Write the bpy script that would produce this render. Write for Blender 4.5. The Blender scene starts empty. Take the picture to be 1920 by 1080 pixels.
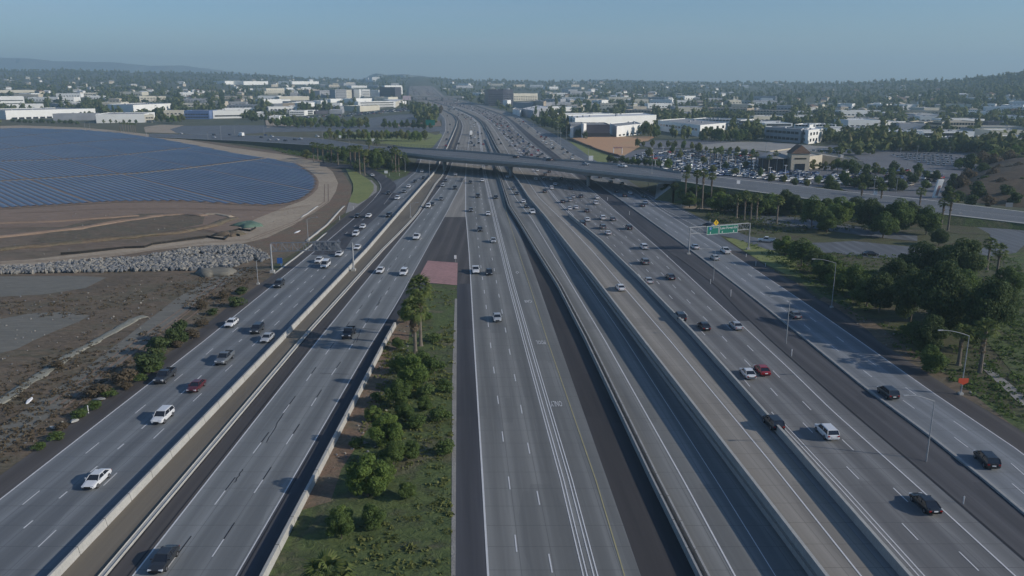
import bpy, math, random
import numpy as np
from mathutils import Vector, Matrix
from mathutils.geometry import tessellate_polygon

SC = bpy.context.scene
COL = SC.collection
rad = math.radians

# ------------------------------------------------------------------ camera
F_PX = 1500.0                       # focal length for a 1920 px wide frame
CAM_H = 52.0
PITCH = math.atan(383.0 / F_PX)     # camera looks this far below the horizon
CP, SP = math.cos(PITCH), math.sin(PITCH)
cam_data = bpy.data.cameras.new('drone_camera')
cam_data.sensor_width = 36.0
cam_data.lens = F_PX / 1920.0 * 36.0
cam_data.clip_start = 0.5
cam_data.clip_end = 40000
cam = bpy.data.objects.new('drone_camera', cam_data)
COL.objects.link(cam)
cam.location = (0, 0, CAM_H)
cam.rotation_euler = (math.pi / 2 - PITCH, 0, 0)
SC.camera = cam

# ------------------------------------------------------------------ light
SUN_EL = rad(23)
SUN_AZ = math.atan2(0.96, -0.27)    # clockwise from +Y
world = bpy.data.worlds.new('World')
SC.world = world
world.use_nodes = True
wn = world.node_tree
wn.nodes.clear()
w_out = wn.nodes.new('ShaderNodeOutputWorld')
w_bg = wn.nodes.new('ShaderNodeBackground')
w_sky = wn.nodes.new('ShaderNodeTexSky')
w_sky.sky_type = 'NISHITA'
w_sky.sun_disc = False
w_sky.sun_elevation = SUN_EL
w_sky.sun_rotation = SUN_AZ
w_sky.altitude = 100
w_sky.air_density = 1.0
w_sky.dust_density = 0.4
w_sky.ozone_density = 6.0
# thin high cloud streaks, part of the sky itself
w_tc = wn.nodes.new('ShaderNodeTexCoord')
w_map = wn.nodes.new('ShaderNodeMapping')
w_map.inputs['Scale'].default_value = (1.2, 3.0, 22.0)
w_map.inputs['Rotation'].default_value = (0, rad(3), 0)
w_noise = wn.nodes.new('ShaderNodeTexNoise')
w_noise.inputs['Scale'].default_value = 1.3
w_noise.inputs['Detail'].default_value = 5
w_ramp = wn.nodes.new('ShaderNodeValToRGB')
w_ramp.color_ramp.elements[0].position = 0.50
w_ramp.color_ramp.elements[0].color = (0, 0, 0, 1)
w_ramp.color_ramp.elements[1].position = 0.85
w_ramp.color_ramp.elements[1].color = (0.26, 0.26, 0.26, 1)
w_mix = wn.nodes.new('ShaderNodeMixRGB')
w_mix.inputs['Color2'].default_value = (4.6, 4.7, 5.4, 1)
wn.links.new(w_tc.outputs['Generated'], w_map.inputs['Vector'])
wn.links.new(w_map.outputs[0], w_noise.inputs['Vector'])
wn.links.new(w_noise.outputs['Fac'], w_ramp.inputs[0])
wn.links.new(w_ramp.outputs[0], w_mix.inputs['Fac'])
wn.links.new(w_sky.outputs[0], w_mix.inputs['Color1'])
wn.links.new(w_mix.outputs[0], w_bg.inputs[0])
w_bg.inputs[1].default_value = 0.086
wn.links.new(w_bg.outputs[0], w_out.inputs[0])

sun_data = bpy.data.lights.new('sun', 'SUN')
sun_data.energy = 3.2
sun_data.angle = rad(0.6)
sun_data.color = (1.0, 0.92, 0.81)
sun = bpy.data.objects.new('sun', sun_data)
COL.objects.link(sun)
sd = Vector((-math.sin(SUN_AZ) * math.cos(SUN_EL), -math.cos(SUN_AZ) * math.cos(SUN_EL), -math.sin(SUN_EL)))
sun.rotation_euler = sd.to_track_quat('-Z', 'Y').to_euler()
sun.location = (300, -80, 200)

SC.view_settings.view_transform = 'Standard'
SC.view_settings.look = 'None'
SC.view_settings.exposure = 0.33
SC.view_settings.gamma = 1
SC.view_settings.use_curve_mapping = False
SC.cycles.max_bounces = 5
SC.cycles.diffuse_bounces = 3
SC.cycles.glossy_bounces = 2
SC.cycles.transmission_bounces = 3
SC.cycles.transparent_max_bounces = 6
SC.cycles.volume_bounces = 0
SC.cycles.caustics_reflective = False
SC.cycles.caustics_refractive = False
SC.cycles.use_adaptive_sampling = True
SC.cycles.adaptive_threshold = 0.02
SC.cycles.use_denoising = True

rng = random.Random(11)
nrng = np.random.RandomState(5)

# ------------------------------------------------------------------ the lie of the land
SKY_PX = [-1500, -600, -300, 0, 200, 400, 480, 600, 690, 722, 760, 790, 830, 1000, 1130, 1400, 1600, 1700, 1780, 1830, 1870, 1920, 2100, 2600, 3400]
SKY_Y = [131, 129, 128, 129, 131, 136, 138, 145, 149, 141, 143, 140, 147, 151, 151, 154, 153, 150, 148, 143, 139, 134, 122, 122, 130]
RID_PX = [-1500, 0, 700, 1100, 1500, 1750, 1920, 3400]
RID_Y = [4200, 4400, 4600, 4300, 3800, 3000, 2500, 2400]

def ground_h(X, Y):
    X = np.asarray(X, float); Y = np.asarray(Y, float)
    Yc = np.maximum(Y, 1.0)
    px = 960 + F_PX / CP * X / np.maximum(Yc, 300)
    sky = np.interp(px, SKY_PX, SKY_Y)
    rr = np.interp(px, RID_PX, RID_Y)
    top = CAM_H + (157 - sky) * 0.000625 * rr - 8.0
    s = np.clip((Yc - 1100) / (rr - 1100), 0, 1)
    h = top * s ** 1.35
    over = np.clip((Yc - rr) / 3000, 0, 1)
    h = h * (1 - 0.8 * over * over * (3 - 2 * over))
    amp = np.clip((Yc - 1500) / 1500, 0, 1) * np.clip(np.abs(px - 800) / 150, 0, 1)
    h = h + amp * (3.0 * np.sin(X / 130.0 + 1.3) * np.sin(Yc / 170.0) + 2.0 * np.sin(X / 61.0) * np.cos(Yc / 83.0 + X / 200.0))
    return np.where(Y > 1100, h, 0.0)

def ray(px, py):
    dx = (px - 960) / F_PX; dy = (540 - py) / F_PX
    return dx, CP + dy * SP, -SP + dy * CP

def G(px, py, z=0.0):
    """Surveyed pixel of the photograph -> the point of the level z that it shows."""
    dx, dyy, dz = ray(px, py)
    if z == 0.0 and py < 236:
        a = GT(np.array([px], float), np.array([py], float))
        return Vector((a[0][0], a[1][0], a[2][0]))
    t = (z - CAM_H) / dz
    return Vector((dx * t, dyy * t, z))

TS = np.concatenate([np.linspace(300, 1100, 6), np.geomspace(1130, 12000, 150)])
def GT(px, py):
    """Vectorised: where the view rays meet the terrain."""
    dx, dy, dz = ray(px, py)
    X = dx[:, None] / dy[:, None] * TS; Y = np.broadcast_to(TS, X.shape); Z = CAM_H + dz[:, None] / dy[:, None] * TS
    d = Z - ground_h(X, Y)
    hit = d < 0
    i = np.argmax(hit, 1); ok = hit.any(1) & (i > 0)
    i = np.clip(i, 1, len(TS) - 1)
    r = np.arange(len(i))
    lo = TS[i - 1]; hi = TS[i]
    for _ in range(14):
        m = 0.5 * (lo + hi)
        dd = CAM_H + dz / dy * m - ground_h(dx / dy * m, m)
        lo = np.where(dd > 0, m, lo); hi = np.where(dd > 0, hi, m)
    m = np.where(ok, 0.5 * (lo + hi), np.nan)
    return dx / dy * m, m, ground_h(dx / dy * m, m)

def px_per_m(p):
    return F_PX / (p.y * CP + (CAM_H - p.z) * SP)

# ------------------------------------------------------------------ object helpers
def props(o, label=None, cat=None, group=None, kind=None):
    if label: o['label'] = label
    if cat: o['category'] = cat
    if group: o['group'] = group
    if kind: o['kind'] = kind
    return o

def link(name, me, parent=None, loc=None, rz=None):
    o = bpy.data.objects.new(name, me)
    COL.objects.link(o)
    if parent is not None: o.parent = parent
    if loc is not None: o.location = loc
    if rz is not None: o.rotation_euler = (0, 0, rz)
    return o

def empty(name, loc, rz=0.0):
    o = bpy.data.objects.new(name, None)
    o.empty_display_size = 0.5
    COL.objects.link(o)
    o.location = loc
    o.rotation_euler = (0, 0, rz)
    return o

def mesh(name, verts, faces, mats=None, fm=None, smooth=False, uv=None):
    me = bpy.data.meshes.new(name)
    me.from_pydata([tuple(v) for v in verts], [], faces)
    for m in (mats if isinstance(mats, (list, tuple)) else [mats] if mats else []):
        me.materials.append(m)
    if fm is not None:
        me.polygons.foreach_set('material_index', fm)
    if smooth:
        me.polygons.foreach_set('use_smooth', [True] * len(me.polygons))
    if uv is not None:
        l = me.uv_layers.new(name='UVMap')
        vi = np.empty(len(me.loops), int); me.loops.foreach_get('vertex_index', vi)
        l.data.foreach_set('uv', np.asarray(uv, float)[vi].ravel())
    me.update()
    return me

def mesh_np(name, V, Fq, mat, fm=None):
    """quads from numpy arrays"""
    me = bpy.data.meshes.new(name)
    n = len(Fq); k = Fq.shape[1]
    me.vertices.add(len(V)); me.vertices.foreach_set('co', V.astype(np.float32).ravel())
    me.loops.add(n * k); me.loops.foreach_set('vertex_index', Fq.astype(np.int32).ravel())
    me.polygons.add(n); me.polygons.foreach_set('loop_start', np.arange(0, n * k, k, dtype=np.int32))
    for m in (mat if isinstance(mat, (list, tuple)) else [mat]): me.materials.append(m)
    if fm is not None: me.polygons.foreach_set('material_index', np.asarray(fm, np.int32))
    me.update(calc_edges=True)
    me.validate()
    return me

class MB:
    """collects simple solids for one mesh"""
    def __init__(s): s.v = []; s.f = []; s.m = []
    def add(s, vs, fs, mi=0):
        b = len(s.v); s.v += [tuple(v) for v in vs]; s.f += [tuple(b + i for i in f) for f in fs]; s.m += [mi] * len(fs)
        return s
    def box(s, c, d, mi=0, rz=0.0):
        x, y, z = d[0] / 2, d[1] / 2, d[2] / 2
        ca, sa = math.cos(rz), math.sin(rz)
        vs = []
        for sx, sy, sz in ((-1,-1,-1),(1,-1,-1),(1,1,-1),(-1,1,-1),(-1,-1,1),(1,-1,1),(1,1,1),(-1,1,1)):
            a, b = sx * x, sy * y
            vs.append((c[0] + a * ca - b * sa, c[1] + a * sa + b * ca, c[2] + sz * z))
        return s.add(vs, [(0,3,2,1),(4,5,6,7),(0,1,5,4),(1,2,6,5),(2,3,7,6),(3,0,4,7)], mi)
    def tube(s, a, b, r0, r1=None, n=8, mi=0):
        a = Vector(a); b = Vector(b); r1 = r0 if r1 is None else r1
        w = (b - a).normalized(); u = w.orthogonal().normalized(); v = w.cross(u)
        vs = []
        for p, r in ((a, r0), (b, r1)):
            for i in range(n):
                t = 2 * math.pi * i / n
                vs.append(p + u * math.cos(t) * r + v * math.sin(t) * r)
        fs = [(i, (i + 1) % n, n + (i + 1) % n, n + i) for i in range(n)] + [tuple(range(n - 1, -1, -1)), tuple(range(n, 2 * n))]
        return s.add(vs, fs, mi)
    def loft(s, secs, mi=0, cap=True):
        n = len(secs[0]); vs = [v for sec in secs for v in sec]; fs = []
        for k in range(len(secs) - 1):
            for i in range(n):
                j = (i + 1) % n
                fs.append((k * n + i, k * n + j, (k + 1) * n + j, (k + 1) * n + i))
        if cap:
            fs.append(tuple(range(n - 1, -1, -1))); fs.append(tuple(range((len(secs) - 1) * n, len(secs) * n)))
        return s.add(vs, fs, mi)
    def mesh(s, name, mats, smooth=False): return mesh(name, s.v, s.f, mats, s.m, smooth)
    def build(s, name, mats, parent=None, loc=None, rz=None, smooth=False):
        return link(name, s.mesh(name, mats, smooth), parent, loc, rz)

FROM = ['first', 'second', 'third', 'fourth', 'fifth', 'sixth', 'seventh', 'eighth', 'ninth', 'tenth', 'eleventh', 'twelfth', 'thirteenth', 'fourteenth', 'fifteenth', 'sixteenth', 'seventeenth', 'eighteenth', 'nineteenth', 'twentieth', 'twenty-first', 'twenty-second', 'twenty-third', 'twenty-fourth', 'twenty-fifth', 'twenty-sixth']
# ------------------------------------------------------------------ materials
MATS = {}
KA = 1.32
def up(c): return tuple(min(0.86, v * (KA if max(c) < 0.45 else 1.05)) for v in c)
def new_mat(name):
    m = bpy.data.materials.new(name); m.use_nodes = True
    nt = m.node_tree; b = nt.nodes['Principled BSDF']
    MATS[name] = m
    return m, nt, b

def rgb(c): return (c[0], c[1], c[2], 1)

def plain(name, col, rough=0.7, metal=0.0, spec=0.3, coat=0.0):
    m, nt, b = new_mat(name)
    b.inputs['Base Color'].default_value = rgb(col)
    b.inputs['Roughness'].default_value = rough
    b.inputs['Metallic'].default_value = metal
    b.inputs['Specular IOR Level'].default_value = spec
    b.inputs['Coat Weight'].default_value = coat
    return m

def noisy(name, cols, scale=1.0, detail=6, rough=0.85, space='Object', stretch=(1, 1, 1), pos=None, second=None, bump=0.0, spec=0.25, mix2=0.5, distort=0.0):
    """colour from noise: cols spread over a ramp; second = (cols, scale) is a finer or coarser noise mixed in by mix2"""
    m, nt, b = new_mat(name)
    cols = [up(c) for c in cols]
    if second: second = ([up(c) for c in second[0]],) + tuple(second[1:])
    b.inputs['Roughness'].default_value = rough
    b.inputs['Specular IOR Level'].default_value = spec
    tc = nt.nodes.new('ShaderNodeTexCoord'); mp = nt.nodes.new('ShaderNodeMapping')
    mp.inputs['Scale'].default_value = stretch
    nt.links.new(tc.outputs[space], mp.inputs[0])
    def ramp_noise(cols, scale, pos):
        n = nt.nodes.new('ShaderNodeTexNoise'); n.inputs['Scale'].default_value = scale; n.inputs['Detail'].default_value = detail
        n.inputs['Roughness'].default_value = 0.62; n.inputs['Distortion'].default_value = distort
        nt.links.new(mp.outputs[0], n.inputs['Vector'])
        r = nt.nodes.new('ShaderNodeValToRGB')
        k = len(cols); ps = pos or [0.32 + 0.36 * i / max(1, k - 1) for i in range(k)]
        while len(r.color_ramp.elements) < k: r.color_ramp.elements.new(0.5)
        for e, p, c in zip(r.color_ramp.elements, ps, cols): e.position = p; e.color = rgb(c)
        nt.links.new(n.outputs['Fac'], r.inputs[0])
        return n, r
    n1, r1 = ramp_noise(cols, scale, pos)
    out = r1.outputs[0]; fine = n1
    if second:
        n2, r2 = ramp_noise(second[0], second[1], None)
        mx = nt.nodes.new('ShaderNodeMixRGB'); mx.blend_type = second[2] if len(second) > 2 else 'MIX'
        mx.inputs['Fac'].default_value = mix2
        nt.links.new(out, mx.inputs['Color1']); nt.links.new(r2.outputs[0], mx.inputs['Color2'])
        out = mx.outputs[0]; fine = n2
    nt.links.new(out, b.inputs['Base Color'])
    if bump:
        bp = nt.nodes.new('ShaderNodeBump'); bp.inputs['Strength'].default_value = bump; bp.inputs['Distance'].default_value = 0.3
        nt.links.new(fine.outputs['Fac'], bp.inputs['Height']); nt.links.new(bp.outputs[0], b.inputs['Normal'])
    return m

def road_mat(name, base, dark, worn=0.5, lane=3.65, joints=True, patch=0.8):
    worn *= 1.35
    """UV: u metres across, v metres along. Worn wheel paths and oil strip per lane, slab joints, patches."""
    m, nt, b = new_mat(name)
    base, dark = up(base), up(dark)
    N = nt.nodes.new; L = nt.links.new
    b.inputs['Roughness'].default_value = 0.8; b.inputs['Specular IOR Level'].default_value = 0.25
    uv = N('ShaderNodeUVMap'); uv.uv_map = 'UVMap'
    sep = N('ShaderNodeSeparateXYZ'); L(uv.outputs[0], sep.inputs[0])
    def noise(sx, sy, detail=4, rough=0.6):
        mp = N('ShaderNodeMapping'); mp.inputs['Scale'].default_value = (sx, sy, 1); L(uv.outputs[0], mp.inputs[0])
        n = N('ShaderNodeTexNoise'); n.inputs['Scale'].default_value = 1; n.inputs['Detail'].default_value = detail; n.inputs['Roughness'].default_value = rough
        L(mp.outputs[0], n.inputs['Vector']); return n.outputs['Fac']
    def math_(op, a, bb=None, clamp=False):
        n = N('ShaderNodeMath'); n.operation = op; n.use_clamp = clamp
        for i, v in enumerate((a, bb)):
            if v is None: continue
            if isinstance(v, (int, float)): n.inputs[i].default_value = v
            else: L(v, n.inputs[i])
        return n.outputs[0]
    def mixc(f, c1, c2, blend='MIX'):
        n = N('ShaderNodeMixRGB'); n.blend_type = blend
        if isinstance(f, (int, float)): n.inputs[0].default_value = f
        else: L(f, n.inputs[0])
        for i, c in ((1, c1), (2, c2)):
            if isinstance(c, tuple): n.inputs[i].default_value = rgb(c)
            else: L(c, n.inputs[i])
        return n.outputs[0]
    # broad mottling stretched along the road
    c = mixc(math_('MULTIPLY', math_('SUBTRACT', noise(0.35, 0.012, 5), 0.42, True), 5.0 * patch, True), base, dark)
    # oil strip in each lane's middle and long streaks
    ph = math_('MULTIPLY', sep.outputs[0], 2 * math.pi / lane)
    osc = math_('MULTIPLY', math_('ADD', math_('MULTIPLY', math_('COSINE', ph), -0.5), 0.5), noise(0.12, 0.01, 3))
    c = mixc(math_('MULTIPLY', osc, min(1, worn * 1.6)), c, tuple(v * 0.5 for v in dark))
    ty = math_('MULTIPLY', math_('POWER', math_('ABSOLUTE', math_('SINE', math_('MULTIPLY', sep.outputs[0], 2 * math.pi / lane))), 6), math_('MULTIPLY', math_('SUBTRACT', noise(0.2, 0.006, 3), 0.35, True), 2.2, True))
    c = mixc(math_('MULTIPLY', ty, worn * 0.9), c, tuple(v * 0.7 for v in dark))
    c = mixc(math_('MULTIPLY', math_('SUBTRACT', noise(1.6, 0.02, 4), 0.5, True), 1.1, True), c, tuple(min(1, v * 1.35) for v in base))
    # fine grain
    c = mixc(math_('MULTIPLY', math_('SUBTRACT', noise(3.1, 2.3, 6, 0.7), 0.5, True), 0.9, True), c, tuple(v * 0.7 for v in base))
    # odd slabs and patches of a different age
    vo = N('ShaderNodeTexVoronoi'); vo.feature = 'F1'; vo.distance = 'CHEBYCHEV'; vo.inputs['Scale'].default_value = 1
    mp = N('ShaderNodeMapping'); mp.inputs['Scale'].default_value = (1 / lane, 0.045, 1); L(uv.outputs[0], mp.inputs[0]); L(mp.outputs[0], vo.inputs['Vector'])
    sp = N('ShaderNodeSeparateColor'); L(vo.outputs['Color'], sp.inputs[0])
    c = mixc(math_('MULTIPLY', math_('SUBTRACT', sp.outputs[0], 0.5, True), 0.9 * patch, True), c, tuple(v * 0.75 for v in dark))
    if joints:
        fr = math_('FRACT', math_('DIVIDE', sep.outputs[1], 4.6))
        jl = math_('LESS_THAN', fr, 0.022)
        fr2 = math_('FRACT', math_('DIVIDE', sep.outputs[0], lane))
        jl = math_('MAXIMUM', jl, math_('LESS_THAN', fr2, 0.02))
        c = mixc(math_('MULTIPLY', jl, 0.55), c, tuple(v * 0.5 for v in dark))
    L(c, b.inputs['Base Color'])
    return m

M = {}
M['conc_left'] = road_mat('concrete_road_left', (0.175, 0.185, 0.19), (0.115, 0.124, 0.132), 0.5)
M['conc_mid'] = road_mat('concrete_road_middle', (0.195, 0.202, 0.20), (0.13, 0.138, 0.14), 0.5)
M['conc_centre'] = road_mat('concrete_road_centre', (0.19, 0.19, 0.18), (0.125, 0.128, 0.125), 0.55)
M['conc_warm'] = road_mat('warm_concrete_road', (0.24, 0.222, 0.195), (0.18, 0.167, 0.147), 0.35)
M['conc_right'] = road_mat('concrete_road_right', (0.182, 0.182, 0.178), (0.115, 0.114, 0.115), 0.55)
M['conc_outer'] = road_mat('concrete_road_outer', (0.195, 0.205, 0.215), (0.14, 0.15, 0.158), 0.4)
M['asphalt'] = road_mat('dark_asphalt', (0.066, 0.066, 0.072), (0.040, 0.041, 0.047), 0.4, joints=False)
M['asphalt_brown'] = road_mat('brownish_asphalt', (0.086, 0.078, 0.074), (0.055, 0.051, 0.051), 0.4, joints=False)
M['asphalt_grey'] = road_mat('grey_asphalt', (0.125, 0.135, 0.145), (0.09, 0.097, 0.105), 0.3, joints=False)
M['asphalt_black'] = road_mat('fresh_black_asphalt', (0.050, 0.046, 0.045), (0.033, 0.031, 0.032), 0.2, joints=False)
M['tan_gore'] = road_mat('tan_gore_concrete', (0.15, 0.13, 0.10), (0.115, 0.10, 0.08), 0.1, joints=False)
M['barrier'] = noisy('barrier_concrete', [(0.20, 0.20, 0.195), (0.29, 0.285, 0.27)], 0.6, second=([(0.20, 0.20, 0.195), (0.32, 0.31, 0.29)], 6.0), stretch=(1, 1, 0.3))
M['barrier_light'] = noisy('light_barrier_concrete', [(0.25, 0.25, 0.235), (0.36, 0.355, 0.33)], 0.5, second=([(0.23, 0.23, 0.22), (0.38, 0.37, 0.34)], 5.0))
M['paint'] = noisy('white_road_paint', [(0.42, 0.42, 0.42), (0.68, 0.68, 0.67)], 0.8, second=([(0.4, 0.4, 0.4), (0.7, 0.7, 0.7)], 9.0))
M['paint_faint'] = noisy('worn_road_paint', [(0.24, 0.24, 0.23), (0.36, 0.36, 0.34)], 0.8)
M['paint_yellow'] = noisy('faded_yellow_paint', [(0.24, 0.22, 0.13), (0.34, 0.30, 0.16)], 0.8)
M['ground'] = noisy('dry_ground', [(0.045, 0.05, 0.028), (0.10, 0.09, 0.055), (0.07, 0.075, 0.04), (0.15, 0.13, 0.09)], 0.02, second=([(0.05, 0.055, 0.03), (0.12, 0.105, 0.07)], 0.3), bump=0.3)
M['far_ground'] = noisy('far_ground', [(0.055, 0.065, 0.032), (0.085, 0.09, 0.05), (0.16, 0.145, 0.11)], 0.012, pos=[0.3, 0.55, 0.72], second=([(0.03, 0.04, 0.02), (0.10, 0.10, 0.075)], 0.07))
M['earth'] = noisy('brown_earth', [(0.10, 0.068, 0.046), (0.165, 0.115, 0.078), (0.12, 0.095, 0.06), (0.19, 0.13, 0.085)], 0.035, second=([(0.045, 0.04, 0.03), (0.20, 0.155, 0.115)], 0.4), stretch=(0.5, 1.6, 1), bump=0.5, distort=1.2)
M['earth_low'] = noisy('scrubby_earth', [(0.085, 0.064, 0.043), (0.14, 0.096, 0.062), (0.095, 0.084, 0.052), (0.17, 0.118, 0.075)], 0.06, second=([(0.03, 0.032, 0.022), (0.175, 0.14, 0.10)], 0.5), stretch=(0.8, 1.3, 1), bump=0.9, distort=1.5)
M['dirt_road'] = noisy('tan_dirt_road', [(0.25, 0.20, 0.145), (0.36, 0.295, 0.215)], 0.05, second=([(0.18, 0.14, 0.10), (0.36, 0.295, 0.215)], 0.6), stretch=(1, 1, 1), bump=0.3, distort=0.8)
M['dirt_dark'] = noisy('graded_brown_dirt', [(0.16, 0.108, 0.076), (0.23, 0.16, 0.112)], 0.04, second=([(0.10, 0.078, 0.06), (0.235, 0.175, 0.13)], 0.5), stretch=(0.4, 1.5, 1), bump=0.3, distort=1)
M['red_earth'] = noisy('red_earth', [(0.11, 0.085, 0.060), (0.17, 0.10, 0.066), (0.12, 0.105, 0.07), (0.16, 0.13, 0.09)], 0.09, second=([(0.06, 0.055, 0.036), (0.21, 0.145, 0.10)], 0.9), bump=0.6, distort=1.4)
M['orange_dirt'] = noisy('orange_graded_dirt', [(0.42, 0.22, 0.105), (0.52, 0.30, 0.165), (0.36, 0.27, 0.13)], 0.02, second=([(0.36, 0.21, 0.11), (0.52, 0.32, 0.18)], 0.3))
M['grey_silt'] = noisy('grey_silt', [(0.115, 0.11, 0.092), (0.165, 0.155, 0.13)], 0.12, second=([(0.08, 0.08, 0.07), (0.18, 0.168, 0.14)], 0.9), stretch=(0.3, 1.6, 1), bump=0.4, distort=1)
M['ditch'] = noisy('pale_ditch_concrete', [(0.17, 0.165, 0.135), (0.26, 0.25, 0.20)], 0.3, second=([(0.13, 0.13, 0.10), (0.25, 0.24, 0.2)], 1.5), bump=0.5)
M['grass'] = noisy('green_grass', [(0.035, 0.058, 0.02), (0.085, 0.115, 0.035), (0.055, 0.065, 0.03), (0.15, 0.12, 0.085)], 0.09, second=([(0.018, 0.03, 0.012), (0.11, 0.13, 0.05)], 0.8), bump=1.0, distort=1.5, pos=[0.3, 0.46, 0.54, 0.66])
M['grass_dry'] = noisy('dry_verge_grass', [(0.045, 0.045, 0.026), (0.078, 0.09, 0.034), (0.065, 0.056, 0.036), (0.12, 0.10, 0.07)], 0.05, second=([(0.032, 0.038, 0.02), (0.10, 0.095, 0.05)], 0.7), stretch=(0.6, 1.4, 1), bump=0.9, distort=1.6)
M['grass_olive'] = noisy('olive_grass', [(0.11, 0.14, 0.04), (0.19, 0.20, 0.07), (0.14, 0.155, 0.05)], 0.05, second=([(0.08, 0.11, 0.03), (0.19, 0.20, 0.08)], 0.6))
M['gravel'] = noisy('pale_gravel', [(0.17, 0.16, 0.145), (0.27, 0.255, 0.23)], 0.3, second=([(0.13, 0.125, 0.115), (0.30, 0.28, 0.26)], 3.0), bump=0.5)
M['pink_paving'] = noisy('pink_paving', [(0.25, 0.145, 0.135), (0.36, 0.205, 0.19)], 0.12, second=([(0.17, 0.11, 0.105), (0.36, 0.21, 0.195)], 0.9))
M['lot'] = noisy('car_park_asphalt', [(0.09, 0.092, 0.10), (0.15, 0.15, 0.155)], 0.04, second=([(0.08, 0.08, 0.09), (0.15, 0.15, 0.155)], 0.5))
M['lot_pale'] = noisy('pale_yard', [(0.19, 0.18, 0.165), (0.30, 0.285, 0.26)], 0.04, second=([(0.14, 0.14, 0.12), (0.3, 0.29, 0.27)], 0.4))
M['hill_brown'] = noisy('brown_hillside', [(0.060, 0.044, 0.030), (0.10, 0.072, 0.046), (0.052, 0.054, 0.03)], 0.05, second=([(0.035, 0.035, 0.02), (0.12, 0.085, 0.055)], 0.6), bump=0.8)
M['sheet_blue'] = None
M['steel'] = noisy('galvanised_steel', [(0.20, 0.21, 0.22), (0.28, 0.29, 0.30)], 1.2, rough=0.5)
M['steel_dark'] = plain('dark_weathered_steel', (0.12, 0.13, 0.15), 0.6)
M['white'] = noisy('white_painted_wall', [(0.74, 0.74, 0.70), (0.84, 0.84, 0.79)], 0.06)
M['cream'] = noisy('cream_wall', [(0.50, 0.47, 0.38), (0.60, 0.57, 0.47)], 0.06)
M['beige'] = noisy('beige_wall', [(0.34, 0.30, 0.235), (0.42, 0.38, 0.30)], 0.06)
M['tan_wall'] = noisy('tan_wall', [(0.26, 0.215, 0.16), (0.34, 0.285, 0.215)], 0.06)
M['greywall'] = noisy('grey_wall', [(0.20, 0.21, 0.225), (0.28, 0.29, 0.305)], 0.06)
M['darkwall'] = noisy('dark_wall', [(0.035, 0.035, 0.05), (0.06, 0.06, 0.075)], 0.06, rough=0.4)
M['bluewall'] = noisy('blue_wall', [(0.06, 0.10, 0.21), (0.09, 0.14, 0.27)], 0.06, rough=0.35)
M['roof_white'] = noisy('white_flat_roof', [(0.55, 0.55, 0.54), (0.72, 0.72, 0.70)], 0.05)
M['roof_grey'] = noisy('grey_flat_roof', [(0.19, 0.19, 0.19), (0.30, 0.30, 0.295)], 0.05)
M['roof_tan'] = noisy('tan_flat_roof', [(0.30, 0.27, 0.22), (0.40, 0.36, 0.30)], 0.05)
M['roof_brown'] = noisy('brown_tiled_roof', [(0.10, 0.065, 0.05), (0.17, 0.11, 0.08)], 0.4)
M['glass_dark'] = plain('dark_window_glass', (0.02, 0.025, 0.035), 0.12, 0, 0.6)
M['rubber'] = plain('black_rubber', (0.018, 0.018, 0.02), 0.85)
M['rim'] = plain('alloy_rim', (0.35, 0.35, 0.36), 0.35, 0.8)
M['lamp_clear'] = plain('headlamp_glass', (0.72, 0.74, 0.76), 0.1, 0, 0.7)
M['lamp_red'] = plain('tail_lamp_red', (0.30, 0.012, 0.012), 0.25, 0, 0.5)
M['trunk'] = noisy('grey_brown_bark', [(0.075, 0.06, 0.045), (0.15, 0.125, 0.10)], 1.5, stretch=(1, 1, 0.25), bump=0.6)
M['palm_trunk'] = noisy('pale_palm_bark', [(0.10, 0.085, 0.068), (0.17, 0.145, 0.118)], 2.0, stretch=(0.4, 0.4, 3), bump=0.6)
M['rock_a'] = noisy('pale_rock', [(0.14, 0.132, 0.118), (0.235, 0.225, 0.20)], 0.8, bump=0.6)
M['rock_b'] = noisy('grey_rock', [(0.085, 0.09, 0.098), (0.15, 0.155, 0.16)], 0.8, bump=0.6)
M['sign_green'] = plain('green_sign_sheet', (0.012, 0.155, 0.115), 0.45)
M['sign_white'] = plain('white_sign_sheet', (0.75, 0.75, 0.75), 0.5)
M['sign_yellow'] = plain('yellow_sign_sheet', (0.70, 0.45, 0.02), 0.5)
M['sign_red'] = plain('orange_red_sign_sheet', (0.62, 0.10, 0.05), 0.5)
M['sign_black'] = plain('black_sign_print', (0.02, 0.02, 0.02), 0.6)
M['sign_blue'] = plain('blue_sign_sheet', (0.04, 0.13, 0.38), 0.5)
M['sign_back'] = plain('sign_back_aluminium', (0.19, 0.21, 0.24), 0.45, 0.2)
M['silt'] = plain('black_silt_fabric', (0.022, 0.02, 0.018), 0.8)
M['tarp'] = noisy('green_tarpaulin', [(0.07, 0.115, 0.085), (0.11, 0.165, 0.125)], 0.5)

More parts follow.
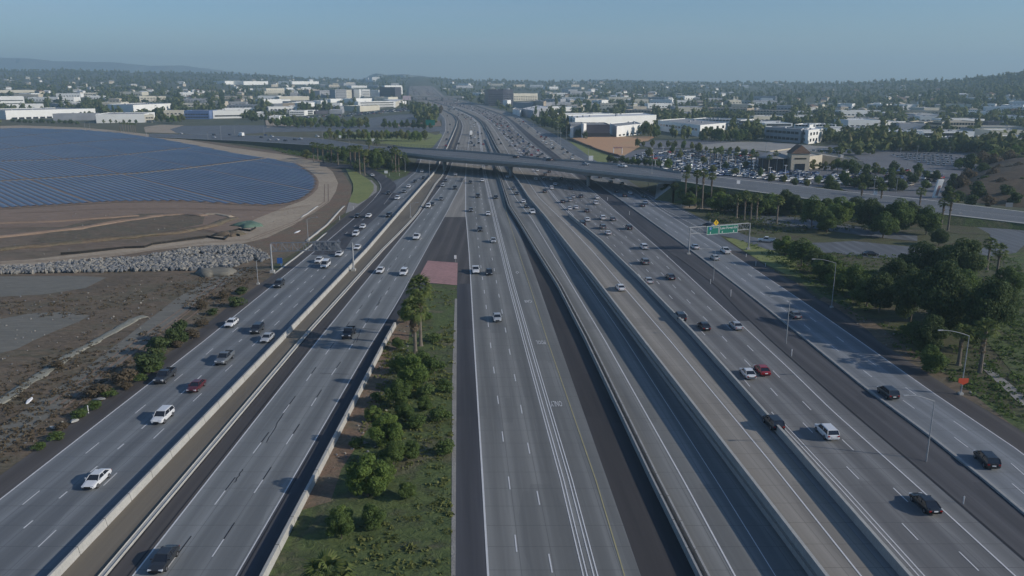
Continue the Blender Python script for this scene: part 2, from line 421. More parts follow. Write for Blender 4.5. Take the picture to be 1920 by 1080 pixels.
def leaf_mat(name, cols, trans=0.12):
    m, nt, b = new_mat(name)
    cols = [up(c) for c in cols]
    g = nt.nodes.new('ShaderNodeNewGeometry'); r = nt.nodes.new('ShaderNodeValToRGB')
    while len(r.color_ramp.elements) < len(cols): r.color_ramp.elements.new(0.5)
    for i, (e, c) in enumerate(zip(r.color_ramp.elements, cols)): e.position = i / max(1, len(cols) - 1); e.color = rgb(c)
    oi = nt.nodes.new('ShaderNodeObjectInfo')
    ad = nt.nodes.new('ShaderNodeMath'); ad.operation = 'MULTIPLY_ADD'; ad.inputs[1].default_value = 0.65
    ml = nt.nodes.new('ShaderNodeMath'); ml.operation = 'MULTIPLY'; ml.inputs[1].default_value = 0.35
    nt.links.new(oi.outputs['Random'], ml.inputs[0])
    nt.links.new(g.outputs['Random Per Island'], ad.inputs[0]); nt.links.new(ml.outputs[0], ad.inputs[2])
    nt.links.new(ad.outputs[0], r.inputs[0]); nt.links.new(r.outputs[0], b.inputs['Base Color'])
    b.inputs['Roughness'].default_value = 0.75; b.inputs['Specular IOR Level'].default_value = 0.15
    tl = nt.nodes.new('ShaderNodeBsdfTranslucent'); mxs = nt.nodes.new('ShaderNodeMixShader'); mxs.inputs[0].default_value = 0.36
    nt.links.new(r.outputs[0], tl.inputs['Color']); out = nt.nodes['Material Output']
    nt.links.new(b.outputs[0], mxs.inputs[1]); nt.links.new(tl.outputs[0], mxs.inputs[2]); nt.links.new(mxs.outputs[0], out.inputs['Surface'])
    return m
M['leaf_mid'] = leaf_mat('mid_green_leaves', [(0.048, 0.078, 0.024), (0.082, 0.122, 0.036), (0.125, 0.165, 0.056)])
M['leaf_dark'] = leaf_mat('dark_green_leaves', [(0.038, 0.058, 0.024), (0.064, 0.092, 0.036), (0.098, 0.125, 0.05)])
M['leaf_olive'] = leaf_mat('olive_leaves', [(0.075, 0.09, 0.028), (0.125, 0.14, 0.045), (0.18, 0.18, 0.07)])
M['leaf_bright'] = leaf_mat('bright_green_leaves', [(0.065, 0.105, 0.026), (0.115, 0.165, 0.042), (0.165, 0.21, 0.065)])
M['leaf_brown'] = leaf_mat('dry_brown_leaves', [(0.075, 0.060, 0.040), (0.11, 0.088, 0.058), (0.15, 0.12, 0.08)])
M['leaf_far'] = leaf_mat('far_tree_leaves', [(0.042, 0.060, 0.022), (0.078, 0.10, 0.034), (0.125, 0.14, 0.05), (0.16, 0.15, 0.075)])
M['frond'] = leaf_mat('palm_fronds', [(0.055, 0.08, 0.022), (0.095, 0.125, 0.038), (0.15, 0.165, 0.06)])
M['frond_dry'] = leaf_mat('dry_palm_skirt', [(0.10, 0.075, 0.05), (0.16, 0.125, 0.085), (0.22, 0.175, 0.12)])
# ------------------------------------------------------------------ terrain sheet
def build_terrain():
    ang = np.radians(np.concatenate([np.arange(-180, -62, 6.0), np.arange(-62, 62, 0.55), np.arange(62, 180.1, 6.0)]))
    rr = np.concatenate([[4, 60, 150, 300, 500, 800, 1050], np.geomspace(1120, 5200, 110), np.geomspace(5500, 11500, 14)])
    A, R = np.meshgrid(ang, rr)
    X = np.sin(A) * R; Y = np.cos(A) * R
    Z = ground_h(X, Y) - 0.25 - np.clip((Y - 1200) / 800, 0, 1) * 0.4
    V = np.stack([X, Y, Z], -1).reshape(-1, 3)
    na = len(ang); f = []
    for j in range(len(rr) - 1):
        a = j * na + np.arange(na - 1)
        f.append(np.stack([a, a + 1, a + 1 + na, a + na], 1))
    me = mesh_np('terrain', V, np.concatenate(f)[:, ::-1], M['far_ground'])
    me.polygons.foreach_set('use_smooth', [True] * len(me.polygons))
    props(link('ground', me), kind='structure')
    # closing disc under the camera
    n = 24
    mc = mesh('ground_near', [(4.2 * math.cos(i * 2 * math.pi / n), 4.2 * math.sin(i * 2 * math.pi / n), -0.25) for i in range(n)], [tuple(range(n))], M['far_ground'])
    props(link('ground_underfoot', mc), kind='structure')
build_terrain()

def mountains(name, prof, Y0, depth, mat, seed):
    """a far ridge at distance Y0; prof = [(px, py of the crest)]"""
    r = np.random.RandomState(seed)
    xs = np.linspace(prof[0][0], prof[-1][0], 160)
    ys = np.interp(xs, [p[0] for p in prof], [p[1] for p in prof])
    for k, a in ((9, 1.1), (23, 0.6), (60, 0.35)):
        ys = ys + a * np.interp(xs, np.linspace(xs[0], xs[-1], k), r.uniform(-1, 1, k))
    rows = 9; V = []
    for j in range(rows):
        t = j / (rows - 1)
        s = math.sin(math.pi * t)
        for i, (x, y) in enumerate(zip(xs, ys)):
            Y = Y0 + depth * (t - 0.5)
            top = CAM_H + (157 - y) * 0.000625 * Y0
            X = (x - 960) / F_PX * CP * Y0
            V.append((X + r.uniform(-40, 40), Y, -20 + (top + 20) * s ** 0.8 + (r.uniform(-6, 6) if 0 < j < rows - 1 and j != rows // 2 else 0)))
    n = len(xs)
    f = [(j * n + i, j * n + i + 1, (j + 1) * n + i + 1, (j + 1) * n + i) for j in range(rows - 1) for i in range(n - 1)]
    props(link(name, mesh(name, V, f, mat, smooth=True)), kind='structure')
M['mountain'] = noisy('far_mountain_scrub', [(0.07, 0.075, 0.05), (0.12, 0.115, 0.08)], 0.004)
mountains('mountains', [(-420, 118), (-200, 112), (0, 108), (60, 109), (110, 114), (160, 115), (225, 117), (290, 124), (345, 124), (400, 131), (470, 139), (560, 152)], 9600, 900, M['mountain'], 3)
mountains('far_hills', [(640, 158), (695, 144), (709, 137), (730, 140), (765, 139), (800, 143), (860, 150), (930, 158)], 7000, 700, M['mountain'], 4)
mountains('far_hills', [(1060, 160), (1110, 150), (1135, 148), (1180, 151), (1240, 153), (1300, 152), (1400, 158)], 7000, 600, M['mountain'], 6)

# ------------------------------------------------------------------ long features, surveyed as x at y in the photograph
def feat(*pts):
    pts = sorted(pts, key=lambda p: p[1])
    ys = [p[1] for p in pts]; xs = [p[0] for p in pts]
    def f(y):
        if y >= ys[-1]:
            return xs[-1] + (xs[-1] - xs[-2]) / (ys[-1] - ys[-2]) * (y - ys[-1])
        if y <= ys[0]:
            return xs[0]
        return float(np.interp(y, ys, xs))
    return f
FAR = lambda a, b, c: [(a, 182), (b, 165), (c, 158.5)]
L_out = feat((0, 892), (347, 640), (447, 560), (503, 522), (567, 472), (613, 433), (663, 393), (690, 372), (720, 350), (765, 325), (778, 310), (783, 297), (812, 277), (824, 250), (829, 232), (827, 221), (820, 213), (808, 206), (786, 198), (769, 191), *FAR(765, 766, 771))
L_line = feat((35, 910), (382, 640), (615, 451), (667, 407), (700, 385), (745, 353), (780, 322), (790, 297), (820, 277), (835, 246), (836, 232), (834, 222), (826, 214), (813, 207), (791, 200), (771, 192), *FAR(767, 768, 772))
W1 = feat((275, 901), (480, 687), (687, 470), (751, 396), (815, 323), (826, 300), (838, 277), (848, 255), (855, 238), (857, 228), (850, 217), (833, 208.5), (812, 202), (786, 195), (779, 190), *FAR(776, 772, 774))
T_kerb = feat((346, 901), (565, 640), (717, 470), (750, 437), (782, 403), (817, 345), (830, 330), (840, 305), (850, 277), (860, 250), (864, 236), (862, 227), (854, 218), (836, 208.8), (814, 202.2), (787, 195.2), (780, 190), *FAR(777, 772.5, 774.2))
M_line = feat((390, 901), (595, 640), (733, 470), (787, 403), (825, 352), (840, 327), (848, 305), (856, 277), (865, 250), (868, 236), (865, 227), (857, 218), (838, 209), (815, 202.4), (788, 195.4), (781, 190), *FAR(778, 773, 774.4))
M_right = feat((547, 901), (690, 655), (745, 567), (797, 472), (833, 407), (872, 333))
G_left = feat((586, 901), (722, 640), (738, 612), (757, 577), (775, 555), (800, 532))
C_line = feat((915, 1075), (905, 901), (889, 640), (880, 480), (876, 430), (873, 400), (873, 333), (874, 310), (877, 283), (880, 258), (881, 240), (876, 226), (868, 217), (846, 208), (822, 202), (798, 196), (788, 190), *FAR(783, 776, 776))
QUAD = feat((1106, 1075), (1062, 900), (988, 640), (960, 538), (943, 470), (922, 383), (908, 323), (903, 280), (898.5, 237), (893, 228), (883, 219.5), (868, 212.5), (854, 206), (833, 199), (812, 192.5), *FAR(792, 780, 777))
YEL = feat((1150, 1010), (1117, 900), (1027, 640), (975, 480), (950, 400), (930, 320), (912, 280), (906, 240), (898, 228), (886, 219), (871, 212), (856, 205.5), (835, 198.8), (814, 192.3), *FAR(793, 781, 777.4))
E_edge = feat((1200, 1075), (1139, 900), (1047, 640), (1005, 520), (972, 430), (950, 395), (940, 345), (924, 290), (912, 262), (905, 240), (898, 229), (887, 219.5), (872, 212), (857, 205.5), (836, 198.8), (815, 192), *FAR(794, 781.5, 777.7))
W2 = feat((1307, 1080), (1219, 900), (1097, 640), (1046, 540), (1003, 470), (975, 423), (953, 388), (935, 330), (919, 285), (910, 262), (904, 240))
A_line = feat((1378, 1080), (1286, 909), (1135, 640), (1033, 470), (997, 410), (967, 372), (950, 343), (938, 315), (925, 290), (916, 265), (909, 245), (903, 233), (891, 221), (875, 213), (859, 206), (838, 199), (817, 191.6), *FAR(795, 782, 778))
W3 = feat((1518, 1080), (1385, 900), (1192, 640), (1066, 470), (1020, 408), (990, 372), (962, 328), (942, 295), (931, 277), (920, 255), (911, 239), (905, 230), (892, 220), (869, 209.5), (848.5, 202), (828, 197), (806, 190), *FAR(796, 783, 779))
B_line = feat((1614, 1080), (1440, 861), (1257, 640), (1110, 470), (1060, 418), (1012, 372), (993, 345), (977, 320), (955, 290), (944, 272), (930, 248), (918, 232), (906, 221), (888, 211), (866, 203.5), (846, 199), (824, 193), *FAR(801, 788, 783))
W4 = feat((1669, 1080), (1484, 860), (1295, 640), (1127, 460), (1065, 405), (1038, 378), (1006, 333), (994, 315), (969, 284), (949, 263), (932, 243), (918, 228), (903, 218.5), (886, 209.5), (862, 202.5), (832, 197), (812, 189.5), *FAR(802, 789, 784))
R_a0 = feat((1725, 1080), (1661, 1000), (1571, 909), (1465, 795), (1416, 740), (1373, 690), (1224, 550), (1140, 466), (1074, 405), (1046, 377), (1011, 333), (997, 315), (972, 284), (952, 263), (935, 243), (921, 228), (906, 219), (889, 210), (864, 203), (833, 197.3), (815, 190), *FAR(804, 790, 785))
R_line = feat((1903, 1080), (1736, 927), (1661, 860), (1560, 770), (1478, 690), (1326, 550), (1240, 470), (1180, 418), (1110, 357), (1067, 322), (1022, 290), (985, 263), (964, 242), (950, 226), (938, 218), (918, 210), (890, 201), (865, 194), *FAR(824, 808, 796))
K_kerb = feat((1953, 1080), (1756, 909), (1699, 860), (1600, 776), (1451, 645), (1372, 570), (1343, 537), (1280, 490), (1253, 470), (1160, 392), (1105, 350), (1072, 322), (1032, 294), (993, 263), (972, 242), (956, 226), (943, 217.5), (921, 209.5), (893, 200.5), (867, 193.5), *FAR(826, 809, 796.5))
P_kerb = feat((2060, 1080), (1855, 907), (1740, 815), (1625, 730), (1515, 640), (1427, 570), (1290, 465), (1160, 372), (1108, 336), (1055, 299), (1022, 273), (995, 252), (970, 232), (960, 225), (947, 217), (926, 209), (898, 200), (870, 193.2), *FAR(828, 810, 797))
O_line = feat((2170, 1080), (1920, 852), (1757, 742), (1612, 640), (1512, 570), (1352, 463), (1292, 427), (1222, 383), (1193, 357), (1140, 325), (1068, 286), (1036, 263), (1006, 246), (987, 231), (967, 217), (944, 210), (915, 202.5), (880, 194.5), *FAR(833, 813, 799))
O_out = feat((2260, 1080), (2020, 880), (1902, 800), (1795, 737), (1715, 685), (1647, 640), (1625, 617), (1575, 582), (1535, 562), (1497, 532), (1460, 513), (1435, 498), (1395, 472), (1355, 447), (1330, 420), (1285, 398), (1240, 372), (1200, 352), (1165, 330), (1110, 297), (1068, 266), (1024, 244), (1001, 232), (975, 218), (950, 209.5), (920, 201.5), (886, 193.5), *FAR(836, 816, 801))

YS_ALL = sorted(set([1300, 1200, 1120, 1080] + list(range(1060, 560, -20)) + list(range(560, 400, -10)) + list(range(400, 300, -6)) + list(range(298, 240, -4)) +
                    [240 - 1.5 * i for i in range(0, 35)] + [187, 185, 183, 181, 179, 177, 175, 173, 171, 169, 167, 165, 163, 161.5]), reverse=True)

def elevB(y):                       # the two roads right of the tall median wall lie a little higher near the camera
    return 1.2 * min(1.0, max(0.0, (y - 390) / 140.0))
def zero(y): return 0.0

def lay(y): return 0.0

def road_pt(x, y, z, off):
    p = G(x, y, 0.0) if z == 0.0 else G(x, y, z)
    p = p.copy()
    p.z += off
    if p.y > 1150: p.z += min(1.6, (p.y - 1150) / 500.0)
    return p

RN = [0]
def ribbon(name, fl, fr, mat, y0, y1, off=0.0, zl=zero, zr=zero, cols=1, kind='structure', ufac=None):
    ys = [y0] + [y for y in YS_ALL if y1 < y < y0] + [y1]
    RN[0] += 1; off += RN[0] * 0.00013
    V = []; UV = []; v = 0.0; prev = None
    for y in ys:
        a = road_pt(fl(y), y, zl(y), off); b = road_pt(fr(y), y, zr(y), off)
        mid = (a + b) / 2
        if prev is not None: v += (mid - prev).length
        prev = mid
        w = (b - a).length
        for c in range(cols + 1):
            t = c / cols
            V.append(a.lerp(b, t)); UV.append((w * t, v))
    n = cols + 1
    F = [(j * n + c, j * n + c + 1, (j + 1) * n + c + 1, (j + 1) * n + c) for j in range(len(ys) - 1) for c in range(cols)]
    o = link(name, mesh(name, V, F, mat, uv=UV))
    return props(o, kind=kind)

ELB = elevB
def strip_names():
    pass
Y0, YE = 1300, 162
A_ = 0.02
ribbon('shoulder', L_out, L_line, M['asphalt_brown'], Y0, 300, A_)
ribbon('shoulder', L_out, L_line, M['asphalt_grey'], 300, YE, A_)
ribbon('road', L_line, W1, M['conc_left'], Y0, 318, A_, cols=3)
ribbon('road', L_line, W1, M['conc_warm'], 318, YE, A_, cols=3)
ribbon('gore_strip', W1, T_kerb, M['tan_gore'], Y0, YE, A_)
ribbon('shoulder', T_kerb, M_line, M['asphalt_brown'], Y0, YE, A_)
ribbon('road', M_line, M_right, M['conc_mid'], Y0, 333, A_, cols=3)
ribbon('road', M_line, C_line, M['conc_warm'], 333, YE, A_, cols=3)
gapL = feat((608, 901), (742, 655), (775, 600), (800, 555), (815, 520), (835, 450), (850, 400))
ribbon('shoulder', M_right, G_left, M['asphalt'], Y0, 532, A_)
ribbon('gore_area', M_right, C_line, M['asphalt_brown'], 532, 407, A_)
ribbon('gore_area', M_right, C_line, M['conc_warm'], 407, 333, A_)
S_left = feat((854, 1080), (855, 901), (857, 537), (858, 488))
ribbon('shoulder', S_left, C_line, M['asphalt'], Y0, 532, A_)
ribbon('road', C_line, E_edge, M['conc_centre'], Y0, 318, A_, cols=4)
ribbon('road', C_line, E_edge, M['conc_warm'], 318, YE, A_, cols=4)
ribbon('asphalt_strip', E_edge, W2, M['asphalt_black'], Y0, 262, A_)
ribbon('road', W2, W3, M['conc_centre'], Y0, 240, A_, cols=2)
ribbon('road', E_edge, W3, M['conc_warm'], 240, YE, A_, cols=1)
def shift(f, m, z=0.0):
    """the feature moved m metres to the right on the ground"""
    def g(y):
        p = G(f(y), y, 0.0)
        return f(y) + m * px_per_m(p)
    return g
ribbon('road', shift(W3, 0.5), W4, M['conc_warm'], Y0, YE, A_, zl=ELB, zr=ELB, cols=2)
dark_half = lambda a, b, t: (lambda y: a(y) + (b(y) - a(y)) * t)
ribbon('road', W4, R_line, M['conc_right'], Y0, 330, A_, zl=ELB, zr=ELB, cols=4)
M['conc_busy'] = road_mat('pinkish_worn_concrete_road', (0.215, 0.195, 0.182), (0.15, 0.135, 0.128), 0.6)
ribbon('road', W4, R_line, M['conc_busy'], 330, YE, A_, zl=ELB, zr=ELB, cols=4)
ribbon('shoulder', R_line, K_kerb, M['conc_right'], Y0, 602, A_, zl=ELB, zr=ELB)
ribbon('shoulder', R_line, K_kerb, M['asphalt'], 602, 345, A_, zl=ELB, zr=ELB)
ribbon('shoulder', R_line, K_kerb, M['conc_right'], 345, YE, A_, zl=ELB, zr=ELB)
ribbon('gore_strip', K_kerb, P_kerb, M['asphalt'], Y0, YE, A_, zl=ELB, zr=zero)
ribbon('road', P_kerb, O_line, M['conc_outer'], Y0, 330, A_, cols=3)
ribbon('road', P_kerb, O_line, M['conc_warm'], 330, YE, A_, cols=3)
ribbon('shoulder', O_line, O_out, M['asphalt_brown'], Y0, 470, A_)
ribbon('shoulder', O_line, O_out, M['asphalt_grey'], 470, YE, A_)

# dark inner band of the far median and of the near bluish asphalt lanes
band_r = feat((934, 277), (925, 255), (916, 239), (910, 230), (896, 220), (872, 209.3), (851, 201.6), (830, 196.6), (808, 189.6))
ribbon('median_strip', shift(W3, -2.0), band_r, M['asphalt'], 300, 190, A_ + 0.03)  # asphalt band whose dark tone also holds the shadows along it
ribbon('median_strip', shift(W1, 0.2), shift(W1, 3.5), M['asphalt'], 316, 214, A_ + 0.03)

# lane shade of bluish newer asphalt beside the left ramp
aux_r = feat((640, 478), (660, 448), (683, 428), (710, 403), (737, 377), (752, 362))
ribbon('merge_lane', L_line, aux_r, M['asphalt'], 478, 362, A_ + 0.02)

# ------------------------------------------------------------------ flat zones traced on the ground
ZN = [0]
def zone(name, pts, mat, off=0.0, z=0.0, kind='structure', sub=None):
    ZN[0] += 1; off += 0.0041 + ZN[0] * 0.00019
    P = [G(x, y, z) for x, y in pts]
    tri = tessellate_polygon([[Vector((p.x, p.y, 0)) for p in P]])
    V = [(p.x, p.y, p.z + off + (min(1.4, max(0, p.y - 1150) / 500.0))) for p in P]
    uv = [(p.x, p.y) for p in P]
    F = []
    for t in tri:
        a, b, c = (Vector(V[i]) for i in t)
        F.append(tuple(t) if (b - a).cross(c - a).z > 0 else tuple(reversed(t)))
    o = link(name, mesh(name, V, F, mat, uv=uv))
    return props(o, kind=kind)

def left_edge(f, ya, yb, step=20):
    r = []; y = ya
    while y > yb: r.append((f(y), y)); y -= step
    r.append((f(yb), yb)); return r

# left earthworks, up to the shoulder
zone('earth_ground', [(-900, 1280)] + left_edge(L_out, 1280, 440, 40) + [(640, 412), (655, 385), (660, 350), (640, 318), (600, 300), (540, 286), (430, 270), (310, 254), (200, 243), (60, 236), (-400, 232), (-900, 330)], M['earth'], -0.10)
zone('scrub_ground', [(-700, 1270)] + left_edge(L_out, 1270, 480, 40) + [(545, 470), (500, 486), (440, 507), (300, 514), (150, 516), (0, 516), (-300, 520)], M['earth_low'], -0.06)
zone('graded_dirt', [(-300, 408), (0, 393), (100, 387), (220, 380), (350, 379), (430, 384), (510, 387), (560, 383), (600, 372), (560, 400), (500, 425), (470, 440), (440, 441), (380, 430), (300, 430), (200, 428), (90, 425), (-300, 440)], M['dirt_dark'], -0.03)
FIELD = [(-330, 233), (0, 241), (40, 240), (150, 243), (230, 250), (300, 260), (370, 273), (440, 287), (490, 295), (530, 302), (560, 308), (580, 320), (594, 332), (598, 341), (596, 354), (585, 365), (570, 375), (545, 383), (510, 386), (430, 383), (350, 378), (220, 379), (100, 386), (0, 392), (-330, 410)]
zone('field_soil', FIELD, M['dirt_dark'], 0.0)
zone('dirt_road', [(0, 241), (40, 240), (150, 243), (230, 250), (300, 260), (370, 273), (440, 287), (490, 295), (530, 302), (560, 308), (580, 320), (594, 332), (598, 341), (596, 354), (585, 365), (570, 375), (545, 384), (480, 410), (430, 436), (380, 448), (300, 457), (200, 470), (60, 486), (0, 490), (0, 502), (60, 498), (200, 482), (300, 468), (380, 460), (440, 460), (500, 446), (550, 422), (590, 398), (618, 378), (630, 358), (634, 343), (624, 322), (600, 304), (540, 291), (430, 276), (310, 255), (200, 243), (150, 239), (40, 235), (0, 236)], M['dirt_road'], -0.02)
zone('red_earth', [(634, 343), (655, 345), (660, 370), (640, 395), (600, 425), (540, 455), (500, 468), (470, 462), (500, 446), (550, 422), (590, 398), (618, 378), (630, 358)], M['red_earth'], -0.04)
zone('dry_grass_verge', [(505, 500), (560, 470), (606, 432), (650, 396), (668, 388), (672, 394), (613, 433), (575, 462), (520, 508)], M['grass_dry'], 0.0)
zone('silt_pan', [(-200, 625), (0, 598), (60, 587), (120, 584), (150, 588), (168, 591), (150, 602), (100, 622), (60, 640), (30, 655), (0, 662), (-200, 720)], M['grey_silt'], -0.02)
zone('silt_pan', [(-200, 530), (0, 518), (150, 517), (200, 520), (160, 540), (80, 552), (0, 556), (-200, 572)], M['grey_silt'], -0.035)
zone('berm_top', [(180, 410), (260, 401), (340, 399), (385, 401), (380, 420), (300, 436), (200, 450), (100, 456), (60, 452), (100, 430)], M['earth_low'], -0.01)
zone('dirt_road', [(200, 660), (330, 560), (400, 520), (440, 508), (470, 500), (462, 512), (400, 545), (330, 600), (240, 672), (120, 760), (0, 850), (-80, 900), (-160, 920), (0, 800), (120, 720)], M['grey_silt'], -0.01)
# green islands and verges by the ramps
zone('grass_patch', [(648, 316), (668, 322), (692, 337), (701, 347), (700, 358), (690, 372), (672, 382), (654, 379), (662, 358), (662, 345), (655, 330)], M['grass_olive'], 0.03)
zone('gravel_edge', [(654, 379), (672, 382), (690, 372), (700, 358), (701, 347), (692, 337), (697, 338), (707, 349), (706, 362), (693, 376), (670, 392), (648, 400)], M['gravel'], 0.01)
ramp_out = [(663, 317), (683, 322), (702, 334), (713, 343), (716, 355), (698, 377), (667, 407)]
ramp_in = [(690, 314), (722, 329), (737, 340), (743, 346), (742, 353), (735, 363), (720, 383)]
zone('ramp', [(600, 312), (663, 317)] + ramp_out[1:] + [(690, 410), (725, 385)] + ramp_in[::-1] + [(640, 308), (600, 304)], M['asphalt'], 0.05)
zone('grass_island', [(722, 329), (700, 321), (720, 317), (756, 318), (768, 322), (762, 330), (748, 338), (737, 339)], M['grass'], 0.04)
zone('gravel_gore', [(737, 340), (762, 330), (776, 322), (780, 322), (745, 353), (735, 363), (742, 353), (743, 346)], M['asphalt_grey'], 0.06)
zone('ground_cover_bank', [(600, 300), (640, 306), (700, 314), (760, 316), (778, 308), (760, 292), (700, 290), (620, 284), (480, 268), (430, 270), (540, 287)], M['grass_dry'], -0.02)
# far left fields and lots beyond the cross road
zone('field_ground', [(290, 254), (200, 243), (60, 235), (-400, 229), (-400, 222), (0, 224), (200, 232), (290, 234), (345, 234), (430, 236), (560, 240), (800, 244), (830, 250), (810, 280), (700, 276), (480, 262)], M['ground'], -0.05)
zone('orange_ground', [(272, 248), (330, 250), (350, 249), (324, 241), (345, 235), (300, 234), (270, 238)], M['dirt_road'], 0.02)
zone('loop_road', [(330, 249), (318, 242), (345, 236), (450, 235), (640, 236), (830, 238), (826, 246), (800, 248), (610, 246), (500, 248), (430, 254), (380, 254)], M['asphalt_grey'], 0.03)
zone('loop_road', [(660, 232), (690, 222), (740, 216), (815, 212), (827, 220), (826, 226), (800, 228), (730, 234), (680, 238)], M['asphalt_grey'], 0.03)
zone('bare_lot', [(500, 240), (497, 224), (560, 230), (560, 239)], M['dirt_road'], 0.01)
zone('bare_lot', [(700, 238), (760, 230), (824, 226), (828, 236), (780, 239)], M['dirt_dark'], 0.02)
zone('grass_bank', [(765, 262), (800, 262), (826, 250), (830, 254), (812, 275), (798, 282), (740, 272), (700, 268), (730, 264)], M['grass_olive'], 0.02)
zone('grass_bank', [(610, 248), (800, 248), (820, 254), (790, 262), (700, 264), (640, 258)], M['grass_olive'], 0.01)
# right of the freeway, beyond the cross road
zone('orange_ground', [(1072, 259), (1130, 256), (1230, 256), (1214, 264), (1190, 268), (1200, 275), (1170, 292), (1145, 288), (1100, 272)], M['orange_dirt'], 0.04)
zone('shadow_lot', [(1190, 270), (1232, 263), (1300, 262), (1370, 266), (1420, 270), (1400, 276), (1300, 277), (1230, 279)], M['lot'], 0.05)  # dark asphalt sheet standing for the shadow on this lot
zone('pale_yard', [(1380, 266), (1440, 266), (1560, 276), (1600, 287), (1500, 293), (1440, 284), (1380, 278), (1300, 280), (1310, 272)], M['lot_pale'], 0.06)
zone('car_park', [(1150, 292), (1200, 280), (1300, 279), (1400, 278), (1460, 292), (1500, 302), (1640, 318), (1660, 345), (1500, 352), (1330, 338), (1200, 325), (1140, 305)], M['lot'], 0.03)
zone('car_park', [(1500, 280), (1560, 272), (1700, 276), (1860, 288), (1840, 322), (1790, 378), (1660, 372), (1560, 352), (1500, 348), (1640, 320), (1600, 292)], M['lot'], 0.02)
zone('bank_ground', [(1068, 266), (1085, 268), (1150, 289), (1150, 305), (1200, 325), (1165, 330), (1110, 297)], M['grass_olive'], 0.0)
zone('bank_ground', [(1001, 232), (1068, 258), (1085, 268), (1068, 266), (1024, 244)], M['grass_dry'], 0.02)
# right verge between the freeway and the cross road
zone('verge_ground', [(2400, 1190)] + left_edge(O_out, 1190, 352, 20)[1:] + [(1240, 345), (1330, 345), (1500, 368), (1650, 387), (1780, 400), (1920, 416), (2300, 455), (2800, 700)], M['grass_dry'], -0.08)
zone('grass_patch', [(1360, 447), (1385, 446), (1450, 470), (1490, 490), (1500, 510), (1475, 515), (1435, 495), (1395, 470)], M['grass_olive'], -0.02)
zone('grass_patch', [(1700, 678), (1760, 690), (1840, 745), (1940, 800), (2040, 880), (2040, 895), (1902, 800), (1795, 737)], M['grass'], -0.03)
zone('grass_patch', [(1880, 470), (1980, 480), (2200, 600), (2200, 800), (2000, 780), (1900, 700), (1850, 640), (1890, 560)], M['grass'], -0.03)
zone('grass_patch', [(1470, 505), (1540, 520), (1610, 550), (1640, 575), (1600, 585), (1540, 558)], M['grass'], -0.04)
zone('gravel_path', [(1832, 682), (1846, 680), (1885, 712), (1935, 752), (2010, 815), (1990, 820), (1905, 750)], M['gravel'], 0.0)
zone('mulch_strip', [(1647, 640), (1625, 617), (1535, 562), (1545, 556), (1640, 605), (1740, 680), (1800, 720), (1870, 775), (1902, 800), (1795, 737), (1715, 685)], M['earth_low'], 0.0)
zone('dirt_track', [(1262, 384), (1300, 384), (1380, 391), (1380, 396), (1300, 392), (1270, 391)], M['dirt_road'], 0.0)
# exit ramp and the loop road at the right
zone('ramp', [(1190, 352), (1215, 360), (1265, 384), (1320, 412), (1372, 430), (1400, 442), (1470, 456), (1545, 455), (1600, 452), (1700, 462), (1760, 466), (1830, 470), (1862, 458), (1856, 440), (1830, 426), (1800, 414), (1790, 402), (1870, 410), (1925, 432), (1925, 455), (1905, 474), (1850, 482), (1750, 482), (1640, 484), (1560, 474), (1480, 472), (1440, 468), (1380, 448), (1345, 440), (1300, 428), (1240, 394)], M['asphalt_grey'], 0.01)
zone('side_road', [(1392, 395), (1440, 402), (1560, 414), (1640, 432), (1720, 442), (1720, 452), (1640, 445), (1540, 430), (1440, 420), (1400, 408)], M['asphalt_grey'], 0.0)
zone('grass_island', [(1748, 418), (1790, 413), (1830, 425), (1858, 440), (1800, 439), (1750, 432)], M['grass_dry'], 0.03)
# planted median of the centre
zone('median_ground', left_edge(G_left, 1290, 532, 20) + [(857, 532)] + left_edge(S_left, 532, 1290, 20)[-1:] + [(857, 560), (856, 700), (855, 901), (854, 1080), (853, 1290)], M['grass'], -0.02)
zone('bare_soil', [(G_left(960), 960), (G_left(901), 901), (722, 640), (738, 612), (757, 580), (775, 590), (765, 640), (735, 660), (728, 700), (712, 760), (680, 820), (640, 880), (620, 940)], M['red_earth'], 0.0)
zone('gravel_edge', [(846, 1080), (847, 901), (848, 700), (853, 560), (857, 560), (856, 700), (855, 901), (854, 1080)], M['gravel'], 0.01)
zone('pink_paving', [(802, 489), (858, 493), (857, 535), (799, 530), (784, 522)], M['pink_paving'], 0.05)
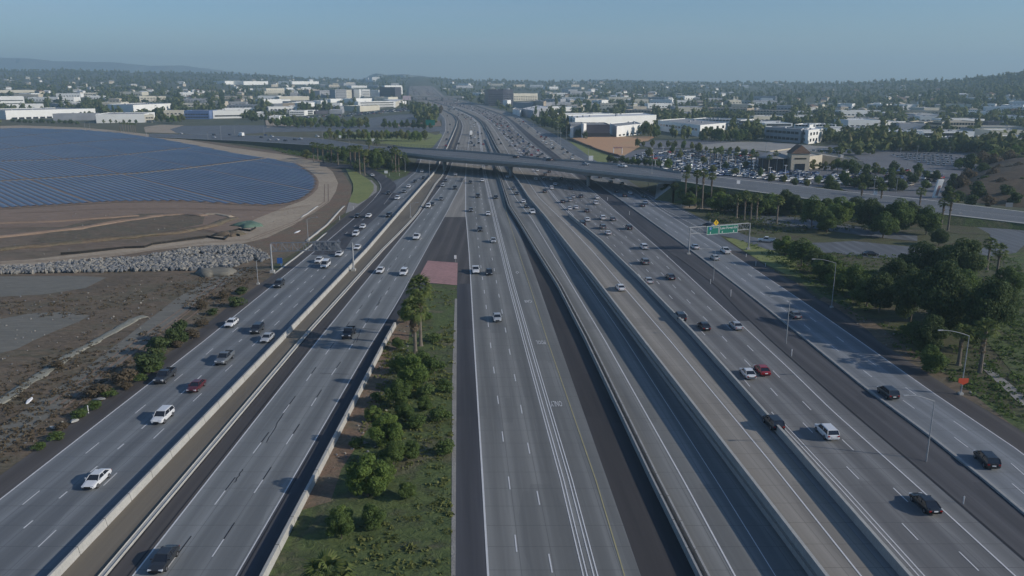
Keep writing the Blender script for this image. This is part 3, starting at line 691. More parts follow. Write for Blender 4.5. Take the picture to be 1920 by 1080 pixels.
# ------------------------------------------------------------------ painted lines
class Lines:
    def __init__(s): s.V = []; s.F = []
    def quad(s, a, b, c, d):
        n = len(s.V); s.V += [tuple(a), tuple(b), tuple(c), tuple(d)]; s.F.append((n, n + 1, n + 2, n + 3))
    def along(s, f, y0, y1, w=0.16, z=zero, dash=None, shiftm=0.0, off=0.05, phase=0.0):
        ys = [y0] + [y for y in YS_ALL if y1 < y < y0] + [y1]
        pts = [road_pt(f(y), y, z(y), A_ + off - 0.02) for y in ys]
        # arc-length sampled
        acc = [0.0]
        for a, b in zip(pts, pts[1:]): acc.append(acc[-1] + (b - a).length)
        def at(d):
            d = max(0, min(d, acc[-1])); i = max(0, min(len(pts) - 2, int(np.searchsorted(acc, d, side='right')) - 1))
            seg = acc[i + 1] - acc[i]
            t = (d - acc[i]) / seg if seg > 1e-6 else 0
            p = pts[i].lerp(pts[i + 1], t); dr = (pts[i + 1] - pts[i]).normalized()
            return p, Vector((dr.y, -dr.x, 0)).normalized()
        if dash is None:
            segs = list(zip(acc[:-1], acc[1:]))
        else:
            L_, g_ = dash; d = phase; segs = []
            while d < acc[-1]: segs.append((d, min(d + L_, acc[-1]))); d += L_ + g_
        for d0, d1 in segs:
            (p, n1), (q, n2) = at(d0 + 1e-4), at(d1 - 1e-4)
            p = p + n1 * shiftm; q = q + n2 * shiftm
            ww = w * (1.0 + max(0.0, (p.y - 300) / 900.0))
            s.quad(p + n1 * ww / 2, p - n1 * ww / 2, q - n2 * ww / 2, q + n2 * ww / 2)
        return s
    def build(s, name, mat):
        return props(link(name, mesh(name, s.V, s.F, mat)), kind='structure')

DASH = (3.6, 11.0)
l = Lines()
l.along(L_line, 1300, 215, 0.22)
l.along(feat((196, 822), (281, 753), (347, 698), (391, 661), (532, 542), (562, 517), (637, 448), (652, 435), (705, 392)), 1250, 400, dash=DASH)
l.along(feat((200, 860), (257, 812), (332, 746), (387, 696), (543, 556), (577, 525), (660, 448)), 1250, 480, 0.2, dash=(1.8, 5.4), phase=2)
l.along(feat((296, 815), (347, 767), (408, 710), (587, 543), (615, 512), (735, 395), (795, 325)), 1250, 330, dash=DASH, phase=5)
l.along(M_line, 1300, 215, 0.2)
m1 = feat((466, 862), (519, 791), (565, 728), (601, 677), (682, 569), (700, 544), (732, 500), (785, 427), (800, 405), (848, 333))
m2 = feat((518, 862), (570, 783), (610, 720), (645, 670), (712, 567), (730, 541), (768, 482), (802, 428), (817, 404), (860, 333))
l.along(m1, 1250, 338, dash=DASH); l.along(m2, 1250, 338, dash=DASH, phase=3)
l.along(M_right, 1300, 333, 0.16)
l.along(C_line, 1300, 250, 0.24)
c1 = feat((970, 1045), (955, 905), (944, 830), (935, 760), (921, 657), (909.5, 557), (899, 480), (892, 400), (886, 330), (886, 280), (888, 240))
c2 = feat((1030, 1045), (1003, 900), (989.5, 832), (975.5, 757), (955, 657), (936, 557), (922, 480), (907, 400), (897, 330), (894, 280), (893, 240))
l.along(c1, 1250, 250, dash=DASH, phase=4); l.along(c2, 1250, 250, dash=DASH)
for d in (-0.78, -0.36, 0.36, 0.78): l.along(QUAD, 1300, 205, 0.15, shiftm=d)
l.along(A_line, 1300, 245, 0.2); l.along(A_line, 1300, 420, 0.1, shiftm=4.4)
l.along(ramp_l := feat((667, 407), (698, 377), (715, 355), (713, 343), (707, 338)), 407, 338, 0.2)
l.along(feat((720, 383), (735, 363), (742, 353), (743, 346), (737, 340), (722, 330)), 383, 330, 0.2)
l.build('lane_markings', M['paint'])
l = Lines()
def rk(k): return shift(R_line, -3.4 * k)
l.along(R_line, 1300, 205, 0.2, z=ELB)
l.along(rk(1), 1250, 235, z=ELB, dash=DASH); l.along(rk(2), 1250, 250, z=ELB, dash=DASH, phase=6)
l.along(rk(3), 795, 270, z=ELB, dash=DASH, phase=1); l.along(rk(4), 630, 330, z=ELB, dash=DASH, phase=9)
for d in (-0.3, 0.3): l.along(rk(3), 1300, 795, 0.16, z=ELB, shiftm=d)
for d in (-0.35, 0.35): l.along(R_a0, 405, 200, 0.22, z=ELB, shiftm=d)
l.along(B_line, 1300, 225, 0.2, z=ELB)
l.along(O_line, 1300, 210, 0.2)
l.along(dark_half(P_kerb, O_line, 0.34), 1250, 300, dash=DASH, phase=2); l.along(dark_half(P_kerb, O_line, 0.67), 1250, 300, dash=DASH, phase=8)
l.along(feat((1317, 430), (1243, 392), (1215, 368)), 430, 368, 0.16); l.along(feat((1327, 418), (1283, 397), (1240, 378), (1200, 357)), 418, 357, 0.16)
l.build('lane_markings', M['paint'])
l = Lines(); l.along(YEL, 1300, 300, 0.15); l.build('faded_yellow_line', M['paint_yellow'])
l = Lines()
# black contrast strokes behind the dashes on the pale concrete
M['tar'] = plain('black_line_paint', (0.03, 0.03, 0.034), 0.8)
l.along(m1, 1250, 480, 0.14, dash=(3.6, 11.0), phase=3.7); l.along(m2, 1250, 480, 0.14, dash=(3.6, 11.0), phase=6.7)
l.along(M_right, 1300, 560, 0.16, shiftm=0.45); l.along(M_line, 1300, 600, 0.18, shiftm=-0.55); l.along(T_kerb, 1300, 560, 0.2, shiftm=0.4)
l.along(K_kerb, 1300, 480, 0.35, z=ELB, shiftm=0.1)
for (xa, ya), (xb, yb) in [((680, 616), (711, 619)), ((672, 636), (702, 638)), ((676, 619), (668, 642)), ((717, 555), (746, 556)), ((716, 556), (706, 574)), ((655, 702), (600, 700)), ((540, 760), (500, 830)), ((455, 880), (440, 905))]:
    a, b = G(xa, ya), G(xb, yb); n_ = Vector(((b - a).y, -(b - a).x, 0)).normalized() * 0.06; k = Vector((0, 0, A_ + 0.025)); q = a
    for t in range(1, 9):
        w_ = a.lerp(b, t / 8) + n_ * (1.5 * math.sin(t * 2.1 + xa)) * (t < 8)
        l.quad(q - n_ + k, q + n_ + k, w_ + n_ + k, w_ - n_ + k); q = w_
l.build('black_line_markings', M['tar'])

# words painted on the lane, to be read by drivers coming towards the camera
def text_mesh(txt, size, extrude=0.0, align='CENTER'):
    cu = bpy.data.curves.new('lettering', 'FONT')
    cu.body = txt; cu.size = size; cu.extrude = extrude; cu.align_x = align; cu.align_y = 'CENTER'; cu.resolution_u = 2
    o = bpy.data.objects.new('lettering_source', cu)
    COL.objects.link(o)
    dg = bpy.context.evaluated_depsgraph_get()
    me = bpy.data.meshes.new_from_object(o.evaluated_get(dg))
    bpy.data.objects.remove(o)
    return me
for word, px, py in (('CAR', 990, 565), ('POOL', 1014, 642), ('ONLY', 1043, 757)):
    me = text_mesh(word, 1.0); me.name = 'road_word'
    me.materials.clear(); me.materials.append(M['paint'])
    w = max(v.co.x for v in me.vertices) - min(v.co.x for v in me.vertices)
    for v in me.vertices: v.co.x *= 1.9 / w; v.co.y *= 3.4
    o = link('road_lettering', me, None, G(px, py) + Vector((0, 0, A_ + 0.04)), math.pi + rad(3))
    props(o, kind='structure')
# carpool diamond
p = G(970, 511) + Vector((0, 0, A_ + 0.04))
l = Lines(); R_ = [(0, 1.7), (0.5, 0), (0, -1.7), (-0.5, 0)]
for i in range(4):
    a, b = R_[i], R_[(i + 1) % 4]
    l.quad(p + Vector((a[0], a[1], 0)), p + Vector((b[0], b[1], 0)), p + Vector((b[0] * .65, b[1] * .75, 0)), p + Vector((a[0] * .65, a[1] * .75, 0)))
l.build('road_lettering', M['paint'])

# ------------------------------------------------------------------ barriers
def wall(name, f, y0, y1, h, label, mat, w0=0.6, w1=0.25, z=zero, cat='barrier', shiftm=0.0, step=None, group=None, base=-0.05, parent=None):
    ys = [y0] + [y for y in YS_ALL if y1 < y < y0] + [y1]
    P = [road_pt(f(y), y, z(y), A_) for y in ys]
    secs = []
    for i, p in enumerate(P):
        d = (P[min(i + 1, len(P) - 1)] - P[max(i - 1, 0)]); n = Vector((d.y, -d.x, 0)).normalized()
        c = p + n * shiftm; k = h
        prof = [(-w0 / 2, base), (-w0 / 2, 0.08), (-(w0 * 0.35 + w1 * 0.15), 0.33), (-w1 / 2, k), (w1 / 2, k), ((w0 * 0.35 + w1 * 0.15), 0.33), (w0 / 2, 0.08), (w0 / 2, base)]
        secs.append([c + n * a + Vector((0, 0, b)) for a, b in prof])
    mb = MB(); mb.loft(secs)
    o = mb.build(name, mat, parent)
    if h > 0.5:
        jb = MB(); run = 0.0; nxt = 3.0          # formed joints every few metres
        for i in range(len(secs) - 1):
            a, b = P[i], P[i + 1]; L_ = (b - a).length
            while nxt < run + L_ and ys[i] > 330:
                t = (nxt - run) / L_; u_ = (b - a).normalized() * 0.03; c0 = sum(secs[i], Vector()) / 8; c1 = sum(secs[i + 1], Vector()) / 8
                S = [p_.lerp(q_, t) for p_, q_ in zip(secs[i], secs[i + 1])]; cc = c0.lerp(c1, t); G_ = [(v - cc) * 1.03 + cc for v in S]
                jb.loft([[v - u_ for v in G_], [v + u_ for v in G_]]); nxt += 6.1
            run += L_
        if jb.v: props(jb.build('joint', M['silt'], o), kind='stuff')
    if label: props(o, label, cat, group)
    return o
wall('median_barrier', W1, 1300, 188, 1.05, 'long pale concrete barrier right beside the far left carriageway', M['barrier_light'], 0.6, 0.3, shiftm=0.3)
wall('median_barrier', shift(W3, -2.2), 296, 190, 0.9, 'concrete barrier down the centre of the freeway beyond the overpass', M['barrier'])
wall('low_kerb_wall', T_kerb, 1300, 300, 0.22, 'low concrete kerb between tan gore strip and second carriageway', M['barrier_light'], 0.7, 0.5, cat='kerb', shiftm=-0.1)
wall('roadside_barrier', G_left, 1290, 612, 0.95, 'pale concrete barrier along the tree-planted median strip', M['barrier_light'], 0.6, 0.4, shiftm=0.3)
w = empty('double_rail_barrier', (0, 0, 0)); props(w, 'weathered twin-rail concrete barrier beside the black asphalt strip', 'barrier')
wall('rail_wall', W2, 1300, 262, 0.95, None, M['barrier'], 0.35, 0.25, parent=w)
wall('rail_wall', W2, 1300, 262, 0.75, None, M['barrier'], 0.35, 0.25, shiftm=0.95, parent=w)
# tall wall between the two carpool roads, the right one higher
def tallwall(name, f, y0, y1, htop, label, z, over):
    ys = [y0] + [y for y in YS_ALL if y1 < y < y0] + [y1]
    secs = []
    P = [G(f(y), y) for y in ys]
    for i, p in enumerate(P):
        d = (P[min(i + 1, len(P) - 1)] - P[max(i - 1, 0)]); n = Vector((d.y, -d.x, 0)).normalized()
        k = z(ys[i]); t = k + htop
        prof = [(-0.1, -0.05), (0.0, t), (0.3, t), (0.42, k + 0.35), (0.6, k + 0.1), (0.6, -0.05)]
        secs.append([p + n * a + Vector((0, 0, b)) for a, b in prof])
    mb = MB(); mb.loft(secs); o = mb.build(name, M['barrier'])
    # pale coping on top
    secs2 = []
    for i, p in enumerate(P):
        d = (P[min(i + 1, len(P) - 1)] - P[max(i - 1, 0)]); n = Vector((d.y, -d.x, 0)).normalized(); t = z(ys[i]) + htop
        secs2.append([p + n * a + Vector((0, 0, b)) for a, b in ((-0.05, t), (-0.05, t + 0.1), (0.35, t + 0.1), (0.35, t))])
    m2_ = MB(); m2_.loft(secs2); m2_.build('coping', M['barrier_light'], o)
    return props(o, label, 'barrier')
tallwall('retaining_barrier', W3, 1300, 240, 1.05, 'tall retaining barrier between the two single-lane carpool roads', ELB, 0)
tallwall('retaining_barrier', shift(W4, 0.0), 1300, 405, 1.15, 'tall concrete barrier left of the busy right carriageway', lambda y: 1.2 * min(1, max(0, (y - 390) / 140)) + 0.0, 0)
wall('edge_rail', shift(P_kerb, -0.2), 1300, 300, 0.35, 'low dark kerb rail along the outer right carriageway', M['barrier'], 0.5, 0.35, cat='kerb')

# ------------------------------------------------------------------ the overpass and the cross road
NEAR = [(280, 255), (360, 258.5), (447, 262), (520, 266), (600, 271), (650, 275.5), (690, 278.5), (726, 282.5), (775, 288), (829, 294), (890, 298.5), (960, 303.5), (1020, 308), (1060, 313), (1100, 318.5), (1180, 326.5), (1277, 336), (1325, 343.5), (1400, 353), (1500, 366.5), (1594, 378), (1651, 385), (1780, 398), (1920, 414), (2100, 436), (2500, 490)]
FARE = [(280, 249.5), (360, 251), (457, 252), (520, 254), (600, 258), (660, 267), (707, 273), (760, 276), (816, 279), (880, 283), (941, 288), (1020, 297), (1100, 302), (1160, 307), (1225, 313), (1277, 322), (1331, 328), (1400, 335.5), (1500, 346), (1609, 359), (1732, 371), (1920, 394), (2100, 416), (2500, 468)]
def xy(tab, x): return float(np.interp(x, [p[0] for p in tab], [p[1] for p in tab]))
def zx(x): return float(np.interp(x, [280, 360, 457, 600, 690, 726, 1277, 1400, 1500, 1700, 1920, 2500], [0.2, 0.9, 2.3, 5.6, 7.9, 8.5, 8.5, 7.4, 6.0, 4.0, 2.0, 1.0]))
XS_ = list(range(280, 720, 20)) + list(range(726, 1278, 12)) + [1277] + list(range(1300, 2501, 40))
bridge = empty('overpass', G(1000, 330)); BL = bridge.location
props(bridge, 'wide concrete overpass crossing all the freeway carriageways', 'bridge')
def bpt(x, near): 
    p = G(x, xy(NEAR if near else FARE, x), zx(x) + 0.9)
    p.z -= 0.9
    return p
secs = []; par_n = []; par_f = []; V = []; UVs = []
bx = [x for x in XS_ if 735 <= x <= 1277]
for x in bx:
    a = bpt(x, True); b = bpt(x, False); d = (b - a).normalized(); W_ = (b - a).length
    g = lambda t, z: (a + d * t + Vector((0, 0, z))) - BL
    secs.append([g(-0.1, 0), g(W_ + 0.1, 0), g(W_ + 0.1, -0.55), g(W_ - 2.6, -0.9), g(W_ - 3.4, -2.3), g(3.4, -2.3), g(2.6, -0.9), g(-0.1, -0.55)])
    par_n.append([g(-0.12, 0), g(-0.12, 1.05), g(0.2, 1.05), g(0.3, 0)])
    par_f.append([g(W_ - 0.3, 0), g(W_ - 0.2, 1.05), g(W_ + 0.12, 1.05), g(W_ + 0.12, 0)])
M['deck'] = noisy('grey_deck_concrete', [(0.17, 0.175, 0.18), (0.22, 0.225, 0.23)], 0.05, second=([(0.14, 0.145, 0.15), (0.23, 0.235, 0.24)], 0.5), stretch=(0.3, 1, 1))
mb = MB(); mb.loft(secs); mb.build('deck', M['barrier'], bridge)
for pp in (par_n, par_f):
    mb = MB(); mb.loft(pp); mb.build('parapet', M['barrier_light'] if pp is par_n else M['barrier'], bridge)
# road surface over the whole cross road
V = []; UVs = []; vv = 0; prev = None
for x in XS_:
    a = bpt(x, True); b = bpt(x, False)
    if prev is not None: vv += (a - prev).length
    prev = a
    for c in range(5):
        t = 0.01 + 0.98 * c / 4
        p = a.lerp(b, t); p.z += 0.03; V.append(p); UVs.append(((b - a).length * t, vv))
F = [(j * 5 + c, (j + 1) * 5 + c, (j + 1) * 5 + c + 1, j * 5 + c + 1) for j in range(len(XS_) - 1) for c in range(4)]
props(link('cross_road', mesh('cross_road', V, F, M['asphalt_grey'], uv=UVs)), kind='structure')
l = Lines()
for t in (0.05, 0.47, 0.53, 0.95):
    for x0, x1 in zip(XS_, XS_[1:]):
        if x0 < 600: continue
        a = bpt(x0, True).lerp(bpt(x0, False), t); b = bpt(x1, True).lerp(bpt(x1, False), t)
        n = (bpt(x0, False) - bpt(x0, True)).normalized() * 0.12; k = Vector((0, 0, 0.06))
        l.quad(a - n + k, b - n + k, b + n + k, a + n + k)
for t in (0.2, 0.34, 0.66, 0.8):
    for i, x0 in enumerate(np.arange(600, 2000, 7.0)):
        if i % 3: continue
        x1 = x0 + 5
        a = bpt(x0, True).lerp(bpt(x0, False), t); b = bpt(x1, True).lerp(bpt(x1, False), t)
        n = (bpt(x0, False) - bpt(x0, True)).normalized() * 0.09; k = Vector((0, 0, 0.06))
        l.quad(a - n + k, b - n + k, b + n + k, a + n + k)
l.build('lane_markings', M['paint_faint'])
# raised kerbs of the approach roads
for tab, side in ((True, 1), (False, -1)):
    for xa, xb in ((280, 735), (1277, 2500)):
        secs = []
        for x in [x for x in XS_ if xa <= x <= xb]:
            a = bpt(x, tab); d = (bpt(x, not tab) - a).normalized()
            secs.append([a + d * o_ + Vector((0, 0, z_)) for o_, z_ in ((-1.6, 0), (-1.6, 0.16), (0.2, 0.16), (0.2, 0))])
        mb = MB(); mb.loft(secs); props(mb.build('sidewalk', M['barrier_light']), kind='structure')
# embankments
def bank(name, xs, near, mat):
    V = []
    for x in xs:
        a = bpt(x, near); d = (bpt(x, not near) - a).normalized(); z = a.z
        for k in range(5):
            t = k / 4
            q = a - d * (1.5 + z * 1.25 * t) ; q.z = z * (1 - t) - 0.12 * t
            V.append(q)
    F = [(j * 5 + k, j * 5 + k + 1, (j + 1) * 5 + k + 1, (j + 1) * 5 + k) for j in range(len(xs) - 1) for k in range(4)]
    props(link(name, mesh(name, V, F, mat)), kind='structure')
xl = [x for x in XS_ if x <= 738] ; xr = [x for x in XS_ if x >= 1265]
bank('embankment', xl, True, M['grass_dry']); bank('embankment', xl, False, M['grass_olive'])
bank('embankment', xr, True, M['grass']); bank('embankment', xr, False, M['grass_dry'])
# sloped paving under both bridge ends, and the abutments
for x0, sgn in ((742, 1), (1262, -1)):
    a = bpt(x0, True); b = bpt(x0, False); al = (bpt(x0 + 20, True) - a).normalized() * sgn; d = (b - a).normalized()
    z = a.z - 2.3
    V = [a - d * 3, b + d * 3, b + d * 12 + al * z * 1.6, a - d * 12 + al * z * 1.6]
    V = [Vector((v.x, v.y, z if i < 2 else -0.1)) for i, v in enumerate(V)]
    V += [Vector((a.x - d.x * 1.5, a.y - d.y * 1.5, a.z)), Vector((b.x + d.x * 1.5, b.y + d.y * 1.5, b.z))]
    o = link('slope_paving', mesh('slope_paving', V, [(0, 1, 2, 3), (0, 4, 5, 1)], M['ditch'] if sgn > 0 else M['barrier'])); props(o, kind='structure')
    base = a - d * 12 + al * z * 1.6; base.z = 0
    a2 = a - d * (1.5 + a.z * 1.25); a2.z = -0.12
    tri = [Vector((a.x - d.x * 3, a.y - d.y * 3, z)), base, a2, Vector((a.x - d.x * 1.5, a.y - d.y * 1.5, a.z))]
    props(link('slope_corner', mesh('slope_corner', tri, [(0, 1, 2, 3)], M['grass_dry'])), kind='structure')
for bxx, n in ((833, 2), (958, 2), (1104, 2)):
    for t in (0.22, 0.62):
        a = bpt(bxx, True).lerp(bpt(bxx, False), t)
        mb = MB()
        secs = []
        for z, r, rx in ((-0.1, 1.0, 1.3), (4.0, 1.0, 1.3), (5.4, 1.2, 1.9), (6.25, 1.5, 2.9)):
            secs.append([Vector((a.x + math.cos(q) * r, a.y + math.sin(q) * rx, z)) - BL for q in [2 * math.pi * i / 12 for i in range(12)]])
        mb.loft(secs); mb.build('column', M['barrier'], bridge, smooth=False)
# chain-link fence on the far parapet
fx = np.linspace(700, 965, 46); mbp = MB(); mbr = MB()
for i, x in enumerate(fx):
    a = bpt(x, False) + Vector((0, 0, 1.0)) - BL
    mbp.tube(a, a + Vector((0, 0, 2.0)), 0.06, n=5)
    if i: 
        for zz in (0.1, 0.5, 0.9, 1.3, 1.7, 2.0): mbr.tube(pa + Vector((0, 0, zz)), a + Vector((0, 0, zz)), 0.035, n=4)
    pa = a
props(mbp.build('fence_post', M['steel_dark'], bridge), kind='stuff'); props(mbr.build('fence_wire', M['steel_dark'], bridge), kind='stuff')

# the second overpass far up the freeway
a = G(769, 189.5); b = G(862, 191.5); z0 = max(a.z, b.z)
d = (b - a).normalized(); n = Vector((-d.y, d.x, 0))
fb = empty('distant_overpass', a); props(fb, 'dark distant overpass where the freeway narrows on the horizon', 'bridge')
mb = MB(); secs = [[(a + d * t + n * u + Vector((0, 0, w_))) - a for u, w_ in ((0, 9), (0, 12.5), (24, 12.5), (24, 9))] for t in (-4, (b - a).length + 6)]
mb.loft(secs); mb.build('deck', M['barrier'], fb)
for t in (0.02, 0.3, 0.62, 0.95):
    q = (b - a) * t + n * 12; mb = MB(); mb.box((q.x, q.y, q.z + 4), (3.2, 16, 11)); mb.build('column', M['barrier'], fb)
# ------------------------------------------------------------------ plants
def rand_unit(r, n):
    v = r.normal(size=(n, 3)); return v / np.linalg.norm(v, axis=1)[:, None]

def leaf_quads(r, C, s, out=None, flat=0.0):
    """C: centres (n,3), s: sizes (n,), out: outward directions to lean towards"""
    n = len(C)
    N = rand_unit(r, n)
    if out is not None: N = N * 0.75 + out
    N[:, 2] += flat
    N /= np.linalg.norm(N, axis=1)[:, None]
    a = np.cross(N, rand_unit(r, n)); a /= np.linalg.norm(a, axis=1)[:, None]
    b = np.cross(N, a)
    s = s[:, None]; k = r.uniform(0.55, 1.0, (n, 1)); j = lambda: r.uniform(0.7, 1.15, (n, 1))
    V = np.stack([C - a * s * j() - b * s * k * 0.4, C + a * s * 0.2 * j() - b * s * k * j(), C + a * s * j() + b * s * k * 0.3, C - a * s * 0.3 + b * s * k * j()], 1).reshape(-1, 3)
    F = np.arange(4 * n).reshape(n, 4)
    return V, F

def crown_mesh(name, seed, mat, nl=10, per=260, rx=0.5, z0=0.22, z1=1.0, lobe=0.24, leaf=0.035, droop=0.0, taper=0.0):
    """crown in a unit box: height 1, radius rx"""
    r = np.random.RandomState(seed); Vs = []; Fs = []; b = 0
    zc, zr = (z0 + z1) / 2, (z1 - z0) / 2
    for i in range(nl):
        d = rand_unit(r, 1)[0]; q = r.uniform(0.35, 0.8)
        if i == 0: d = np.array([0, 0, 1.0]); q = 0.72
        zz = zc + d[2] * q * zr * (1 - lobe * 0.5)
        sh = 1 - taper * max(0, (zz - z0) / (z1 - z0))
        c = np.array([d[0] * q * rx * sh, d[1] * q * rx * sh, zz])
        lr = lobe * r.uniform(0.7, 1.2) * (sh * 0.6 + 0.4)
        u = rand_unit(r, per); rr = lr * r.uniform(0.55, 1.05, per) ** 0.6
        P = c + u * rr[:, None] * np.array([1, 1, 0.85])
        if droop: P[:, 2] -= droop * (np.hypot(P[:, 0], P[:, 1]) / rx) ** 2 * r.uniform(0.3, 1.3, per)
        P[:, 2] = np.maximum(P[:, 2], 0.02)
        V, F = leaf_quads(r, P, leaf * r.uniform(0.6, 1.4, per), u, 0.25)
        Vs.append(V); Fs.append(F + b); b += len(V)
    return mesh_np(name, np.concatenate(Vs), np.concatenate(Fs), mat)

def trunk_mesh(name, seed, mat, h=0.5, r0=0.035, limbs=5, rx=0.4):
    r = np.random.RandomState(seed); mb = MB()
    top = (r.uniform(-.03, .03), r.uniform(-.03, .03), h * 0.6)
    mb.tube((0, 0, -0.01), top, r0, r0 * 0.7, 8)
    for i in range(limbs):
        a = 2 * math.pi * (i + r.uniform(-.3, .3)) / limbs; q = rx * r.uniform(0.4, 0.8)
        m = (math.cos(a) * q * 0.45, math.sin(a) * q * 0.45, h * 0.95)
        mb.tube(top, m, r0 * 0.55, r0 * 0.35, 6)
        mb.tube(m, (math.cos(a) * q, math.sin(a) * q, h * 1.35), r0 * 0.35, r0 * 0.12, 5)
    return mb.mesh(name, M['trunk'] if mat is None else mat)

TREES = {}
def tree_kind(key, crown_args, trunk_args, mats, n=3, seed=1):
    TREES[key] = [(crown_mesh('crown', seed * 31 + i, mats[i % len(mats)], **crown_args), trunk_mesh('trunk', seed * 17 + i, None, **trunk_args)) for i in range(n)]
tree_kind('round', dict(nl=12, per=230, rx=0.5, lobe=0.22, leaf=0.036, z0=0.05), dict(h=0.4, r0=0.03), [M['leaf_mid'], M['leaf_olive'], M['leaf_mid']], 3, 1)
tree_kind('olive', dict(nl=10, per=200, rx=0.5, lobe=0.24, leaf=0.042, z0=0.1), dict(h=0.35, r0=0.03), [M['leaf_olive'], M['leaf_bright'], M['leaf_olive']], 3, 2)
tree_kind('dark', dict(nl=13, per=240, rx=0.5, lobe=0.21, leaf=0.034, z0=0.03), dict(h=0.4, r0=0.032), [M['leaf_dark'], M['leaf_mid'], M['leaf_dark']], 3, 3)
tree_kind('tall', dict(nl=11, per=180, rx=0.3, lobe=0.16, leaf=0.028, z0=0.25), dict(h=0.55, r0=0.018, rx=0.25), [M['leaf_dark'], M['leaf_mid'], M['leaf_olive']], 3, 4)
tree_kind('shrub', dict(nl=8, per=150, rx=0.55, lobe=0.3, leaf=0.055, z0=0.02), dict(h=0.3, r0=0.03), [M['leaf_dark'], M['leaf_mid'], M['leaf_brown']], 3, 5)
tree_kind('near_green', dict(nl=30, per=420, rx=0.5, lobe=0.17, leaf=0.021, z0=0.0), dict(h=0.4, r0=0.022), [M['leaf_bright'], M['leaf_mid'], M['leaf_mid']], 3, 6)
tree_kind('near_dark', dict(nl=36, per=440, rx=0.5, lobe=0.155, leaf=0.017, z0=0.0), dict(h=0.42, r0=0.022, limbs=7), [M['leaf_dark'], M['leaf_mid']], 3, 7)
tree_kind('willow', dict(nl=24, per=420, rx=0.5, lobe=0.17, leaf=0.02, z0=0.25, droop=0.22), dict(h=0.42, r0=0.024), [M['leaf_mid'], M['leaf_olive']], 2, 8)

VEG_R = random.Random(77)
def tree(kind, px, py, hpx, wpx=None, label=None, group=None, name=None, z=0.0, var=None, cat='tree', sink=0.0):
    p = G(px, py, z) if z else G(px, py)
    s = px_per_m(p); h = hpx / s; w = (wpx or hpx * 0.9) / s
    t = TREES[kind]; i = VEG_R.randrange(len(t)) if var is None else var % len(t)
    cm, tm = t[i]
    rx = {'tall': 0.3, 'shrub': 0.55}.get(kind, 0.5)
    o = empty(name or 'tree', p, VEG_R.uniform(0, 6.28))
    o.scale = (w / (2 * (rx + 0.12)), w / (2 * (rx + 0.12)), h / 1.05)
    link('crown', cm, o); link('trunk', tm, o)
    props(o, label, cat, group)
    return o

# ---- palms
def frond_mesh(name, mat, seed, dry=False):
    """one fan frond, stalk along +X from the origin, length about 1"""
    r = random.Random(seed); V = []; F = []
    def quad(a, b, c, d):
        n = len(V); V.extend([a, b, c, d]); F.append((n, n + 1, n + 2, n + 3))
    def pt(t, rise=0.45, fall=0.95): return Vector((t * 0.62, 0, rise * t * 0.5 - fall * t * t * 0.18))
    for i in range(3):
        a, b = pt(i / 3), pt((i + 1) / 3); w = Vector((0, 0.014, 0))
        quad(a - w, a + w, b + w, b - w)
    hub = pt(1)
    n = 11
    for k in range(n):
        a = (k / (n - 1) - 0.5) * 2.5
        d = Vector((math.cos(a), math.sin(a), 0)); L = r.uniform(0.38, 0.48) * (1 - 0.12 * abs(a))
        s = Vector((-d.y, d.x, 0)) * 0.038
        m = hub + d * L * 0.55 + Vector((0, 0, 0.03 + 0.02 * r.random()))
        e = hub + d * L + Vector((0, 0, -0.12 - 0.10 * r.random()))
        quad(hub, hub + s * 0.4, m + s, m - s); quad(m - s, m + s, e + s * 0.25, e - s * 0.25)
    return mesh(name, V, F, mat)
FROND = [frond_mesh('frond', M['frond'], i) for i in range(3)]
FROND_DRY = [frond_mesh('frond', M['frond_dry'], 10 + i) for i in range(2)]
def frond_angles(n, seed):
    r = random.Random(seed); out = []
    for i in range(n):
        e = 1.25 - 1.95 * (i / n) ** 0.9 + r.uniform(-.12, .12)
        out.append((i * 2.39996 + r.uniform(-.2, .2), e, r.uniform(0.85, 1.1)))
    return out
def palm_crown_mesh(name, seed, n=34, skirt=26, sk_len=1.3):
    V = []; F = []; m = []
    for mats, ang, base, mi in ((FROND, frond_angles(n, seed), 0.0, 0),):
        for k, (a, e, s) in enumerate(ang):
            me = mats[k % len(mats)]; R = Matrix.Rotation(a, 3, 'Z') @ Matrix.Rotation(-e, 3, 'Y')
            b = len(V); V += [R @ (v.co * s) for v in me.vertices]; F += [tuple(b + i for i in p.vertices) for p in me.polygons]; m += [0] * len(me.polygons)
    r = random.Random(seed + 5)
    for k in range(skirt):
        me = FROND_DRY[k % 2]; a = r.uniform(0, 6.28); s = r.uniform(0.4, 0.7)
        R = Matrix.Rotation(a, 3, 'Z') @ Matrix.Rotation(r.uniform(1.25, 1.5), 3, 'Y'); z = -sk_len * (k / skirt)
        b = len(V); V += [R @ (v.co * s) + Vector((0, 0, z)) for v in me.vertices]; F += [tuple(b + i for i in p.vertices) for p in me.polygons]; m += [1] * len(me.polygons)
    return mesh(name, V, F, [M['frond'], M['frond_dry']], m)
PCROWN = [palm_crown_mesh('crown', i, 34, 30, 1.5) for i in range(3)]
PCROWN_CLEAN = [palm_crown_mesh('crown', 40 + i, 34, 8, 0.3) for i in range(2)]
def palm_trunk_mesh():
    mb = MB(); secs = []
    for z, r in ((-0.01, 0.075), (0.03, 0.055), (0.1, 0.045), (0.6, 0.036), (0.95, 0.034), (1.0, 0.045)):
        secs.append([(math.cos(q) * r, math.sin(q) * r, z) for q in [2 * math.pi * i / 8 for i in range(8)]])
    mb.loft(secs); return mb.mesh('trunk', M['palm_trunk'])
PTRUNK = palm_trunk_mesh()
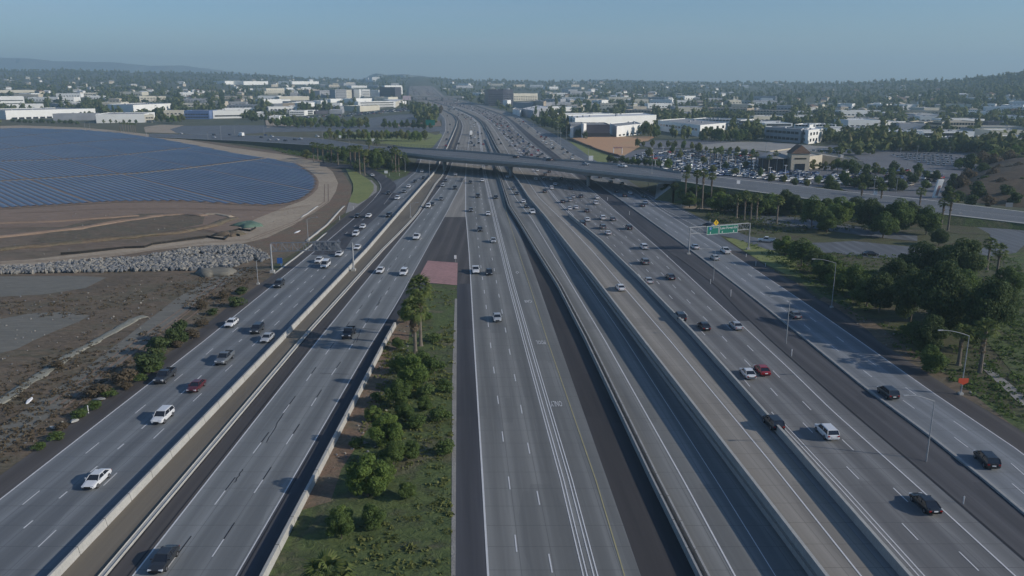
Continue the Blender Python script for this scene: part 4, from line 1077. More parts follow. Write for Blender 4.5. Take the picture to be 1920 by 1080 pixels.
def palm(px, py, hpx, label=None, group=None, R=2.4, clean=False, z=0.0, parts=False, cut=None, thick=1.0):
    p = G(px, py, z) if z else G(px, py)
    h = hpx / px_per_m(p)
    o = empty('palm_tree', p, VEG_R.uniform(0, 6.28))
    props(o, label, 'palm tree', group)
    t = link('trunk', PTRUNK, o); t.scale = (8.0 * thick, 8.0 * thick, h)
    if parts:
        for k, (a, e, s) in enumerate(frond_angles(46, parts)):
            f = link('frond', FROND[k % 3], o, (0, 0, h)); f.rotation_euler = (Matrix.Rotation(a, 3, 'Z') @ Matrix.Rotation(-e, 3, 'Y')).to_euler(); f.scale = (R * s,) * 3
        r = random.Random(parts)
        for k in range(34):
            f = link('dry_frond', FROND_DRY[k % 2], o, (0, 0, h - R * 0.9 * k / 34)); f.rotation_euler = (Matrix.Rotation(r.uniform(0, 6.28), 3, 'Z') @ Matrix.Rotation(r.uniform(1.0, 1.45), 3, 'Y')).to_euler(); f.scale = (R * r.uniform(.5, .8),) * 3
    else:
        c = link('crown', (PCROWN_CLEAN if clean else PCROWN)[VEG_R.randrange(2)], o, (0, 0, h)); c.scale = (R, R, R)
    return o

# ---- planted median
palm(779, 662, 84, 'front tall palm on the green median strip by pink paving', R=3.0, parts=3)
palm(789, 648, 110, 'rear taller palm on the green median strip by pink paving', R=3.0, parts=4)
palm(618, 1160, 78, 'palm near the picture bottom on the planted median', R=3.0, parts=5)
palm(775, 630, 58, 'short leafy palm below the two tall median palms', R=2.2, clean=True)
tree('near_green', 772, 728, 74, 84, 'rounded green tree below the tall palms on the median', var=0)
tree('near_green', 748, 764, 62, 64, 'small green tree, second below the palms on the median', var=1)
tree('near_green', 727, 836, 72, 80, 'bright green median tree beside the concrete barrier bend', var=0)
tree('near_green', 738, 872, 54, 70, 'low dull green tree joined to the bright median tree', var=2)
tree('near_green', 690, 930, 92, 104, 'broad bright green tree lower on the median strip', var=0)
tree('shrub', 706, 752, 18, 30, 'pale green shrub near the barrier on the median soil', name='shrub', cat='shrub', var=1)
tree('shrub', 668, 838, 20, 32, 'low green shrub beside the barrier above broad tree', name='shrub', cat='shrub', var=1)
tree('near_green', 640, 1010, 60, 70, 'green tree at the wide lower end of the median', var=1)
for x, y, h, w in [(815, 700, 34, 46), (832, 735, 26, 40), (826, 790, 30, 48), (834, 850, 30, 44), (800, 745, 30, 44), (790, 690, 34, 44), (812, 640, 16, 36), (780, 800, 24, 50)]:
    tree('shrub', x, y, h, w, 'dark shrub on the median, %s counted from the top of the strip' % FROM[sorted([700, 735, 790, 850, 745, 690, 640, 800]).index(y)], 'dark shrubs on the median', name='shrub', cat='shrub', var=1)
for i, (x, y, h, w) in enumerate([(700, 790, 34, 44), (760, 790, 40, 50), (770, 860, 40, 52), (722, 905, 44, 56), (762, 935, 36, 52), (700, 990, 52, 70), (800, 600, 18, 34), (750, 700, 40, 50), (795, 770, 30, 40), (640, 985, 44, 56), (745, 655, 26, 36)]):
    tree('near_green', x, y, h, w, 'bushy green median shrub, %s of this kind counted down the strip' % FROM[sorted([790.0, 790.1, 860.2, 905.3, 935.4, 990.5, 600.6, 700.7, 770.8, 985.9, 656.0]).index(round(y + i * .1, 1))], 'green shrubs on the median', name='shrub', cat='shrub', var=i)
tree('near_dark', 762, 606, 46, 40, 'dark leafy tree left of the tall palms, by the pink paving', var=1)

# ---- big trees on the right verge
right_trees = [
 ('near_dark', 1762, 632, 158, 150, 'huge dark green tree at the centre of the roadside grove'),
 ('near_dark', 1838, 660, 158, 120, 'tall dark tree at the outer end of the roadside grove'),
 ('near_dark', 1706, 606, 112, 108, 'dark tree on the freeway side of the huge grove tree'),
 ('near_dark', 1795, 548, 112, 130, 'broad green tree behind the huge grove tree'),
 ('near_dark', 1722, 535, 92, 110, 'rounded green tree near the black car on the loop ramp'),
 ('near_dark', 1648, 585, 85, 90, 'mid-sized dark tree leading the grove towards the overpass'),
 ('near_green', 1600, 560, 72, 84, 'olive tree behind the curved lamp post by the verge'),
 ('near_green', 1550, 528, 58, 78, 'feathery green tree beside the grass behind the sign'),
 ('willow', 1503, 500, 56, 84, 'pale feathery tree next to the white pickup on the ramp'),
 ('willow', 1522, 430, 66, 66, 'drooping pale green tree between ramp and cross road'),
 ('near_green', 1575, 420, 56, 74, 'rounded green tree right of the drooping tree'),
 ('near_dark', 1630, 432, 68, 80, 'dark bushy tree in the middle of the ramp row'),
 ('near_green', 1682, 438, 72, 84, 'large green tree behind the loop ramp, near the palms'),
 ('near_green', 1736, 440, 60, 66, 'green tree beside the dark triangular island'),
 ('near_green', 1350, 396, 40, 62, 'low green tree beside the palm cluster at the bridge end'),
 ('near_dark', 1393, 398, 42, 60, 'dark tree just behind the skirted palms'),
 ('near_green', 1445, 402, 44, 60, 'green tree beside the lone palm by the side road'),
 ('near_dark', 1470, 398, 48, 60, 'dark tree beneath the cross road near the pale tree'),
 ('near_dark', 1560, 372, 38, 50, 'dark green tree standing against the cross road kerb'),
 ('near_dark', 1490, 405, 45, 52, 'slim dark tree left of the drooping pale tree'),
 ('near_dark', 1885, 560, 70, 70, 'dark tree right behind the palms at the grove end'),
 ('near_green', 1745, 700, 60, 74, 'low pale green tree at the foot of the grove'),
]
right_trees += [
 ('near_dark', 1365, 398, 34, 56, 'dark bush left of the ramp palm cluster'), ('near_green', 1425, 404, 38, 60, 'green tree between ramp palms and lone palm'),
 ('near_dark', 1254, 366, 26, 46, 'dark low bush at the foot of the right bridge abutment'), ('near_dark', 1293, 389, 34, 50, 'dark bush among the bridge-end palms'),
 ('near_dark', 1550, 436, 46, 60, 'dark tree between the drooping tree and the bushy ramp row'), ('near_dark', 1605, 408, 44, 60, 'dark tree behind the bushy ramp row'),
 ('near_green', 1655, 446, 54, 70, 'low green tree before the bushy ramp row'), ('near_dark', 1705, 420, 48, 60, 'dark tree behind the large ramp tree'),
 ('near_dark', 1760, 460, 36, 50, 'dark bush at the inner edge of the loop ramp'), ('near_green', 1472, 478, 40, 60, 'small feathery tree beside the white pickup truck'),
 ('near_dark', 1530, 512, 48, 70, 'dark tree between two feathery verge trees'), ('near_dark', 1625, 575, 64, 84, 'dark tree low behind the curved lamp post'),
 ('near_dark', 1675, 560, 84, 100, 'dark green tree filling the middle of the grove'), ('near_green', 1712, 640, 44, 66, 'lighter tree low on the freeway side of the grove'),
 ('near_dark', 1740, 665, 84, 90, 'dark tree at the low front of the grove'), ('near_dark', 1800, 600, 110, 120, 'tall dark tree between the two biggest grove trees'),
 ('near_dark', 1870, 610, 90, 80, 'dark tree behind the thickest palm'), ('near_dark', 1770, 520, 70, 90, 'dark tree at the top of the grove beside the loop ramp'),
 ('near_green', 1580, 545, 50, 70, 'olive bush beside the lamp post grass')]
BKX = [1266, 1280, 1292, 1306, 1322, 1338, 1350, 1366, 1384, 1400, 1420, 1442, 1466, 1492, 1520, 1552, 1590, 1630]
for i, x in enumerate(BKX):
    a_ = bpt(x, True); d_ = (bpt(x, False) - a_).normalized(); f_ = (0.35, 0.75, 0.55)[i % 3]; q = a_ - d_ * (1.5 + a_.z * 1.25 * f_); q.z = a_.z * (1 - f_) - 0.4
    o = tree('near_green' if i % 2 else 'near_dark', x, 380, 14 + (i * 5) % 7, 26 + (i * 7) % 9, 'low bush on the near bank of the cross road, %s from the left' % FROM[i], 'bushes on the bank of the cross road', name='shrub', cat='shrub'); o.location = q
for k, x, y, h, w, lab in right_trees:
    tree(k, x, y, h, w, lab, 'trees on the verge beside the freeway')
for x, y, h, lab, R, cl in [
 (1797, 684, 62, 'thick-trunked palm beneath the huge grove tree', 2.0, False),
 (1837, 698, 84, 'thickest palm beside the pale gravel path', 2.4, False),
 (1868, 520, 50, 'palm rising behind the outer end of the grove', 2.4, True),
 (1850, 505, 48, 'palm beside the taller one behind the grove', 2.2, True),
 (1777, 432, 62, 'stout palm by the dark triangular grass island', 2.6, False),
 (1764, 430, 50, 'shorter palm next to the stout island palm', 2.2, False),
 (1722, 402, 42, 'palm on the near kerb of the cross road', 2.2, False),
 (1650, 392, 40, 'dark palm against the cross road, left of its twin', 2.2, False),
 (1613, 388, 38, 'small palm between dark trees at the cross road', 2.0, False),
 (1304, 387, 60, 'shaggy palm at the right end of the overpass', 2.2, False),
 (1316, 390, 64, 'skirted palm in the middle of the bridge-end cluster', 2.4, False),
 (1284, 384, 54, 'slim palm nearest the overpass abutment', 1.9, False),
 (1332, 388, 56, 'palm behind the bridge-end cluster', 2.1, False),
 (1395, 414, 46, 'tall skirted palm left of the yellow warning sign row', 2.3, False),
 (1407, 412, 38, 'rust-skirted palm in the ramp cluster', 2.1, False),
 (1381, 408, 36, 'short palm at the left of the ramp cluster', 2.0, False),
 (1418, 412, 42, 'grey-trunked palm at the right of the ramp cluster', 2.1, False),
 (1456, 420, 44, 'lone broad palm beside the side road', 2.6, True),
 ]:
    palm(x, y, h, lab, 'palms on the verge beside the freeway', R, cl)

# ---- palms and trees between the blue field and the left ramp
lp = [(588, 303, 30), (596, 300, 26), (606, 304, 28), (615, 302, 24), (622, 306, 30), (634, 309, 28), (658, 316, 36), (667, 322, 42), (675, 326, 46), (684, 328, 40), (665, 312, 30), (736, 322, 36), (742, 323, 40), (748, 322, 34), (693, 300, 32), (708, 296, 30)]
for i, (x, y, h) in enumerate(lp):
    palm(x, y, h, 'fan palm by the left ramp, %s from the left' % FROM[sorted(lp).index((x, y, h))], 'palms by the left ramp', 2.7)
for i, (k, x, y, h, w, lab) in enumerate([
 ('near_green', 705, 318, 44, 40, 'bushy green tree among palms beside the left ramp'), ('dark', 722, 316, 40, 40, 'dark tree beside the left abutment of the overpass'),
 ('dark', 645, 306, 34, 30, 'dark tree among the palms near the dirt road bend'), ('olive', 690, 312, 34, 34, 'olive tree at the middle of the left palm grove'),
 ('dark', 758, 318, 34, 30, 'dark bushy tree against the bridge abutment grass'), ('round', 575, 298, 18, 30, 'low round tree at the left start of the palm grove'), ('olive', 620, 305, 20, 26, 'low olive tree under the left palms'), ('dark', 672, 322, 24, 30, 'dark bush at the foot of the tallest left palms'), ('dark', 738, 322, 20, 30, 'dark bush under the palms of the small grass island'), ('olive', 712, 306, 30, 34, 'olive tree right of the middle of the left palm grove')]):
    tree(k, x, y, h, w, lab, 'trees by the left ramp')

# ---- rows of trees in the left interchange
def row(kind, pts, n, h, w, label, group, jx=1.5, jy=1.5, jh=0.25, name='tree', cat='tree'):
    d = [0]
    for a, b in zip(pts, pts[1:]): d.append(d[-1] + math.dist(a, b))
    for i in range(n):
        t = d[-1] * (i + 0.5) / n
        x = float(np.interp(t, d, [p[0] for p in pts])) + VEG_R.uniform(-jx, jx); y = float(np.interp(t, d, [p[1] for p in pts])) + VEG_R.uniform(-jy, jy)
        s = 1 + VEG_R.uniform(-jh, jh)
        tree(kind, x, y, h * s, w * s, '%s, %s from its left end' % (label, FROM[i]), group, name=name, cat=cat)
row('olive', [(506, 236), (690, 238)], 18, 19, 18, 'taller tree of the green belt below the shops', 'tree belt before the shopping centre')
row('round', [(512, 239), (695, 241)], 14, 14, 16, 'low front tree of the green belt below the shops', 'tree belt before the shopping centre')
row('olive', [(606, 262), (800, 266)], 22, 19, 14, 'yellow-green tree in the front row above the overpass', 'yellow-green row above the overpass')
row('round', [(612, 256), (800, 259)], 14, 14, 14, 'green tree in the back row above the overpass', 'yellow-green row above the overpass')
row('dark', [(715, 240), (812, 243)], 9, 16, 14, 'dark bush in the row beside the green exit sign', 'bushes beside the green exit sign')
row('shrub', [(806, 226), (826, 214), (812, 206)], 6, 13, 12, 'reddish brown bush on the curving bank by the exit sign', 'bushes on the curving bank', name='shrub', cat='shrub')
row('round', [(188, 231), (262, 231)], 6, 7, 8, 'clipped round tree before the low white building', 'clipped trees before the white building', 1, 0.3, 0.1)
row('olive', [(150, 222), (178, 223)], 4, 15, 12, 'tree at the joint of the two white buildings', 'trees between the white buildings')
row('olive', [(290, 229), (345, 231)], 7, 16, 14, 'leafy tree right of the low white building', 'trees beside the blue glass building')
row('dark', [(20, 229), (150, 233)], 12, 8, 12, 'low dark shrub along the foot of the warehouse', 'shrubs along the warehouse', name='shrub', cat='shrub')
row('dark', [(470, 228), (500, 226)], 5, 14, 12, 'dark tree left of the thick green belt', 'dark trees left of the belt')
# right side rows
row('round', [(1312, 262), (1360, 265), (1430, 264)], 16, 22, 18, 'leafy green tree in the row before the white offices', 'green row before the white offices')
row('olive', [(1186, 276), (1300, 282), (1420, 292)], 16, 15, 11, 'small yellow-green tree along the dealer lot', 'small trees along the dealer lot')
row('dark', [(1140, 303), (1235, 314)], 9, 14, 20, 'low dark bush behind the overpass at the car lot edge', 'bushes behind the overpass', name='shrub', cat='shrub')
row('dark', [(996, 226), (1050, 248), (1100, 262)], 14, 16, 13, 'dark tree on the bank right of the outer carriageway', 'bank trees right of the freeway')
row('tall', [(1000, 220), (1045, 232), (1088, 240)], 9, 26, 12, 'tall slender tree before the white showroom', 'tall trees before the showroom')
row('round', [(1205, 256), (1235, 258)], 5, 22, 14, 'green tree between showroom and long low building', 'trees between showroom and long building')
row('dark', [(1545, 262), (1700, 268)], 14, 22, 20, 'dark leafy tree behind the right car park', 'trees behind the right car park')
row('olive', [(1560, 270), (1700, 272)], 10, 20, 16, 'olive tree in front of the low white offices', 'olive trees by the low white offices')
row('dark', [(1720, 285), (1880, 290)], 12, 22, 20, 'dark green tree beyond the lot of white cars', 'trees beyond the white cars')
row('round', [(1520, 318), (1600, 322)], 7, 20, 20, 'round tree beside the tan gabled dealership', 'trees beside the dealership')
row('dark', [(1580, 350), (1700, 360)], 9, 24, 24, 'dark spreading tree in the right car park', 'trees in the right car park')
row('round', [(1600, 325), (1760, 338)], 10, 18, 20, 'round tree among parked cars beyond the cross road', 'trees among the parked cars')
row('round', [(1480, 308), (1540, 288), (1600, 292)], 7, 12, 14, 'small tree behind the roof of the tan dealership', 'trees behind the dealership')
row('olive', [(1790, 320), (1920, 292)], 10, 22, 22, 'yellowish tree along the top of the brown slope', 'trees along the brown slope')
DPALM = [(1408, 318, 26), (1416, 320, 30), (1425, 318, 24), (1452, 322, 34), (1440, 326, 30), (1458, 320, 28), (1340, 302, 18), (1352, 304, 18), (1365, 306, 20), (1378, 308, 20), (1331, 306, 22)]
for i, (x, y, h) in enumerate(DPALM):
    palm(x, y, h, 'palm standing among the dealer cars, %s from the left' % FROM[sorted(q[0] for q in DPALM).index(x)], 'palms among the dealer cars', 2.0, True)
for i, (x, y) in enumerate([(226, 246), (231, 246.2), (236, 246.5), (241, 247), (246, 247.5), (250, 248), (254, 248.5)]):
    palm(x, y + 1, 16, 'slim palm in the straight row behind the field, %s from the left' % FROM[i], 'straight row of palms behind the field', 1.6, True)

# shrubs along the left shoulder
for i, (x, y, h, w, lab) in enumerate([
 (268, 700, 42, 70, 'dark dense shrub thicket above the left shoulder'), (300, 668, 40, 60, 'dark green bush beside the left shoulder'), (345, 640, 44, 52, 'tall green bush nearest the sliding silver car on the left'),
 (378, 580, 18, 30, 'brown dry bush beyond the green bushes on the left'), (190, 745, 26, 60, 'low scrubby bush at the lower left verge'), (240, 720, 30, 60, 'dark scrub bush between road and track on the left'),
 (322, 650, 38, 46, 'green bush in the middle of the left roadside thicket'), (110, 690, 14, 30, 'small grey-green bush by the pale ditch'), (420, 560, 16, 28, 'dry bush by the left lamp post')]):
    tree('shrub', x, y, h, w, lab, name='shrub', cat='shrub', var=0 if i in (0, 1, 2, 6) else 2)

row('shrub', [(60, 850), (180, 760), (290, 690), (400, 598), (470, 545)], 16, 17, 40, 'dry scrub bush along the left shoulder', 'dry bushes along the left shoulder', 7, 4, name='shrub', cat='shrub')

def scatter(name, poly, n, h, mats, seed, size=(0.3, 0.8), kind_label=None, quads=10, z=0.0):
    """ground cover: small leaf clumps scattered over a traced area, one object"""
    P = [G(x, y) for x, y in poly]; xs = np.array([p.x for p in P]); ys = np.array([p.y for p in P])
    r = np.random.RandomState(seed); C = []
    while len(C) < n:
        X = r.uniform(xs.min(), xs.max(), 4000); Y = r.uniform(ys.min(), ys.max(), 4000)
        ins = np.zeros(len(X), bool); j = len(xs) - 1
        for i in range(len(xs)):
            c = ((ys[i] > Y) != (ys[j] > Y)) & (X < (xs[j] - xs[i]) * (Y - ys[i]) / (ys[j] - ys[i] + 1e-9) + xs[i]); ins ^= c; j = i
        dens = np.sin(X * 0.11 + 1) * np.sin(Y * 0.07 + 2) + 0.6 * np.sin(X * 0.31) * np.cos(Y * 0.23) + r.uniform(-1, 1, len(X)) * 0.9
        ins &= dens > 0.05
        C += list(zip(X[ins], Y[ins]))
    C = np.array(C[:n]); s = r.uniform(size[0], size[1], n)
    Cq = np.repeat(C, quads, 0); sq = np.repeat(s, quads)
    u = rand_unit(r, n * quads)
    Q = np.stack([Cq[:, 0] + u[:, 0] * sq * 0.9, Cq[:, 1] + u[:, 1] * sq * 0.9, np.abs(u[:, 2]) * sq * h + z], 1)
    V, F = leaf_quads(r, Q, sq * 0.38, None, 0.3)
    o = link(name, mesh_np(name, V, F, mats)); props(o, kind='stuff'); return o
scatter('ground_cover', [(600, 1080), (722, 650), (757, 585), (800, 545), (850, 545), (845, 1080)], 900, 0.35, M['leaf_olive'], 1, (0.2, 0.7))
scatter('dry_scrub', [(-200, 1080), (20, 860), (340, 630), (500, 510), (460, 500), (300, 560), (0, 700), (-300, 900)], 1100, 0.45, M['leaf_brown'], 2, (0.2, 0.6))
scatter('dry_scrub', [(-200, 1000), (0, 860), (330, 640), (470, 530), (440, 520), (300, 600), (0, 800)], 260, 0.6, M['leaf_brown'], 3, (0.25, 0.7))
scatter('dry_scrub', [(170, 600), (260, 590), (430, 510), (300, 520), (200, 545), (0, 560), (0, 590)], 260, 0.6, M['leaf_brown'], 4, (0.2, 0.6))
scatter('ground_cover', [(1385, 450), (1500, 520), (1660, 640), (1900, 790), (2050, 800), (1950, 560), (1900, 480), (1700, 480), (1480, 470)], 2600, 0.6, M['leaf_mid'], 5, (0.2, 0.8))
scatter('ground_cover', [(1240, 350), (1330, 350), (1500, 375), (1640, 392), (1640, 430), (1400, 440), (1340, 420), (1290, 380)], 1800, 0.8, M['leaf_dark'], 6, (0.3, 0.9))
scatter('ground_cover', [(480, 268), (700, 286), (760, 300), (700, 312), (640, 306), (540, 290)], 1500, 0.8, M['leaf_mid'], 7, (0.4, 1.1))

# ---- brown hillside at the right edge
def mound(name, poly, hmax, mat, seed):
    P = [G(x, y) for x, y in poly]; cx = sum(p.x for p in P) / len(P); cy = sum(p.y for p in P) / len(P)
    V = []; F = []; K = 9; n = len(P) * 6
    ring = []
    for i in range(len(P)):
        a, b = P[i], P[(i + 1) % len(P)]
        for k in range(6): ring.append(a.lerp(b, k / 6))
    r = random.Random(seed)
    for k in range(K):
        t = k / K
        for i, p in enumerate(ring):
            x = p.x + (cx - p.x) * t; y = p.y + (cy - p.y) * t
            z = hmax * (1 - (1 - t) ** 2.2) + (r.uniform(-.5, .5) * hmax * 0.08 if k else -0.15)
            V.append((x, y, z))
    V.append((cx, cy, hmax)); c = len(V) - 1
    for k in range(K - 1):
        for i in range(n): F.append((k * n + i, k * n + (i + 1) % n, (k + 1) * n + (i + 1) % n, (k + 1) * n + i))
    for i in range(n): F.append(((K - 1) * n + i, (K - 1) * n + (i + 1) % n, c))
    me = mesh(name, V, F, mat, smooth=True)
    bad = me.polygons[0].normal.z < 0
    if bad: me.flip_normals()
    return props(link(name, me), kind='structure')
mound('hillside', [(1765, 368), (1800, 330), (1850, 305), (1930, 296), (2100, 292), (2300, 300), (2300, 420), (2050, 404), (1930, 390), (1850, 382)], 11, M['hill_brown'], 3)
HB = [(1775, 372, 16, 22), (1800, 360, 20, 26), (1830, 372, 22, 30), (1860, 350, 22, 30), (1880, 376, 20, 30), (1905, 340, 22, 30), (1840, 335, 20, 26), (1812, 345, 18, 24), (1900, 384, 16, 26), (1860, 320, 20, 26), (1795, 378, 14, 20), (1890, 318, 22, 26), (1820, 318, 20, 24), (1875, 362, 18, 28), (1845, 356, 18, 26), (1890, 352, 18, 28), (1915, 362, 20, 30), (1850, 388, 14, 24), (1785, 352, 18, 22), (1870, 338, 18, 26), (1910, 322, 20, 26), (1838, 312, 18, 24), (1822, 386, 14, 24)]
for i, (x, y, h, w) in enumerate(HB):
    tree('shrub', x, y, h * 1.6, w * 1.5, 'bushy scrub on the brown hillside, %s from the left' % FROM[sorted(q[0] + q[1] * .01 for q in HB).index(x + y * .01)], 'scrub on the brown hillside', name='shrub', cat='shrub', var=2 if i % 2 else 0)

# ------------------------------------------------------------------ exclusion map for the far woods
EXCL = []
def excl(*pts): EXCL.append(np.array(pts, float))
excl((0, 240), (0, 226), (345, 222), (480, 224), (760, 205), (800, 240), (640, 240), (480, 240))
excl((1060, 300), (1068, 256), (1240, 253), (1240, 264), (1440, 264), (1560, 272), (1600, 285), (1500, 300))
excl((1600, 320), (1640, 286), (1840, 286), (1850, 320))
excl((955, 214), (955, 190), (1010, 190), (1040, 212), (1000, 228))
excl((912, 196), (914, 168), (1012, 174), (1012, 190))
def inpoly(poly, X, Y):
    ins = np.zeros(len(X), bool); j = len(poly) - 1
    for i in range(len(poly)):
        c = ((poly[i, 1] > Y) != (poly[j, 1] > Y)) & (X < (poly[j, 0] - poly[i, 0]) * (Y - poly[i, 1]) / (poly[j, 1] - poly[i, 1] + 1e-9) + poly[i, 0]); ins ^= c; j = i
    return ins
YT = np.arange(158, 320, 1.0)
LO = np.array([L_out(y) for y in YT]); OO = np.array([O_out(y) for y in YT])
def far_woods():
    r = np.random.RandomState(21)
    n = 19000
    PX = r.uniform(-450, 2370, n); PY = 128 + (238 - 128) * r.uniform(0, 1, n) ** 1.15
    ok = (PX < np.interp(PY, YT, LO) - 6) | (PX > np.interp(PY, YT, OO) + 5)
    for e in EXCL: ok &= ~inpoly(e, PX, PY)
    # glades: houses and streets show between the trees
    ok &= (np.sin(PX * 0.06 + PY * 0.35) * np.sin(PX * 0.023 - PY * 0.6 + 1.2) + r.uniform(-0.9, 0.9, n)) > -0.75
    m = 1500                                   # trees between the offices and halls of the right-hand estate and the left shops
    qx = r.uniform(1040, 1960, m); qy = r.uniform(214, 292, m); ko = qx > np.interp(qy, YT, OO) + 12
    qx2 = r.uniform(0, 760, 420); qy2 = r.uniform(196, 234, 420); qx = np.concatenate([qx[ko], qx2]); qy = np.concatenate([qy[ko], qy2]); ko = np.ones(len(qx), bool)
    for e in EXCL: ko &= ~inpoly(e, qx, qy)
    PX, PY = np.concatenate([PX[ok], qx[ko]]), np.concatenate([PY[ok], qy[ko]])
    X, Y, Z = GT(PX, PY)
    good = np.isfinite(X); X, Y, Z = X[good], Y[good], Z[good]
    n = len(X)
    # extra along the crests
    m = 1500
    px = r.uniform(-450, 2370, m); rr = np.interp(px, RID_PX, RID_Y) * r.uniform(0.93, 1.0, m)
    X2 = (px - 960) / F_PX * CP * rr; Z2 = ground_h(X2, rr)
    keep = np.abs(px - 790) > 22
    X = np.concatenate([X, X2[keep]]); Y = np.concatenate([Y, rr[keep]]); Z = np.concatenate([Z, Z2[keep]])
    n = len(X)
    tall = r.uniform(0, 1, n) < 0.25
    H = np.where(tall, r.uniform(13, 21, n), r.uniform(7, 13, n)); W = np.where(tall, H * r.uniform(0.22, 0.34, n), H * r.uniform(0.42, 0.65, n))
    k = 22
    u = rand_unit(r, n * k)
    Hq = np.repeat(H, k); Wq = np.repeat(W, k)
    q = r.uniform(0.45, 1.0, n * k)
    C = np.stack([np.repeat(X, k) + u[:, 0] * Wq * q, np.repeat(Y, k) + u[:, 1] * Wq * q, np.repeat(Z, k) - 0.8 + Hq * (0.55 + 0.43 * u[:, 2] * q)], 1)
    V1, F1 = leaf_quads(r, C, Wq * 0.42 * r.uniform(0.7, 1.3, n * k), u, 0.3)
    # solid hearts: octahedral lumps so no light leaks through
    oc = np.array([(1, 0, 0), (0, 1, 0), (-1, 0, 0), (0, -1, 0), (0, 0, 1), (0, 0, -1)], float)
    j = r.uniform(0.75, 1.1, (n, 6, 1))
    V2 = oc[None] * j * np.stack([W * 0.72, W * 0.72, H * 0.40], 1)[:, None, :] + np.stack([X, Y, Z - 0.8 + H * 0.52], 1)[:, None, :]
    tri = np.array([(0, 1, 4), (1, 2, 4), (2, 3, 4), (3, 0, 4), (1, 0, 5), (2, 1, 5), (3, 2, 5), (0, 3, 5)])
    F2 = (np.arange(n)[:, None, None] * 6 + tri[None]).reshape(-1, 3)
    a = link('far_trees', mesh_np('far_trees', V1, F1, M['leaf_far'])); props(a, kind='stuff')
    b = link('far_tree_hearts', mesh_np('far_tree_hearts', V2.reshape(-1, 3), F2, M['leaf_far'])); props(b, kind='stuff')
    print('FAR TREES', n)
# ------------------------------------------------------------------ the blue sheeted field
def blue_sheet():
    m, nt, b = new_mat('blue_field_sheeting')
    N = nt.nodes.new; L = nt.links.new
    tc = N('ShaderNodeTexCoord')
    n = N('ShaderNodeTexNoise'); n.inputs['Scale'].default_value = 0.02; n.inputs['Detail'].default_value = 6
    n2 = N('ShaderNodeTexNoise'); n2.inputs['Scale'].default_value = 0.5; n2.inputs['Detail'].default_value = 4
    L(tc.outputs['Object'], n.inputs['Vector']); L(tc.outputs['Object'], n2.inputs['Vector'])
    r = N('ShaderNodeValToRGB'); r.color_ramp.elements[0].position = 0.35; r.color_ramp.elements[0].color = (0.115, 0.15, 0.225, 1)
    r.color_ramp.elements[1].position = 0.68; r.color_ramp.elements[1].color = (0.165, 0.205, 0.285, 1)
    mx = N('ShaderNodeMixRGB'); mx.blend_type = 'MULTIPLY'; mx.inputs[0].default_value = 0.5
    L(n.outputs['Fac'], r.inputs[0]); L(r.outputs[0], mx.inputs[1]); L(n2.outputs['Color'], mx.inputs[2]); L(mx.outputs[0], b.inputs['Base Color'])
    b.inputs['Roughness'].default_value = 0.38; b.inputs['Specular IOR Level'].default_value = 0.5
    return m
M['sheet_blue'] = blue_sheet()
TRACKS = [[(-100, 266), (0, 259), (132, 246.5)], [(-100, 289), (0, 281), (130, 269), (262, 259)], [(-100, 304), (0, 302.5), (100, 300), (200, 294), (362, 276.5)], [(-100, 349), (0, 340), (150, 331), (260, 325), (350, 316), (505, 296)]]
def build_field():
    FP = [G(x, y) for x, y in FIELD]
    xs = np.array([p.x for p in FP]); ys = np.array([p.y for p in FP])
    d = Vector((0.667, -0.745, 0)).normalized(); n = Vector((d.y, -d.x, 0)) * -1     # rows run along d
    tr = []
    for t in TRACKS:
        q = [G(x, y) for x, y in t]; tr += list(zip(q, q[1:]))
    def cross(c, segs, closed=False):
        out = []
        for a, b in segs:
            sa = (a - c).dot(n); sb = (b - c).dot(n)
            if (sa > 0) != (sb > 0):
                k = sa / (sa - sb); out.append(((a.lerp(b, k)) - c).dot(d))
        return sorted(out)
    edges = [(FP[i], FP[(i + 1) % len(FP)]) for i in range(len(FP))]
    o0 = FP[5]; offs = [(p - o0).dot(n) for p in FP]
    s = min(offs); pitch = 3.3; rows = []; k = 0
    r = random.Random(5)
    V = []; F = []; objs = []
    while s < max(offs):
        k += 1
        c = o0 + n * s
        ex = cross(c, edges)
        cuts = cross(c, tr)
        Vr = []; Fr = []
        for a, b in zip(ex[::2], ex[1::2]):
            a += 3.5; b -= 3.5
            if b - a < 4: continue
            st = [a]
            for q in cuts:
                if a + 3 < q < b - 3: st += [q - 3.0, q + 3.0]
            st.append(b)
            for u, v in zip(st[::2], st[1::2]):
                # hoops of sheeting: an arched section, jittered a little along the run
                m = max(2, int((v - u) / 14)); base = len(Vr)
                for i in range(m + 1):
                    t = u + (v - u) * i / m; pc = c + d * t; w = pitch * 0.385 + r.uniform(-.06, .06); hh = 0.28 + r.uniform(-.04, .04)
                    for a_, z_ in ((-w, 0.02), (-w * 0.8, hh * 0.6), (-w * 0.3, hh), (w * 0.3, hh), (w * 0.8, hh * 0.6), (w, 0.02)):
                        q = pc + n * a_; Vr.append((q.x, q.y, z_ + 0.05))
                for i in range(m):
                    for j in range(5): Fr.append((base + i * 6 + j, base + i * 6 + j + 1, base + (i + 1) * 6 + j + 1, base + (i + 1) * 6 + j))
        if Vr: rows.append((Vr, Fr))
        s += pitch + (0.9 if k % 14 == 0 else 0.0)
    return rows
FIELD_ROWS = build_field()
fo = empty('covered_field', G(300, 330)); props(fo, 'huge field of long blue sheeted rows behind the curved dirt road', 'field')
for Vr, Fr in FIELD_ROWS:
    me = mesh('covered_row', Vr, Fr, M['sheet_blue'], smooth=True)
    if me.polygons[0].normal.z < -0.0 or me.polygons[2].normal.z < 0: me.flip_normals()
    o = link('covered_row', me, fo); o.matrix_parent_inverse = Matrix.Translation(-fo.location)
l = Lines()
